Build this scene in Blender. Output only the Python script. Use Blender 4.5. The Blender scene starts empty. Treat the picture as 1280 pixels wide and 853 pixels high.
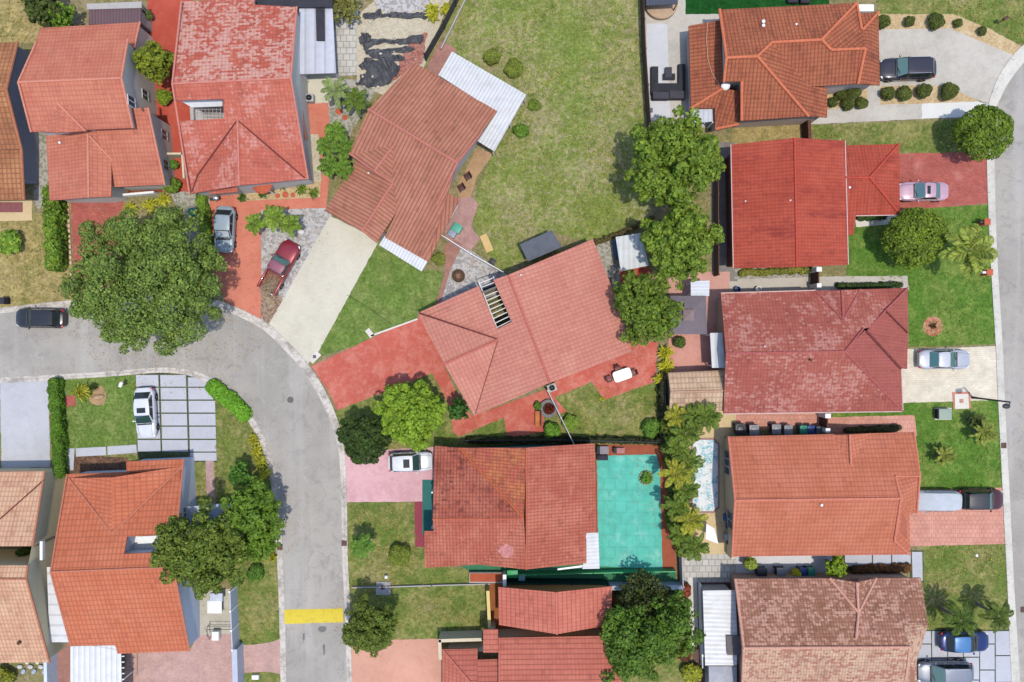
import bpy, bmesh, math, random
import numpy as np
from mathutils import Vector, Matrix
R = math.radians
SC = bpy.context.scene
COL = SC.collection
random.seed(7); RNG = np.random.default_rng(7)

# ------------------------------------------------------------------ camera, light, exposure
H = 68.0                 # drone height above the ground, metres
S = 1.0 / 13.0           # metres on the ground per photograph pixel
cam = bpy.data.cameras.new('camera'); cam.sensor_width = 36.0
cam.lens = 36.0 * H / (1280 * S); cam.clip_start = 1.0; cam.clip_end = 3000.0
camo = bpy.data.objects.new('camera', cam); camo.location = (0, 0, H); COL.objects.link(camo)
SC.camera = camo
SUN_EL, SUN_AZ = 77.0, 142.0          # azimuth clockwise from image up (+Y); shadows fall up and a little left
world = bpy.data.worlds.new('World'); SC.world = world; world.use_nodes = True
_nt = world.node_tree; _bg = _nt.nodes['Background']
_sky = _nt.nodes.new('ShaderNodeTexSky'); _sky.sky_type = 'NISHITA'; _sky.sun_disc = False
_sky.sun_elevation = R(SUN_EL); _sky.sun_rotation = R(SUN_AZ)
_nt.links.new(_sky.outputs[0], _bg.inputs[0]); _bg.inputs[1].default_value = 0.15
sun = bpy.data.lights.new('sun', 'SUN'); sun.energy = 2.1; sun.angle = R(1.5); sun.color = (1.0, 0.94, 0.84)
suno = bpy.data.objects.new('sun', sun); COL.objects.link(suno)
_d = Vector((math.sin(R(SUN_AZ)) * math.cos(R(SUN_EL)), math.cos(R(SUN_AZ)) * math.cos(R(SUN_EL)), math.sin(R(SUN_EL))))
suno.rotation_euler = _d.to_track_quat('Z', 'Y').to_euler(); suno.location = _d * 100
SC.view_settings.view_transform = 'Standard'; SC.view_settings.look = 'None'
SC.view_settings.exposure = 1.08; SC.view_settings.gamma = 1.0; SC.view_settings.use_curve_mapping = False
SC.cycles.max_bounces = 6; SC.cycles.diffuse_bounces = 3; SC.cycles.transparent_max_bounces = 6
KA = 2.0                 # sunlit picture value of a surface of albedo 1

# ------------------------------------------------------------------ helpers
def P(x, y, z=0.0):
    k = S * (H - z) / H
    return Vector(((x - 640.0) * k, (426.5 - y) * k, z))

def lin(c):
    c /= 255.0
    return c / 12.92 if c <= .04045 else ((c + .055) / 1.055) ** 2.4

def A(r, g, b, k=None):
    k = k or KA
    return (min(lin(r) / k, .85), min(lin(g) / k, .85), min(lin(b) / k, .85), 1.0)

class NT:
    def __init__(s, name):
        s.m = bpy.data.materials.new(name); s.m.use_nodes = True
        s.t = s.m.node_tree; s.b = s.t.nodes['Principled BSDF']
        s.b.inputs['Roughness'].default_value = .9
        s.b.inputs['Specular IOR Level'].default_value = .25
        s._pos = None
    def node(s, ty): return s.t.nodes.new(ty)
    def set(s, inp, v):
        if hasattr(v, 'is_linked') or isinstance(v, bpy.types.NodeSocket): s.t.links.new(v, inp)
        else: inp.default_value = v
    def pos(s):
        if s._pos is None: s._pos = s.node('ShaderNodeNewGeometry').outputs['Position']
        return s._pos
    def noise(s, scale, detail=3, rough=.55, vec=None, dist=0):
        n = s.node('ShaderNodeTexNoise'); s.set(n.inputs['Vector'], vec or s.pos())
        n.inputs['Scale'].default_value = scale; n.inputs['Detail'].default_value = detail
        n.inputs['Roughness'].default_value = rough; n.inputs['Distortion'].default_value = dist
        return n.outputs['Fac']
    def math(s, op, a, b=0.0, c=None):
        n = s.node('ShaderNodeMath'); n.operation = op; s.set(n.inputs[0], a); s.set(n.inputs[1], b)
        if c is not None: s.set(n.inputs[2], c)
        return n.outputs[0]
    def ss(s, v, lo, hi):
        n = s.node('ShaderNodeMapRange'); n.interpolation_type = 'SMOOTHSTEP'; s.set(n.inputs[0], v)
        n.inputs[1].default_value = lo; n.inputs[2].default_value = hi
        return n.outputs[0]
    def mr(s, v, lo, hi, a, b):
        n = s.node('ShaderNodeMapRange'); s.set(n.inputs[0], v)
        for i, q in enumerate((lo, hi, a, b)): n.inputs[1 + i].default_value = q
        return n.outputs[0]
    def mix(s, f, a, b, mode='MIX'):
        n = s.node('ShaderNodeMix'); n.data_type = 'RGBA'; n.blend_type = mode
        s.set(n.inputs[0], f); s.set(n.inputs[6], a); s.set(n.inputs[7], b)
        return n.outputs[2]
    def val(s, c, f):               # colour times value
        n = s.node('ShaderNodeVectorMath'); n.operation = 'SCALE'; s.set(n.inputs[0], c if not isinstance(c, tuple) else c[:3]); s.set(n.inputs[3], f)
        return n.outputs[0]
    def bump(s, h, strength=.4, dist=.03):
        n = s.node('ShaderNodeBump'); n.inputs['Strength'].default_value = strength; n.inputs['Distance'].default_value = dist
        s.set(n.inputs['Height'], h); s.t.links.new(n.outputs[0], s.b.inputs['Normal'])
    def out(s, c, rough=None, spec=None, metal=None):
        s.set(s.b.inputs['Base Color'], c)
        if rough is not None: s.set(s.b.inputs['Roughness'], rough)
        if spec is not None: s.b.inputs['Specular IOR Level'].default_value = spec
        if metal is not None: s.b.inputs['Metallic'].default_value = metal
        return s.m

_cache = {}
def plain(name, c, rough=.6, spec=.3, metal=0.0, var=.12, scale=3.0):
    key = (name, c, rough, metal)
    if key in _cache: return _cache[key]
    n = NT(name)
    f = n.mr(n.noise(scale, 4), .3, .7, 1 - var, 1 + var)
    _cache[key] = n.out(n.val(c, f), rough, spec, metal)
    return _cache[key]

def grass(name, g, d, dirt, bal=.5, big=.22, dirtamt=.5):
    n = NT(name)
    a = n.noise(big, 4, .6); b = n.noise(1.1, 5, .7, dist=.4); c = n.noise(3.4, 5, .8); e = n.noise(2.2, 6, .75, dist=1.0); t = n.noise(.07, 3, .5)
    m = n.math('ADD', n.math('MULTIPLY', a, .5), n.math('MULTIPLY', b, .5))
    col = n.mix(n.ss(m, bal - .09, bal + .10), g, d)
    k = n.math('ADD', n.math('MULTIPLY', e, .55), n.math('MULTIPLY', n.math('ADD', n.math('MULTIPLY', a, .6), n.math('MULTIPLY', t, .4)), .45))
    lo = .66 - dirtamt * .26
    col = n.mix(n.math('MULTIPLY', n.ss(k, lo, lo + .10), .85), col, dirt)
    col = n.val(col, n.mr(c, .28, .72, .50, 1.56))
    col = n.val(col, n.mr(b, .3, .7, .84, 1.16))
    col = n.val(col, n.mr(n.noise(.45, 3), .3, .7, .88, 1.12))
    n.bump(n.math('ADD', c, n.noise(18, 3)), .9, .09)
    return n.out(col, .95, .1)

def concrete(name, c, stain, amt=.5, joints=None, rough=.9):
    n = NT(name)
    a = n.noise(.45, 5, .65); b = n.noise(2.0, 6, .75, dist=.6); f = n.noise(9, 4, .8); g = n.noise(.9, 6, .8, dist=1.2)
    col = n.mix(n.math('MULTIPLY', n.ss(n.math('ADD', n.math('MULTIPLY', a, .5), n.math('MULTIPLY', b, .5)), .43, .62), amt), c, stain)
    col = n.val(col, n.mr(n.ss(g, .60, .72), 0, 1, 1.0, .86))
    col = n.val(col, n.mr(f, .3, .7, .90, 1.10)); col = n.val(col, n.mr(n.noise(.2, 3), .3, .7, .93, 1.07))
    n.bump(f, .3, .012)
    return n.out(col, rough, .2)

def paver(name, c1, c2, mort, bw=.24, bh=.12, rot=0.0, stain=None, amt=.35):
    n = NT(name)
    mp = n.node('ShaderNodeMapping'); mp.inputs['Rotation'].default_value[2] = rot; n.t.links.new(n.pos(), mp.inputs['Vector'])
    br = n.node('ShaderNodeTexBrick'); n.t.links.new(mp.outputs[0], br.inputs['Vector'])
    br.inputs['Scale'].default_value = 1.0; br.inputs['Brick Width'].default_value = bw; br.inputs['Row Height'].default_value = bh
    br.inputs['Mortar Size'].default_value = min(bw, bh) * .07; br.inputs['Color1'].default_value = c1; br.inputs['Color2'].default_value = c2; br.inputs['Mortar'].default_value = mort
    col = n.val(br.outputs[0], n.mr(n.noise(.8, 5, .65), .3, .7, .84, 1.16))
    if stain: col = n.mix(n.math('MULTIPLY', n.ss(n.noise(.6, 6, .7), .5, .7), amt), col, stain)
    n.bump(n.math('SUBTRACT', 1.0, br.outputs['Fac']), .4, .01)
    return n.out(col, .88, .25)

def gravel(name, c1, c2, c3, sc=9.0):
    n = NT(name)
    v = n.node('ShaderNodeTexVoronoi'); n.t.links.new(n.pos(), v.inputs['Vector']); v.inputs['Scale'].default_value = sc
    sep = n.node('ShaderNodeSeparateColor'); n.t.links.new(v.outputs['Color'], sep.inputs[0])
    col = n.mix(n.ss(sep.outputs[0], .3, .8), c1, c2)
    col = n.mix(n.ss(n.noise(1.1, 5, .7), .52, .68), col, c3)
    n.bump(v.outputs['Distance'], .6, .04)
    return n.out(col, .95, .15)

def tile(name, base, dark, light, weather=None, wamt=.0, wsc=.25, col=.36, row=.42, cs=.5, rs=.5, tw=.0, streak=False, dirt=.5, run=1.0):
    """clay or concrete roof tiles; UV is metres across (u) and up (v) the slope. tw = how far the wear breaks up tile by tile"""
    def adj(c, k=.12):            # fired clay weathers paler and browner than fresh paint
        l = .3 * c[0] + .59 * c[1] + .11 * c[2]; return (c[0] + (l - c[0]) * k * .6, (c[1] + (l - c[1]) * k) * 1.12, (c[2] + (l - c[2]) * k) * .88, 1.0)
    base, dark, light = adj(base), adj(dark), adj(light)
    n = NT(name)
    uv = n.node('ShaderNodeUVMap').outputs[0]
    sep = n.node('ShaderNodeSeparateXYZ'); n.t.links.new(uv, sep.inputs[0])
    U = n.math('DIVIDE', sep.outputs[0], col); V = n.math('DIVIDE', sep.outputs[1], row)
    fv = n.math('FRACT', V)
    hc = n.math('ABSOLUTE', n.math('SINE', n.math('MULTIPLY', U, math.pi)))
    def cells(cu, cv, bond=False):
        vf = n.math('FLOOR', n.math('DIVIDE', sep.outputs[1], cv)); uu = n.math('DIVIDE', sep.outputs[0], cu)
        if bond: uu = n.math('ADD', uu, n.math('MULTIPLY', vf, .5))
        k = n.node('ShaderNodeCombineXYZ'); n.t.links.new(n.math('FLOOR', uu), k.inputs[0]); n.t.links.new(vf, k.inputs[1])
        w = n.node('ShaderNodeTexWhiteNoise'); w.noise_dimensions = '2D'; n.t.links.new(k.outputs[0], w.inputs[0]); return w.outputs[0]
    wn = cells(col, row)
    c = n.mix(n.ss(n.noise(.35, 5, .65), .40, .62), base, light)
    c = n.mix(n.math('MULTIPLY', n.ss(n.noise(.8, 6, .75), .50, .68), dirt), c, dark)
    c = n.val(c, n.mr(wn, 0, 1, .95, 1.05))
    c = n.mix(n.math('MULTIPLY', n.ss(wn, .965, .975), .28), c, light); c = n.mix(n.math('MULTIPLY', n.ss(cells(col, row, True), .97, .98), .30), c, dark)
    sv = n.node('ShaderNodeVectorMath'); sv.operation = 'MULTIPLY'; n.t.links.new(uv, sv.inputs[0]); sv.inputs[1].default_value = (1.3, .13, 1)
    c = n.mix(n.math('MULTIPLY', n.ss(n.noise(1.0, 4, .7, vec=sv.outputs[0]), .52, .70), .38 * run), c, dark)
    c = n.mix(n.math('MULTIPLY', n.ss(n.noise(1.7, 4, .7, vec=sv.outputs[0]), .55, .75), .30 * run), c, light)
    if weather:
        raw = n.node('ShaderNodeVectorMath'); raw.operation = 'MULTIPLY'; n.t.links.new(uv, raw.inputs[0])
        raw.inputs[1].default_value = (1.5, .30, 1) if streak else (1, 1, 1)
        w1 = n.noise(wsc, 4, .65, vec=raw.outputs[0]); w2 = n.noise(wsc * 7, 5, .75, vec=raw.outputs[0])
        w = n.math('ADD', n.math('MULTIPLY', w1, .6), n.math('MULTIPLY', w2, .4))
        if tw: w = n.math('ADD', w, n.math('ADD', n.mr(cells(.30, .20, True), 0, 1, -tw, tw), n.mr(cells(.6, .2, True), 0, 1, -tw * .6, tw * .6)))
        c = n.mix(n.math('MULTIPLY', n.ss(w, .60 - wamt * .3, .70 - wamt * .3), .8), c, weather)
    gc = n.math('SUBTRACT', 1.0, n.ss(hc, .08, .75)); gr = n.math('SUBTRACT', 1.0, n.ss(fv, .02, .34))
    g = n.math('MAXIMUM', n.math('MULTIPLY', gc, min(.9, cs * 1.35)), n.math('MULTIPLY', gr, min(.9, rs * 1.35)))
    c = n.mix(g, c, dark)  # shade of tile grooves and row gaps painted in as dark joints
    h = n.math('ADD', n.math('MULTIPLY', hc, .7), n.math('MULTIPLY', n.math('SUBTRACT', 1.0, fv), .6))
    n.bump(h, .6, .07)
    return n.out(c, .85, .2)

def metal_sheet(name, c, pitch=.25, along='X', stain=None, rot=0.0):
    n = NT(name)
    mp = n.node('ShaderNodeMapping'); mp.inputs['Rotation'].default_value[2] = rot; n.t.links.new(n.pos(), mp.inputs['Vector'])
    sep = n.node('ShaderNodeSeparateXYZ'); n.t.links.new(mp.outputs[0], sep.inputs[0])
    u = n.math('MULTIPLY', sep.outputs[along], 2 * math.pi / pitch); w = n.math('SINE', u)
    col = n.val(c, n.mr(n.noise(1.2, 5, .7), .3, .7, .9, 1.08))
    if stain: col = n.mix(n.math('MULTIPLY', n.ss(n.noise(.9, 5, .7), .5, .7), .6), col, stain)
    col = n.val(col, n.mr(n.ss(w, -1, -.6), 0, 1, .78, 1.0))
    n.bump(w, .5, .03)
    return n.out(col, .45, .4)

_leafc = {}
def leaf(c1, c2, trans=.25, rough=.6):
    key = (c1, c2, trans)
    if key in _leafc: return _leafc[key]
    c1 = (c1[0] * 1.30, c1[1] * 1.26, c1[2] * .82, 1); c2 = (c2[0] * 1.62, c2[1] * 1.56, c2[2] * .95, 1)
    n = NT('leaf'); g = n.node('ShaderNodeNewGeometry')
    f = g.outputs['Random Per Island']
    col = n.mix(f, c1, c2)
    col = n.val(col, n.mr(n.noise(.7, 4, .65), .3, .7, .72, 1.26))
    n.out(col, rough, .2)
    tr = n.node('ShaderNodeBsdfTranslucent'); n.t.links.new(n.val(col, 1.3), tr.inputs[0])
    mx = n.node('ShaderNodeMixShader'); mx.inputs[0].default_value = trans
    n.t.links.new(n.b.outputs[0], mx.inputs[1]); n.t.links.new(tr.outputs[0], mx.inputs[2])
    n.t.links.new(mx.outputs[0], n.t.nodes['Material Output'].inputs[0])
    _leafc[key] = n.m
    return n.m

# ------------------------------------------------------------------ objects
LOC = {}
def tag(o, label=None, cat=None, group=None, kind=None):
    if label: o['label'] = label
    if cat: o['category'] = cat
    if group: o['group'] = group
    if kind: o['kind'] = kind
    return o

def thing(name, label, cat, loc=(0, 0, 0), rotz=0.0, group=None):
    o = bpy.data.objects.new(name, None); COL.objects.link(o); o.empty_display_size = .3
    o.location = loc; o.rotation_euler = (0, 0, rotz); LOC[o.name] = Vector(loc)
    return tag(o, label, cat, group)

def root_loc(o):
    while o.parent: o = o.parent
    return LOC.get(o.name, Vector((0, 0, 0)))

class MB:
    """collects shapes and links them as ONE mesh object"""
    def __init__(s): s.v = []; s.f = []; s.uv = []
    def add(s, vs, fs, uvs=None):
        b = len(s.v); s.v += [tuple(v) for v in vs]
        for i, f in enumerate(fs):
            s.f.append([b + j for j in f]); s.uv.append(uvs[i] if uvs else None)
        return s
    def box(s, c, d, rz=0.0, M=None, taper=1.0):
        x, y, z = d[0] / 2, d[1] / 2, d[2] / 2; t = taper
        vs = [Vector(p) for p in ((-x, -y, -z), (x, -y, -z), (x, y, -z), (-x, y, -z), (-x * t, -y * t, z), (x * t, -y * t, z), (x * t, y * t, z), (-x * t, y * t, z))]
        Q = M if M is not None else Matrix.Rotation(rz, 3, 'Z')
        return s.add([Q @ v + Vector(c) for v in vs], [(0, 3, 2, 1), (4, 5, 6, 7), (0, 1, 5, 4), (1, 2, 6, 5), (2, 3, 7, 6), (3, 0, 4, 7)])
    def prism(s, pts, z0, z1):
        n = len(pts); a = sum(pts[i][0] * pts[(i + 1) % n][1] - pts[(i + 1) % n][0] * pts[i][1] for i in range(n))
        if a < 0: pts = pts[::-1]
        vs = [(p[0], p[1], z0) for p in pts] + [(p[0], p[1], z1) for p in pts]
        return s.add(vs, [list(range(n))[::-1], list(range(n, 2 * n))] + [(i, (i + 1) % n, n + (i + 1) % n, n + i) for i in range(n)])
    def slab(s, pts, th):                     # 3-D polygon given a thickness downwards
        pts = [Vector(p) for p in pts]; n = len(pts)
        a = sum(pts[i][0] * pts[(i + 1) % n][1] - pts[(i + 1) % n][0] * pts[i][1] for i in range(n))
        if a < 0: pts = pts[::-1]
        vs = pts + [p - Vector((0, 0, th)) for p in pts]
        return s.add(vs, [list(range(n)), list(range(n, 2 * n))[::-1]] + [((i + 1) % n, i, n + i, n + (i + 1) % n) for i in range(n)])
    def tube(s, p0, p1, r0, r1=None, n=8, cap=True):
        p0, p1 = Vector(p0), Vector(p1); r1 = r0 if r1 is None else r1
        d = (p1 - p0); 
        if d.length < 1e-6: return s
        q = d.to_track_quat('Z', 'Y'); vs = []
        for p, r in ((p0, r0), (p1, r1)):
            for i in range(n):
                a = 2 * math.pi * i / n; vs.append(p + q @ Vector((r * math.cos(a), r * math.sin(a), 0)))
        fs = [(i, (i + 1) % n, n + (i + 1) % n, n + i) for i in range(n)]
        if cap: fs += [list(range(n))[::-1], list(range(n, 2 * n))]
        return s.add(vs, fs)
    def path(s, pts, rs, n=8):
        for i in range(len(pts) - 1): s.tube(pts[i], pts[i + 1], rs[i], rs[i + 1], n)
        return s
    def ell(s, c, r, nu=14, nv=8, M=None, zlo=-1.0):
        vs = []; fs = []; c = Vector(c)
        for j in range(nv + 1):
            ph = math.pi * (j / nv - .5); z = max(math.sin(ph), zlo); k = math.cos(ph)
            for i in range(nu):
                a = 2 * math.pi * i / nu; v = Vector((r[0] * k * math.cos(a), r[1] * k * math.sin(a), r[2] * z))
                vs.append((M @ v if M is not None else v) + c)
        for j in range(nv):
            for i in range(nu): fs.append((j * nu + i, j * nu + (i + 1) % nu, (j + 1) * nu + (i + 1) % nu, (j + 1) * nu + i))
        return s.add(vs, fs)
    def lathe(s, c, prof, n=18):
        vs = []; fs = []
        for r, z in prof:
            for i in range(n): a = 2 * math.pi * i / n; vs.append((c[0] + r * math.cos(a), c[1] + r * math.sin(a), c[2] + z))
        for j in range(len(prof) - 1):
            for i in range(n): fs.append((j * n + i, j * n + (i + 1) % n, (j + 1) * n + (i + 1) % n, (j + 1) * n + i))
        fs.append(list(range(n))[::-1]); fs.append(list(range((len(prof) - 1) * n, len(prof) * n)))
        return s.add(vs, fs)
    def build(s, name, mat, parent=None, smooth=False, bevel=0.0, seg=2, local=False, angle=40):
        L = Vector((0, 0, 0)) if (parent is None or local) else root_loc(parent)
        me = bpy.data.meshes.new(name); me.from_pydata([(v[0] - L[0], v[1] - L[1], v[2] - L[2]) for v in s.v], [], s.f)
        if any(u is not None for u in s.uv):
            ly = me.uv_layers.new(name='UVMap'); k = 0
            for fi, p in enumerate(me.polygons):
                u = s.uv[fi]
                for j in range(p.loop_total):
                    ly.data[p.loop_start + j].uv = u[j] if u else (0, 0)
        bm = bmesh.new(); bm.from_mesh(me)
        if bevel:
            bmesh.ops.remove_doubles(bm, verts=bm.verts, dist=.0005)
            ed = [e for e in bm.edges if len(e.link_faces) == 2 and e.calc_face_angle(0) > R(30)]
            bmesh.ops.bevel(bm, geom=ed, offset=bevel, segments=seg, profile=.5, affect='EDGES', clamp_overlap=True)
        ng = [f for f in bm.faces if len(f.verts) > 4]
        if ng: bmesh.ops.triangulate(bm, faces=ng)
        bm.to_mesh(me); bm.free()
        if smooth or bevel:
            me.polygons.foreach_set('use_smooth', [True] * len(me.polygons))
            try: me.set_sharp_from_angle(angle=R(angle))
            except Exception: pass
        me.materials.append(mat)
        o = bpy.data.objects.new(name, me); COL.objects.link(o)
        if parent: o.parent = parent
        return o

def single(o, label, cat, group=None): return tag(o, label, cat, group)

# --- flat ground sheets
_si = [0]
def catmull(pts, n=6, closed=False):
    out = []; m = len(pts)
    for i in range(m if closed else m - 1):
        if closed: p0, p1, p2, p3 = (pts[(i + k - 1) % m] for k in range(4))
        else: p0, p1, p2, p3 = pts[max(i - 1, 0)], pts[i], pts[i + 1], pts[min(i + 2, m - 1)]
        for k in range(n):
            t = k / n
            out.append(tuple(.5 * (2 * p1[j] + (p2[j] - p0[j]) * t + (2 * p0[j] - 5 * p1[j] + 4 * p2[j] - p3[j]) * t * t + (3 * p1[j] - p0[j] - 3 * p2[j] + p3[j]) * t ** 3) for j in range(2)))
    if not closed: out.append(tuple(pts[-1]))
    return out

def sheet(name, pts, mat, layer, jit=0.03, curve=False, kind='structure'):
    if curve: pts = catmull(pts, 5, True)
    w = [P(x, y) for x, y in pts]
    if jit:
        o = []
        for i in range(len(w)):
            a, b = w[i], w[(i + 1) % len(w)]; k = max(1, int((b - a).length / .35))
            for j in range(k):
                p = a.lerp(b, j / k); o.append(p + Vector((random.uniform(-jit, jit), random.uniform(-jit, jit), 0)))
        w = o
    _si[0] += 1; z = layer * .004 + _si[0] * .00012
    a = sum(w[i].x * w[(i + 1) % len(w)].y - w[(i + 1) % len(w)].x * w[i].y for i in range(len(w)))
    if a < 0: w = w[::-1]
    mb = MB(); mb.add([(p.x, p.y, z) for p in w], [list(range(len(w)))])
    o = mb.build(name, mat); return tag(o, kind=kind)

# --- roofs, walls, houses
def plane_z(a, b, c, x, y):
    A_, B_, C_ = P(*a), P(*b), P(*c); n = (B_ - A_).cross(C_ - A_); o = Vector((0, 0, H)); d = P(x, y, 0) - o
    return o + d * (n.dot(A_ - o) / n.dot(d))

def facet_pts(f):
    ref = [p for p in f if len(p) == 3][:3]
    return [P(*p) if len(p) == 3 else plane_z(*ref, *p) for p in f]

def add_facet(mb, pts, th=.16, off=(0, 0)):
    n = len(pts); a = sum(pts[i].x * pts[(i + 1) % n].y - pts[(i + 1) % n].x * pts[i].y for i in range(n))
    if a < 0: pts = pts[::-1]
    nor = Vector((0, 0, 0))
    for i in range(n): nor += pts[i].cross(pts[(i + 1) % n])
    nor.normalize()
    u = Vector((0, 0, 1)).cross(nor); u = u.normalized() if u.length > 1e-3 else Vector((1, 0, 0)); v = nor.cross(u)
    uvs = [[(p.dot(u) + off[0], p.dot(v) + off[1]) for p in pts]]
    vs = list(pts) + [p - Vector((0, 0, th)) for p in pts]
    fs = [list(range(n)), list(range(n, 2 * n))[::-1]] + [((i + 1) % n, i, n + i, n + (i + 1) % n) for i in range(n)]
    mb.add(vs, fs, uvs + [[(0, 0)] * len(f) for f in fs[1:]])

def cap_tube(mb, p0, p1, r):
    p0, p1 = Vector(p0), Vector(p1); d = p1 - p0; k = max(1, int(d.length / .45))
    for i in range(k):
        a = p0.lerp(p1, i / k); b = p0.lerp(p1, (i + 1.06) / k)
        mb.tube(a, b, r * 1.08, r * .92, 7)

def inset(poly, d):
    n = len(poly); a = sum(poly[i].x * poly[(i + 1) % n].y - poly[(i + 1) % n].x * poly[i].y for i in range(n)); sg = 1 if a > 0 else -1
    out = []
    for i in range(n):
        p, q, r = poly[i - 1], poly[i], poly[(i + 1) % n]
        e1 = Vector((q.x - p.x, q.y - p.y)).normalized(); e2 = Vector((r.x - q.x, r.y - q.y)).normalized()
        n1 = Vector((-e1.y, e1.x)) * sg; n2 = Vector((-e2.y, e2.x)) * sg
        m = n1 + n2; m = m / max(m.length_squared, .25) * 2
        out.append(Vector((q.x + m.x * d, q.y + m.y * d, q.z)))
    return out

class House:
    def __init__(s, label, at, cat='house', name='house'):
        s.root = thing(name, label, cat, P(*at)); s.walls = []
    def roof(s, facets, mat, caps=(), capmat=None, r=.13, name='roof', th=.16):
        mb = MB()
        for f in facets: add_facet(mb, facet_pts(f), th)
        s.r = mb.build(name, mat, s.root)
        if caps:
            for c in caps:
                cb = MB()
                for i in range(len(c) - 1): cap_tube(cb, P(*c[i]) + Vector((0, 0, .02)), P(*c[i + 1]) + Vector((0, 0, .02)), r)
                cb.build('ridge_cap', capmat or mat, s.r, smooth=True)
        return s.r
    def wall(s, outline, mat, ov=.45, drop=.17, z0=0.0):
        pts = inset([P(*p) for p in outline], ov); n = len(pts); mb = MB()
        a = sum(pts[i].x * pts[(i + 1) % n].y - pts[(i + 1) % n].x * pts[i].y for i in range(n))
        if a < 0: pts = pts[::-1]
        for i in range(n):
            p, q = pts[i], pts[(i + 1) % n]
            mb.add([(p.x, p.y, z0), (q.x, q.y, z0), (q.x, q.y, q.z - drop), (p.x, p.y, p.z - drop)], [(0, 1, 2, 3)])
            s.walls.append((p, q))
        s.w = mb.build('wall', mat, s.root); return s.w
    def window(s, x, y, w=.9, h=1.1, panes=2):
        o = Vector((0, 0, H)); d = P(x, y, 0) - o; best = None
        for p, q in s.walls:
            e = Vector((q.x - p.x, q.y - p.y, 0)); nn = Vector((e.y, -e.x, 0)).normalized()
            if nn.dot(d) >= -1e-4: continue
            t = nn.dot(Vector((p.x, p.y, 0)) - o) / nn.dot(d); X = o + d * t
            u = (X - Vector((p.x, p.y, 0))).dot(e) / e.length_squared
            if 0 < u < 1 and X.z > 0 and (best is None or t < best[0]): best = (t, X, e.normalized(), nn)
        if best is None: print('no wall for window', x, y); return
        _, X, e, nn = best; rz = math.atan2(e.y, e.x)
        f = MB()
        for k in (-1, 1):
            f.box(X + e * (k * w / 2) + nn * .03, (.025, .1, h), rz); f.box(X + Vector((0, 0, k * (h / 2 - .02))) + nn * .03, (w, .09, .04), rz)
        for i in range(1, panes): f.box(X + e * (w * (i / panes - .5)) + nn * .03, (.09, .09, h - .08), rz)
        fo = f.build('window', M_frame, s.root)
        MB().box(X + nn * .015, (w - .05, .03, h - .06), rz).build('pane', M_glass, fo)
    def valley(s, pts, mat, w=.07):
        for i in range(len(pts) - 1): MB().tube(P(*pts[i]) + Vector((0, 0, .0)), P(*pts[i + 1]), w, n=6).build('valley_flashing', mat, s.r)
    def part(s, name, mb, mat, parent=None, **k): return mb.build(name, mat, parent or s.root, **k)
    def vent(s, x, y, z, size=.35, mat=None):
        p = P(x, y, z)
        m = MB(); m.tube(p - Vector((0, 0, .4)), p + Vector((0, 0, .15)), size * .35, n=10); m.lathe(p + Vector((0, 0, .12)), [(size * .3, 0), (size * .6, .02), (size * .55, .1), (size * .15, .16)], 12)
        m.build('vent', mat or M_white, s.r, smooth=True)

# ------------------------------------------------------------------ plants
def bark(): return plain('bark', A(120, 105, 90), .95, .1, var=.25, scale=6)

def quads_mesh(name, V, mat, parent=None, L=None):
    """V: (N,4,3) array of quads"""
    n = len(V); me = bpy.data.meshes.new(name)
    if L is not None: V = V - np.array(L)[None, None, :]
    me.vertices.add(n * 4); me.vertices.foreach_set('co', V.reshape(-1).astype(np.float32))
    me.loops.add(n * 4); me.loops.foreach_set('vertex_index', np.arange(n * 4, dtype=np.int32))
    me.polygons.add(n); me.polygons.foreach_set('loop_start', np.arange(0, n * 4, 4, dtype=np.int32))
    try: me.polygons.foreach_set('loop_total', np.full(n, 4, dtype=np.int32))
    except Exception: pass
    me.update(calc_edges=True); me.validate()
    me.materials.append(mat)
    o = bpy.data.objects.new(name, me); COL.objects.link(o)
    if parent: o.parent = parent
    return o

def leaf_quads(C, N, size, asp=.68):
    n = len(C)
    N = N / np.maximum(np.linalg.norm(N, axis=1, keepdims=True), 1e-6)
    T = RNG.normal(size=(n, 3)); T -= (T * N).sum(1, keepdims=True) * N; T /= np.maximum(np.linalg.norm(T, axis=1, keepdims=True), 1e-6)
    B = np.cross(N, T); s = (size * RNG.uniform(.65, 1.3, n))[:, None]
    a = C - T * s; b = C + B * s * asp - N * s * .12; c = C + T * s; d = C - B * s * asp - N * s * .12
    return np.stack([a, b, c, d], 1)

def crown_points(lobes, n, shell=.72):
    Lb = np.array(lobes); w = Lb[:, 3] ** 2; w /= w.sum()
    idx = RNG.choice(len(Lb), n, p=w); D = RNG.normal(size=(n, 3)); D[:, 2] = np.where(D[:, 2] < -.5, -D[:, 2], D[:, 2])
    D /= np.linalg.norm(D, axis=1, keepdims=True); r = Lb[idx, 3] * (shell + (1.06 - shell) * RNG.random(n) ** .6)
    C = Lb[idx, :3] + D * r[:, None]
    keep = np.ones(n, bool)
    for l in Lb:
        q = np.linalg.norm(C - l[:3], axis=1); keep &= ~(q < l[3] * .62)
    return C[keep], D[keep]

def sublobes(lobes, per=7, f=.44, seed=0):
    rg = np.random.default_rng(seed + 5); out = [(l[0], l[1], l[2], l[3] * (.56 if per else 1)) for l in lobes]
    for l in lobes:
        for i in range(per):
            d = rg.normal(size=3); d[2] = abs(d[2]) * .9 - .15; d /= np.linalg.norm(d); q = l[3] * (.74 + .30 * rg.random())
            out.append((l[0] + d[0] * q, l[1] + d[1] * q, l[2] + d[2] * q * .85, l[3] * f * rg.uniform(.65, 1.15)))
    return out

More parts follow.
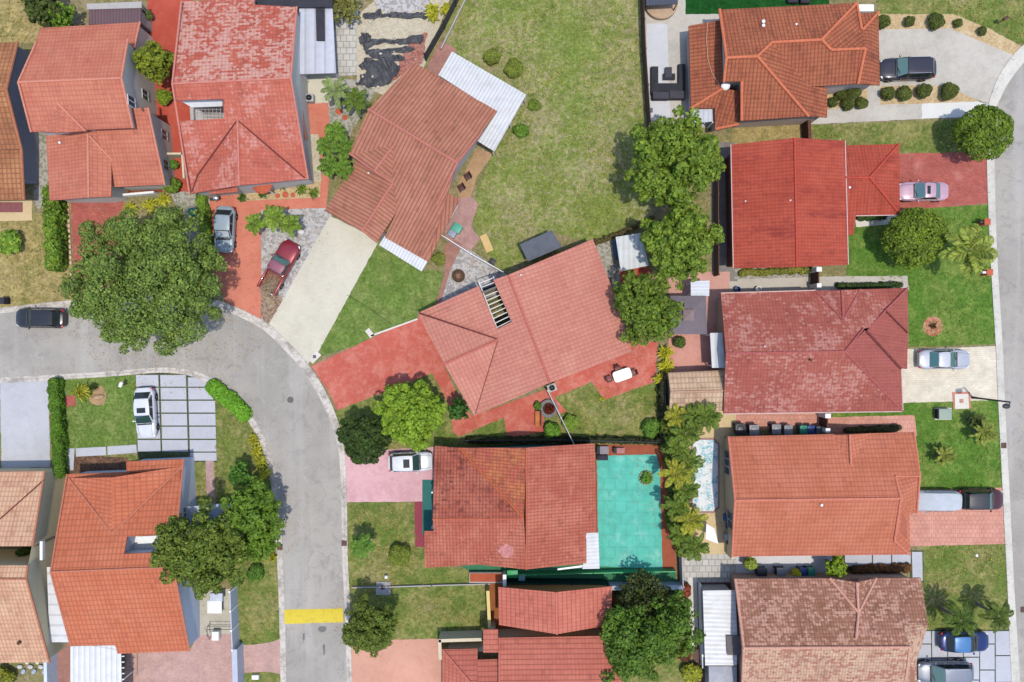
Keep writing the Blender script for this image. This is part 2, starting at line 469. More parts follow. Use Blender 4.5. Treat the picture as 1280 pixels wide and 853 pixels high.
def leaves(lobes, size, dens=5.0, up=.5, shell=.72, asp=.68):
    area = sum(3.1 * l[3] ** 2 for l in lobes)
    n = int(dens * area / (size * size * 1.1)); C, D = crown_points(lobes, n, shell)
    N = D * 1.0 + RNG.normal(size=D.shape) * .42; N[:, 2] += up * .8
    return leaf_quads(C, N, size, asp)

def dome_lobes(c, rad, rz, k=16, lr=.42, jit=.16, seed=0, full=False):
    rg = np.random.default_rng(seed + 11); out = [(c[0], c[1], c[2] - rz * .05, min(rad, rz) * .62)]
    for i in range(k):
        t = (i + .5) / k; ph = math.acos(1 - t * (1.25 if not full else 1.6)); a = i * 2.39996 + rg.uniform(-.3, .3); q = (1 - lr) * rad * (1 + rg.uniform(-jit, jit))
        out.append((c[0] + q * math.sin(ph) * math.cos(a), c[1] + q * math.sin(ph) * math.sin(a), c[2] + (rz - lr * rad * .8) * math.cos(ph) * (1 + rg.uniform(-jit, jit)), lr * rad * (1 + rg.uniform(-.25, .2))))
    return out

def trunk_mb(base, top, r, lobes, nl=7):
    m = MB(); b = Vector(base); t = Vector(top); mid = b.lerp(t, .5) + Vector((random.uniform(-.1, .1), random.uniform(-.1, .1), 0)) * (t - b).length * .4
    m.path([b - Vector((0, 0, .05)), b + Vector((0, 0, .25)), mid, t], [r * 1.5, r * 1.1, r * .9, r * .7], 9)
    ls = sorted(lobes[1:], key=lambda l: -l[3])[:nl]
    for l in ls:
        e = Vector(l[:3]); q = t.lerp(e, .5) + Vector((0, 0, -.12 * (e - t).length)); m.path([mid.lerp(t, .7), q, e], [r * .5, r * .32, r * .1], 6)
    return m

def tree(label, x, y, rpx, zc, rz=None, c1=None, c2=None, size=.2, k=18, lr=.42, jit=.16, group=None, cat='tree', dens=5, name='broadleaf_tree', lobes=None, seed=None, shell=.72, trans=.3, sub=7):
    """x,y,rpx: crown centre and radius as seen in the photograph, zc: height of the crown's widest level"""
    c = P(x, y, zc); rad = rpx * S * (H - zc) / H; rz = rz or rad * .75
    seed = seed if seed is not None else int(x * 7 + y)
    if lobes: L = [tuple(P(a, b, z)) + (q * S * (H - z) / H,) for a, b, z, q in lobes]
    else: L = dome_lobes(c, rad, rz, k, lr, jit, seed)
    root = thing(name, label, cat, (c.x, c.y, 0), 0, group)
    cr = quads_mesh('crown', leaves(sublobes(L, sub, seed=seed), size, dens * .62, shell=shell), leaf(c1, c2, trans), root, LOC[root.name])
    trunk_mb((c.x, c.y, 0), (c.x, c.y, max(.4, zc - rz * .35)), max(.05, rad * .06), L).build('trunk', bark(), root, smooth=True)
    return root

def shrub(label, x, y, rpx, h, c1, c2, size=.1, group=None, cat='shrub', name='shrub', dens=4.5, k=10, jit=.1, lr=.5):
    zc = h * .55; c = P(x, y, zc); rad = rpx * S * (H - zc) / H
    root = thing(name, label, cat, (c.x, c.y, 0), 0, group)
    L = dome_lobes(c, rad, h - zc, k, lr, jit, int(x + 3 * y), True)
    L = [(a, b, min(max(z, q * .6), h), q) for a, b, z, q in L]
    quads_mesh('foliage', leaves(L, size, dens), leaf(c1, c2), root, LOC[root.name])
    m = MB()
    for i in range(5):
        a = i * 1.256; m.tube((c.x, c.y, 0), (c.x + rad * .5 * math.cos(a), c.y + rad * .5 * math.sin(a), zc), .03, .012, 5)
    m.build('stem', bark(), root)
    return root

def hedge(label, pts, wpx, h, c1, c2, size=.09, cat='hedge', name='hedge', dens=4, jit=.13, group=None):
    """clipped hedge along a line of photograph points taken at its top"""
    w = [P(x, y, h * .8) for x, y in pts]; half = wpx * S / 2; L = []
    for i in range(len(w) - 1):
        a, b = w[i], w[i + 1]; k = max(1, int((b - a).length / (half * .75))); e = (b - a).normalized(); n = Vector((-e.y, e.x, 0))
        for j in range(k + 1):
            p = a.lerp(b, j / k)
            for lv in (.28, .72):
                L.append((p.x + n.x * random.uniform(-jit, jit), p.y + n.y * random.uniform(-jit, jit), max(h * lv, .12) + random.uniform(-jit, jit) * .5, half * random.uniform(.85, 1.05)))
    L = [(a, b, min(z, h - q * .75) if h > q else q * .5, q) for a, b, z, q in L]
    root = thing(name, label, cat, (w[0].x, w[0].y, 0), 0, group)
    quads_mesh('foliage', leaves(L, size, dens), leaf(c1, c2), root, LOC[root.name])
    m = MB()
    for i in range(len(w) - 1):
        k = max(1, int((w[i + 1] - w[i]).length / .6))
        for j in range(k): p = w[i].lerp(w[i + 1], (j + .5) / k); m.tube((p.x, p.y, 0), (p.x, p.y, h * .6), .035, .015, 5)
    m.build('stem', bark(), root)
    return root

def frond_quads(base, az, length, rise, droop, nl=20, lw=.045, ll=.5, vee=.25):
    """a feather palm frond: returns leaflet quads and the rachis points"""
    pts = []; 
    for i in range(nl + 1):
        t = i / nl; r = length * (t - .12 * t * t); z = rise * t - droop * t * t
        pts.append(np.array([base[0] + r * math.cos(az), base[1] + r * math.sin(az), base[2] + z]))
    Q = []; side = np.array([-math.sin(az), math.cos(az), 0])
    for i in range(2, nl + 1):
        p = pts[i]; d = pts[i] - pts[i - 1]; d /= np.linalg.norm(d); t = i / nl
        l = ll * (math.sin(math.pi * min(1, .12 + t * .86)) ** .6) * RNG.uniform(.85, 1.1)
        for sg in (-1, 1):
            e = side * sg * .82 + d * .55 + np.array([0, 0, -vee + RNG.uniform(-.12, .12)]); e /= np.linalg.norm(e)
            tip = p + e * l; m = p + e * l * .5; w = d * lw * RNG.uniform(.8, 1.2)
            Q.append([p - w * .5, m - w, tip, m + w])
    # close the rachis itself with a slim strip
    for i in range(nl):
        w = side * .025 * (1 - i / nl * .7); Q.append([pts[i] - w, pts[i + 1] - w, pts[i + 1] + w, pts[i] + w])
    return Q

def palm(label, x, y, zc, frond, n=16, c1=None, c2=None, ll=.55, rise=.6, droop=1.1, group=None, lean=(0, 0), cat='palm', name='palm_tree', tr=.13, lw=.085, nl=20, vee=.3):
    ll *= .72
    c = P(x, y, zc); b = Vector((c.x + lean[0], c.y + lean[1], 0))
    root = thing(name, label, cat, (b.x, b.y, 0), 0, group); Q = []
    for i in range(n):
        t = i / n; a = i * 2.39996 + RNG.uniform(-.25, .25); u = t
        Q += frond_quads((c.x, c.y, c.z), a, frond * RNG.uniform(.85, 1.1) * (1 - .3 * u), (rise + u * 1.3) * frond * .5, droop * frond * .5 * RNG.uniform(.8, 1.2), nl, lw, ll, vee)
    quads_mesh('fronds', np.array(Q), leaf(c1, c2, .3), root, LOC[root.name])
    m = MB(); m.path([b, b.lerp(c, .4) + Vector((.04, 0, 0)), c + Vector((0, 0, .05))], [tr * 1.35, tr, tr * .85], 9)
    m.build('trunk', plain('palm_bark', A(150, 140, 125), .95, .1, var=.2, scale=8), root, smooth=True)
    return root

def tuft(label, x, y, rpx, h, c1, c2, n=60, w=.05, group=None, cat='plant', name='plant', arch=.5):
    """strap-leaved plant (bromeliad, croton, ornamental grass)"""
    c = P(x, y, h * .4); rad = rpx * S; Q = []
    root = thing(name, label, cat, (c.x, c.y, 0), 0, group)
    for i in range(n):
        a = RNG.uniform(0, 6.283); r = rad * RNG.uniform(.45, 1.05); o = np.array([c.x + RNG.normal() * rad * .18, c.y + RNG.normal() * rad * .18, .02])
        d = np.array([math.cos(a), math.sin(a), 0]); sd = np.array([-math.sin(a), math.cos(a), 0]) * w * RNG.uniform(.7, 1.2)
        hh = h * RNG.uniform(.6, 1.1); p1 = o + d * r * .45 + np.array([0, 0, hh * .85]); p2 = o + d * r + np.array([0, 0, hh * (1 - arch)])
        Q.append([o - sd * .5, p1 - sd, p1 + sd, o + sd * .5]); Q.append([p1 - sd, p2 - sd * .2, p2 + sd * .2, p1 + sd])
    quads_mesh('leaves', np.array(Q), leaf(c1, c2, .3), root, LOC[root.name])
    return root

# ------------------------------------------------------------------ vehicles (local axes: +X forward, Z up)
def paint(name, c, metal=.3, rough=.3):
    key = ('paint', name)
    if key in _cache: return _cache[key]
    n = NT('car_paint'); f = n.mr(n.noise(2.0, 3), .3, .7, .94, 1.05)
    n.out(n.val(c, f), rough, .5, metal); n.b.inputs['Coat Weight'].default_value = .4; n.b.inputs['Coat Roughness'].default_value = .06
    _cache[key] = n.m; return n.m

def car(label, x, y, heading, col, kind='sedan', L=4.75, W=1.84, zs=.7, sunroof=False, cat='car', group='cars parked in the neighbourhood', roofcol=None, glass=None, rails=False, name='parked_car', shade=None):
    """heading: degrees clockwise on the photograph from pointing right"""
    p = P(x, y, zs); root = thing(name, label, cat, (p.x, p.y, 0), -R(heading), group)
    body_m = col; GL = glass or M_carglass
    hood, belt, roof = {'sedan': (.92, .95, 1.44), 'suv': (1.02, 1.08, 1.68), 'van': (1.0, 1.08, 1.76), 'hatch': (.95, 1.0, 1.52), 'pickup': (1.08, 1.12, 1.78)}[kind]
    h = L / 2; w = W / 2
    # greenhouse: x of windscreen foot, roof front, roof rear, rear window foot (fractions of L)
    xb, xf, xr, xe = {'sedan': (.215, .03, -.17, -.35), 'suv': (.235, .07, -.37, -.47), 'van': (.29, .10, -.37, -.475), 'hatch': (.225, .03, -.28, -.445), 'pickup': (.17, .065, -.09, -.125)}[kind]
    xb, xf, xr, xe = xb * L, xf * L, xr * L, xe * L
    # body loft
    st = []; N = 22
    x0 = -h if kind != 'pickup' else -.13 * L
    for i in range(N + 1):
        t = i / N; xx = x0 + (h - x0) * t; u = xx / h
        e = max(0.0, (abs(u) - .70) / .30) if (u > 0 or kind != 'pickup') else 0.0
        hw = w * (1 - .30 * e ** 2.4); 
        if u > .25: top = hood + (belt - hood) * max(0, (.45 - u) / .2) - .22 * max(0, (u - .45) / .55) ** 2.2
        elif xx < xe and kind == 'sedan': top = belt - .02 - .10 * max(0, (-u - .8) / .2) ** 2
        else: top = belt
        if kind in ('suv', 'van', 'hatch') and u < -.9: top = belt - .1 * ((-u - .9) / .1) ** 2
        bot = .27 + .12 * e
        st.append((xx, hw, bot, top))
    m = MB(); vs = []; ring = 14
    for xx, hw, bot, top in st:
        prof = [(-.86, bot), (-.97, bot + .10), (-1, (bot + top) * .48), (-.985, top - .16), (-.93, top - .045), (-.80, top), (-.4, top + .025)]
        full = prof + [(-a, b) for a, b in prof[::-1]]
        vs += [(xx, a * hw, b) for a, b in full]
    fs = []
    for i in range(N):
        for j in range(ring): fs.append((i * ring + j, (i + 1) * ring + j, (i + 1) * ring + (j + 1) % ring, i * ring + (j + 1) % ring))
    fs.append(list(range(ring))); fs.append([N * ring + j for j in range(ring)][::-1])
    m.add(vs, fs); body = m.build('body', body_m, root, smooth=True, local=True, angle=50)
    # cabin frame
    def sec(xx_b, xx_t, wb, wt, zb, zt): return (xx_b, xx_t, wb, wt, zb, zt)
    wb, wt = w * .93, w * .79; zb, zt = belt - .06, roof
    m = MB(); nx = 8; ny = 8; vs = []
    for i in range(nx + 1):
        t = i / nx; xt = xr + (xf - xr) * t
        for j in range(ny + 1):
            s_ = j / ny * 2 - 1; vs.append((xt, s_ * wt * (1 - .05 * abs(2 * t - 1) ** 3) * (1 - .09 * (1 - t) ** 2), zt - .05 * s_ ** 4 - .035 * abs(2 * t - 1) ** 2.5))
    fs = [(i * (ny + 1) + j, (i + 1) * (ny + 1) + j, (i + 1) * (ny + 1) + j + 1, i * (ny + 1) + j + 1) for i in range(nx) for j in range(ny)]
    m.add(vs, fs); b0 = len(m.v)
    rim = [i * (ny + 1) for i in range(nx + 1)] + [nx * (ny + 1) + j for j in range(1, ny + 1)] + [i * (ny + 1) + ny for i in range(nx - 1, -1, -1)] + [j for j in range(ny - 1, 0, -1)]
    low = []
    for k in rim:
        vx, vy, vz = m.v[k]; tx = (vx - xr) / (xf - xr); low.append((xe + (xb - xe) * tx, vy / wt * wb, zb))
    m.v += low; q = len(rim)
    for k in range(q):
        m.f.append([rim[k], rim[(k + 1) % q], b0 + (k + 1) % q, b0 + k]); m.uv.append(None)
    m.build('roof', roofcol or body_m, root, smooth=True, local=True, angle=35)
    def pane(name, q, off, mat=GL, parent=root):
        q = [Vector(v) for v in q]; n = (q[1] - q[0]).cross(q[3] - q[0]).normalized()
        if n.z < 0: n = -n
        mm = MB(); a = [v + n * off for v in q]; b = [v - n * .02 for v in q]
        mm.add(a + b, [(0, 1, 2, 3), (7, 6, 5, 4)] + [(i, 4 + i, 4 + (i + 1) % 4, (i + 1) % 4) for i in range(4)]); return mm.build(name, mat, parent, local=True)
    def lerp(a, b, t): return a + (b - a) * t
    def on(xbot, xtop, t, s_, ): return (lerp(xbot, xtop, t), s_ * lerp(wb, wt, t), lerp(zb, zt - .05, t))
    ws = [on(xb, xf, .12, -.90), on(xb, xf, .12, .90), on(xb, xf, .93, .90), on(xb, xf, .93, -.90)]
    o_ = pane('windshield', ws, .014)
    if shade: pane('sun_shade', [on(xb, xf, .2, -.8), on(xb, xf, .2, .8), on(xb, xf, .85, .8), on(xb, xf, .85, -.8)], .02, shade)
    pane('rear_window', [on(xe, xr, .2, -.86), on(xe, xr, .2, .86), on(xe, xr, .93, .86), on(xe, xr, .93, -.86)], .014, M_carglass if kind in ('suv', 'van', 'hatch') else GL)
    def side(s_, a, b):
        def pt(fx, t):
            xx_b = lerp(xe, xb, fx); xx_t = lerp(xr, xf, fx); return (lerp(xx_b, xx_t, t), s_ * lerp(wb, wt, t), lerp(zb, zt - .05, t))
        qd = [pt(a, .2), pt(b, .2), pt(b, .9), pt(a, .9)]; q3 = [Vector(v) for v in qd]; n = Vector((0, s_, .35)).normalized()
        mm = MB(); A_ = [v + n * .014 for v in q3]; B_ = [v - n * .02 for v in q3]
        mm.add(A_ + B_, [(0, 1, 2, 3), (7, 6, 5, 4)] + [(i, 4 + i, 4 + (i + 1) % 4, (i + 1) % 4) for i in range(4)]); mm.build('side_window', M_carglass, root, local=True)
    for s_ in (-1, 1):
        if kind == 'pickup': side(s_, .08, .93)
        else:
            side(s_, .53, .93); side(s_, .10, .49)
    if sunroof: pane('sunroof', [(lerp(xr, xf, .55), -wt * .55, zt - .004), (lerp(xr, xf, .55), wt * .55, zt - .004), (lerp(xr, xf, .88), wt * .55, zt - .014), (lerp(xr, xf, .88), -wt * .55, zt - .014)], .016, M_carglass)
    if rails:
        for s_ in (-1, 1):
            mm = MB(); mm.path([(xr + .15, s_ * wt * .93, zt - .02), (xr + .3, s_ * wt * .93, zt + .06), (xf - .3, s_ * wt * .93, zt + .06), (xf - .15, s_ * wt * .93, zt - .02)], [.022] * 4, 6); mm.build('roof_rail', M_chrome, root, smooth=True, local=True)
    for s_ in (-1, 1):
        mm = MB(); mm.ell((xb - .32 * (xb - xf) - .05, s_ * (w * .93 + .13), belt + .08), (.09, .12, .08), 10, 6); mm.tube((xb - .32 * (xb - xf), s_ * w * .86, belt + .02), (xb - .32 * (xb - xf) - .03, s_ * (w * .93 + .08), belt + .06), .03, n=6); mm.build('wing_mirror', body_m, root, smooth=True, local=True)
        mm = MB(); mm.ell((h - .23, s_ * w * .66, hood - .28), (.22, .2, .09), 10, 6, Matrix.Rotation(-s_ * .45, 3, 'Z')); mm.build('headlight', M_lamp, root, smooth=True, local=True)
        mm = MB()
        if kind == 'pickup': mm.box((-h + .02, s_ * (w - .1), .85), (.05, .14, .32))
        else: mm.ell((-h + .16, s_ * w * .76, belt - .24), (.15, .17, .11), 10, 6, Matrix.Rotation(s_ * .4, 3, 'Z'))
        mm.build('tail_light', M_red, root, smooth=True, local=True)
    for fx in (.31, -.30):
        for s_ in (-1, 1):
            mm = MB(); c = (fx * L, s_ * (w - .1), .335); mm.lathe((0, 0, 0), [(.22, -.11), (.325, -.11), (.335, -.06), (.335, .06), (.325, .11), (.22, .11)], 20)
            mm.v = [(v[0] + c[0], v[2] + c[1], v[1] + c[2]) for v in mm.v]; ty = mm.build('wheel', M_tyre, root, smooth=True, local=True)
            mm = MB(); mm.lathe((0, 0, 0), [(.215, -.09), (.21, .08), (.06, .115)], 14); mm.v = [(v[0] + c[0], v[2] * s_ + c[1], v[1] + c[2]) for v in mm.v]; mm.build('rim', M_chrome, ty, smooth=True, local=True)
    for s_ in (-1, 1):
        mm = MB(); zt_ = lambda xx: hood + (belt - hood) * max(0, (.45 - xx / h) / .2) - .22 * max(0, (xx / h - .45) / .55) ** 2.2 + .012
        xs = [xb + .02 + (h * .93 - xb) * k / 6 for k in range(7)]; mm.path([(q, s_ * w * (.70 - .10 * (k / 6) ** 2), zt_(q)) for k, q in enumerate(xs)], [.011] * 7, 5); mm.build('hood_seam', M_black, root, local=True)
        mm = MB(); a_ = on(xb, xf, .12, s_ * .08); b_ = on(xb, xf, .30, s_ * .08 + .62); mm.tube((a_[0] + .03, a_[1], a_[2] + .03), (b_[0] + .03, b_[1], b_[2] + .035), .013, n=5); mm.build('wiper', M_black, root, local=True)
    mm = MB(); mm.box((xb + .01, 0, belt + .012), (.13, w * 1.5, .035)); mm.build('cowl', M_black, root, bevel=.01, local=True)
    for s_ in (-1, 1):
        for fx in (.02, -.22):
            if kind != 'pickup' or fx > 0: MB().box((fx * L, s_ * (w * .975), belt - .13), (.18, .03, .035)).build('door_handle', body_m, root, local=True)
    mm = MB(); mm.box((h - .07, 0, .5), (.1, W * .62, .2)); mm.build('front_grille', M_black, root, bevel=.02, local=True)
    mm = MB(); mm.box(((h - x0) * 0 + (0 if kind != 'pickup' else .2), 0, .26), (L * .8, W * .8, .1)); mm.build('underbody', M_black, root, local=True)
    if kind == 'pickup':
        zb_ = .62; xa, xz = -h, -.135 * L
        MB().box(((xa + xz) / 2, 0, zb_), (xz - xa, W * .9, .08)).build('bed_floor', M_rust, root, local=True)
        for s_ in (-1, 1): MB().box(((xa + xz) / 2, s_ * (w * .90), .80), (xz - xa, .16, .62)).build('bed_side', body_m, root, bevel=.04, local=True)
        MB().box((xz - .04, 0, .85), (.06, W * .8, .5)).build('bed_front', body_m, root, local=True)
        MB().box((xa - .02, 0, .45), (.12, W * .85, .12)).build('rear_bumper', M_chrome, root, bevel=.02, local=True)
    return root

# ------------------------------------------------------------------ small things
def bin_(label, x, y, col, lid=None, rz=0.0, h=1.0, w=.6):
    p = P(x, y, h); r = thing('wheelie_bin', label, 'bin', (p.x, p.y, 0), rz, 'wheelie bins between the houses')
    MB().box((0, 0, h * .46), (w * .82, w * .9, h * .86), taper=1.12).build('body', col, r, bevel=.03, local=True)
    l = MB(); l.box((0, .0, h * .93), (w * 1.0, w * 1.1, .06)); l.ell((0, 0, h * .95), (w * .42, w * .45, .06), 12, 6); l.build('lid', lid or col, r, bevel=.015, local=True)
    MB().tube((-w * .35, w * .6, h * .92), (w * .35, w * .6, h * .92), .025).build('handle', col, r, local=True)
    for s_ in (-1, 1): MB().tube((s_ * w * .42, w * .42, .1), (s_ * w * .52, w * .42, .1), .1, n=12).build('wheel', M_tyre, r, local=True)
    return r

def chair(label, x, y, face, col, group=None, h=.85, name='garden_chair', s=1.0):
    p = P(x, y, .45); r = thing(name, label, 'chair', (p.x, p.y, 0), -R(face), group)
    MB().box((0, 0, .43), (.5 * s, .52 * s, .06)).build('seat', col, r, bevel=.02, local=True)
    MB().box((-.27 * s, 0, .68), (.06, .52 * s, .5), M=Matrix.Rotation(-.2, 3, 'Y')).build('backrest', col, r, bevel=.02, local=True)
    for s_ in (-1, 1): MB().box((0, s_ * .27 * s, .62), (.46 * s, .05, .05)).box((.18 * s, s_ * .27 * s, .53), (.05, .05, .2)).build('armrest', col, r, local=True)
    for a in (-1, 1):
        for b in (-1, 1): MB().tube((a * .22 * s, b * .23 * s, .42), (a * .25 * s, b * .25 * s, 0), .022).build('leg', col, r, local=True)
    return r

def fence(label, pts, h, mat, th=.06, post=2.4, cat='fence', name='fence', postmat=None, slats=False, cap=None, pz=0.0):
    w = [P(x, y, pz) for x, y in pts]; root = thing(name, label, cat, (w[0].x, w[0].y, 0)); m = MB()
    for i in range(len(w) - 1):
        a, b = w[i], w[i + 1]; d = b - a; rz = math.atan2(d.y, d.x)
        if slats:
            for k in range(int(h / .16)): m.box(((a.x + b.x) / 2, (a.y + b.y) / 2, .1 + k * .16), (d.length, th * .5, .12), rz)
        else: m.box(((a.x + b.x) / 2, (a.y + b.y) / 2, h / 2), (d.length + th * .9, th, h), rz)
    m.build('panel', mat, root)
    if cap is not None:
        c = MB()
        for i in range(len(w) - 1):
            a, b = w[i], w[i + 1]; d = b - a; c.box(((a.x + b.x) / 2, (a.y + b.y) / 2, h + .03), (d.length + th, th * 1.5, .05), math.atan2(d.y, d.x))
        c.build('coping', cap, root)
    if post:
        for i in range(len(w) - 1):
            a, b = w[i], w[i + 1]; k = max(1, int((b - a).length / post))
            for j in range(k + (i == len(w) - 2)):
                p = a.lerp(b, j / k); MB().box((p.x, p.y, h / 2 + .05), (th + .06, th + .06, h + .1), math.atan2((b - a).y, (b - a).x)).build('post', postmat or mat, root)
    return root

def flat_roof(label, pts, z, mat, name='shed', cat='shed', wallmat=None, th=.1, slope=None, post=None, ov=.2):
    """small roof (points are its corners as photographed at height z or with their own heights) on walls or posts"""
    q = [(p[0], p[1], p[2] if len(p) > 2 else z) for p in pts]; w = [P(*p) for p in q]
    c = sum((v for v in w), Vector((0, 0, 0))) / len(w); root = thing(name, label, cat, (c.x, c.y, 0))
    MB().slab(w, th).build('roof', mat, root)
    if wallmat:
        i = inset(w, ov); m = MB(); n = len(i)
        for k in range(n): a, b = i[k], i[(k + 1) % n]; m.add([(a.x, a.y, 0), (b.x, b.y, 0), (b.x, b.y, b.z - th * .9), (a.x, a.y, a.z - th * .9)], [(0, 1, 2, 3)])
        m.build('wall', wallmat, root)
    if post:
        for v in inset(w, .18): MB().box((v.x, v.y, (v.z - th) / 2), (.1, .1, v.z - th)).build('post', post, root)
    return root

# ------------------------------------------------------------------ materials
M_white = plain('white_paint', (.52, .52, .51, 1), .5, .4, var=.05)
M_frame = plain('window_frame', (.3, .3, .3, 1), .5, .4, var=.05)
M_glass = plain('window_glass', (.03, .04, .05, 1), .08, .6, var=.05)
M_carglass = plain('car_glass', (.014, .018, .018, 1), .06, .4, var=.02)
M_carglass_green = plain('tinted_car_glass', (.07, .13, .12, 1), .06, .45, var=.05)
M_chrome = plain('chrome', (.6, .6, .62, 1), .25, .5, .9, var=.03)
M_lamp = plain('lamp_lens', (.7, .72, .75, 1), .1, .6, var=.03)
M_red = plain('red_lens', (.35, .01, .012, 1), .15, .6, var=.03)
M_tyre = plain('tyre_rubber', (.02, .02, .021, 1), .85, .2, var=.1)
M_black = plain('black_plastic', (.018, .018, .02, 1), .55, .35, var=.15)
M_rust = plain('rusty_steel', A(150, 95, 75), .9, .2, var=.3, scale=4)
M_wood = plain('weathered_wood', A(150, 115, 90), .85, .2, var=.25, scale=5)
M_brown = plain('brown_wood', A(105, 70, 55), .8, .2, var=.25, scale=4)
M_slate = plain('slate_sheet', A(100, 105, 115), .8, .25, var=.14, scale=1.5)
M_dark = plain('charcoal_felt', A(62, 62, 70), .85, .2, var=.2, scale=1.5)
M_cream = plain('cream_stucco', A(235, 220, 190), .9, .15, var=.06)
M_yellow = plain('yellow_stucco', A(240, 215, 140), .9, .15, var=.06)
M_terra = plain('terracotta', A(205, 105, 75), .85, .2, var=.14)
M_grey = plain('grey_stucco', A(190, 185, 180), .9, .15, var=.06)

# ------------------------------------------------------------------ ground
G_base = grass('yard_ground', A(150, 145, 95), A(165, 150, 110), A(165, 150, 130), .5, .2, .6)
G_lot = grass('vacant_lot_grass', A(133, 150, 70), A(160, 161, 94), A(180, 166, 130), .51, .13, .72)
G_rich = grass('rich_lawn', A(98, 138, 52), A(134, 154, 74), A(168, 160, 100), .52, .2, .36)
G_front = grass('front_lawn', A(116, 144, 66), A(142, 156, 88), A(160, 150, 95), .52, .35, .3)
G_mix = grass('patchy_lawn', A(116, 136, 62), A(156, 152, 90), A(176, 160, 120), .5, .25, .56)
G_dry = grass('dry_lawn', A(148, 142, 82), A(188, 168, 112), A(170, 145, 115), .45, .25, .5)
G_turf = grass('artificial_turf', A(30, 88, 34), A(38, 96, 40), A(30, 88, 34), .5, .2, .0)

def asphalt_mat(name, c, c2, dark):
    n = NT(name)
    a = n.noise(.10, 5, .6); b = n.noise(.8, 6, .75, dist=.9); f = n.noise(11, 4, .8)
    col = n.mix(n.ss(a, .40, .60), c, c2); col = n.mix(n.math('MULTIPLY', n.ss(b, .50, .66), .55), col, dark)
    col = n.mix(n.math('MULTIPLY', n.ss(n.noise(.45, 6, .78, dist=1.6), .58, .66), .25), col, A(208, 203, 194))
    wv = n.node('ShaderNodeVectorMath'); wv.operation = 'MULTIPLY'; n.t.links.new(n.pos(), wv.inputs[0]); wv.inputs[1].default_value = (1.0, .06, 1)
    col = n.mix(n.math('MULTIPLY', n.ss(n.noise(.55, 3, .6, vec=wv.outputs[0]), .50, .68), .30), col, A(206, 202, 197))
    v = n.node('ShaderNodeTexVoronoi'); v.feature = 'DISTANCE_TO_EDGE'; v.inputs['Scale'].default_value = .16
    wob = n.node('ShaderNodeVectorMath'); wob.operation = 'ADD'; n.t.links.new(n.pos(), wob.inputs[0]); nc = n.node('ShaderNodeTexNoise'); n.t.links.new(n.pos(), nc.inputs['Vector']); nc.inputs['Scale'].default_value = .7; nc.inputs['Detail'].default_value = 5
    sc = n.node('ShaderNodeVectorMath'); sc.operation = 'SCALE'; n.t.links.new(nc.outputs['Color'], sc.inputs[0]); sc.inputs[3].default_value = 2.2; n.t.links.new(sc.outputs[0], wob.inputs[1]); n.t.links.new(wob.outputs[0], v.inputs['Vector'])
    cr = n.math('MULTIPLY', n.math('SUBTRACT', 1.0, n.ss(v.outputs['Distance'], .004, .012)), n.ss(n.noise(.3, 3), .5, .58))
    col = n.mix(n.math('MULTIPLY', cr, .5), col, dark)
    col = n.val(col, n.mr(f, .25, .75, .80, 1.20))
    n.bump(f, .4, .015); return n.out(col, .92, .2)
M_road = asphalt_mat('aged_asphalt', A(187, 180, 170), A(172, 166, 157), A(152, 147, 140))
M_kerb = concrete('kerb_concrete', A(228, 219, 207), A(158, 148, 138), .85)
M_kerb2 = concrete('pale_kerb_concrete', A(226, 221, 209), A(185, 178, 168), .5)

def world(name, pts, mat):      # far ground sheet
    mb = MB(); mb.add([(-600, -600, -.004), (600, -600, -.004), (600, 600, -.004), (-600, 600, -.004)], [(0, 1, 2, 3)]); return tag(mb.build(name, mat), kind='structure')
world('ground', None, G_base)

# roads
OUT = [(-160, 404), (-60, 397), (0, 392), (75, 385), (180, 379), (250, 381), (287, 391), (325, 410), (348, 430), (376, 460), (396, 491), (412, 524), (421, 553), (425, 585), (427, 640), (428, 700), (431, 760), (434, 853), (437, 960), (440, 1100)]
OUTL = [(-160, 396), (-60, 390), (0, 385), (75, 377), (180, 370), (252, 372), (290, 382), (331, 402), (354, 422), (383, 452), (403, 482), (419, 516), (428, 547), (432, 580), (434, 640), (435, 700), (438, 760), (440, 853), (443, 960), (446, 1100)]
INN = [(-160, 478), (0, 472), (129, 465), (200, 459.5), (240, 463.5), (264, 473), (290, 492), (313, 518), (333, 552), (344, 592), (350, 640), (353, 690), (356, 760), (358, 853), (360, 960), (362, 1100)]
INNL = [(-160, 485), (0, 479), (129, 471.5), (200, 466), (235, 469.5), (259, 479), (284, 498), (307, 522), (326, 555), (337, 594), (343, 641), (346, 691), (349, 760), (351, 853), (353, 960), (355, 1100)]
RK = [(1325, -60), (1300, 30), (1267, 68), (1250, 92), (1240, 115), (1234, 140), (1233, 200), (1237, 313), (1244, 430), (1248, 520), (1254, 640), (1259, 740), (1264, 853), (1272, 1000)]
RR = [(1345, -55), (1318, 42), (1284, 74), (1263, 100), (1252, 120), (1244, 143), (1243, 200), (1246, 313), (1253, 430), (1257, 520), (1263, 640), (1268, 740), (1275, 853), (1283, 1000)]
OUT, OUTL, INN, INNL, RK, RR = (catmull(q, 5) for q in (OUT, OUTL, INN, INNL, RK, RR))
sheet('road', OUT + INN[::-1], M_road, 4, jit=0)
sheet('road', RR + [(1460, 1000), (1480, -55)], M_road, 4, jit=0)

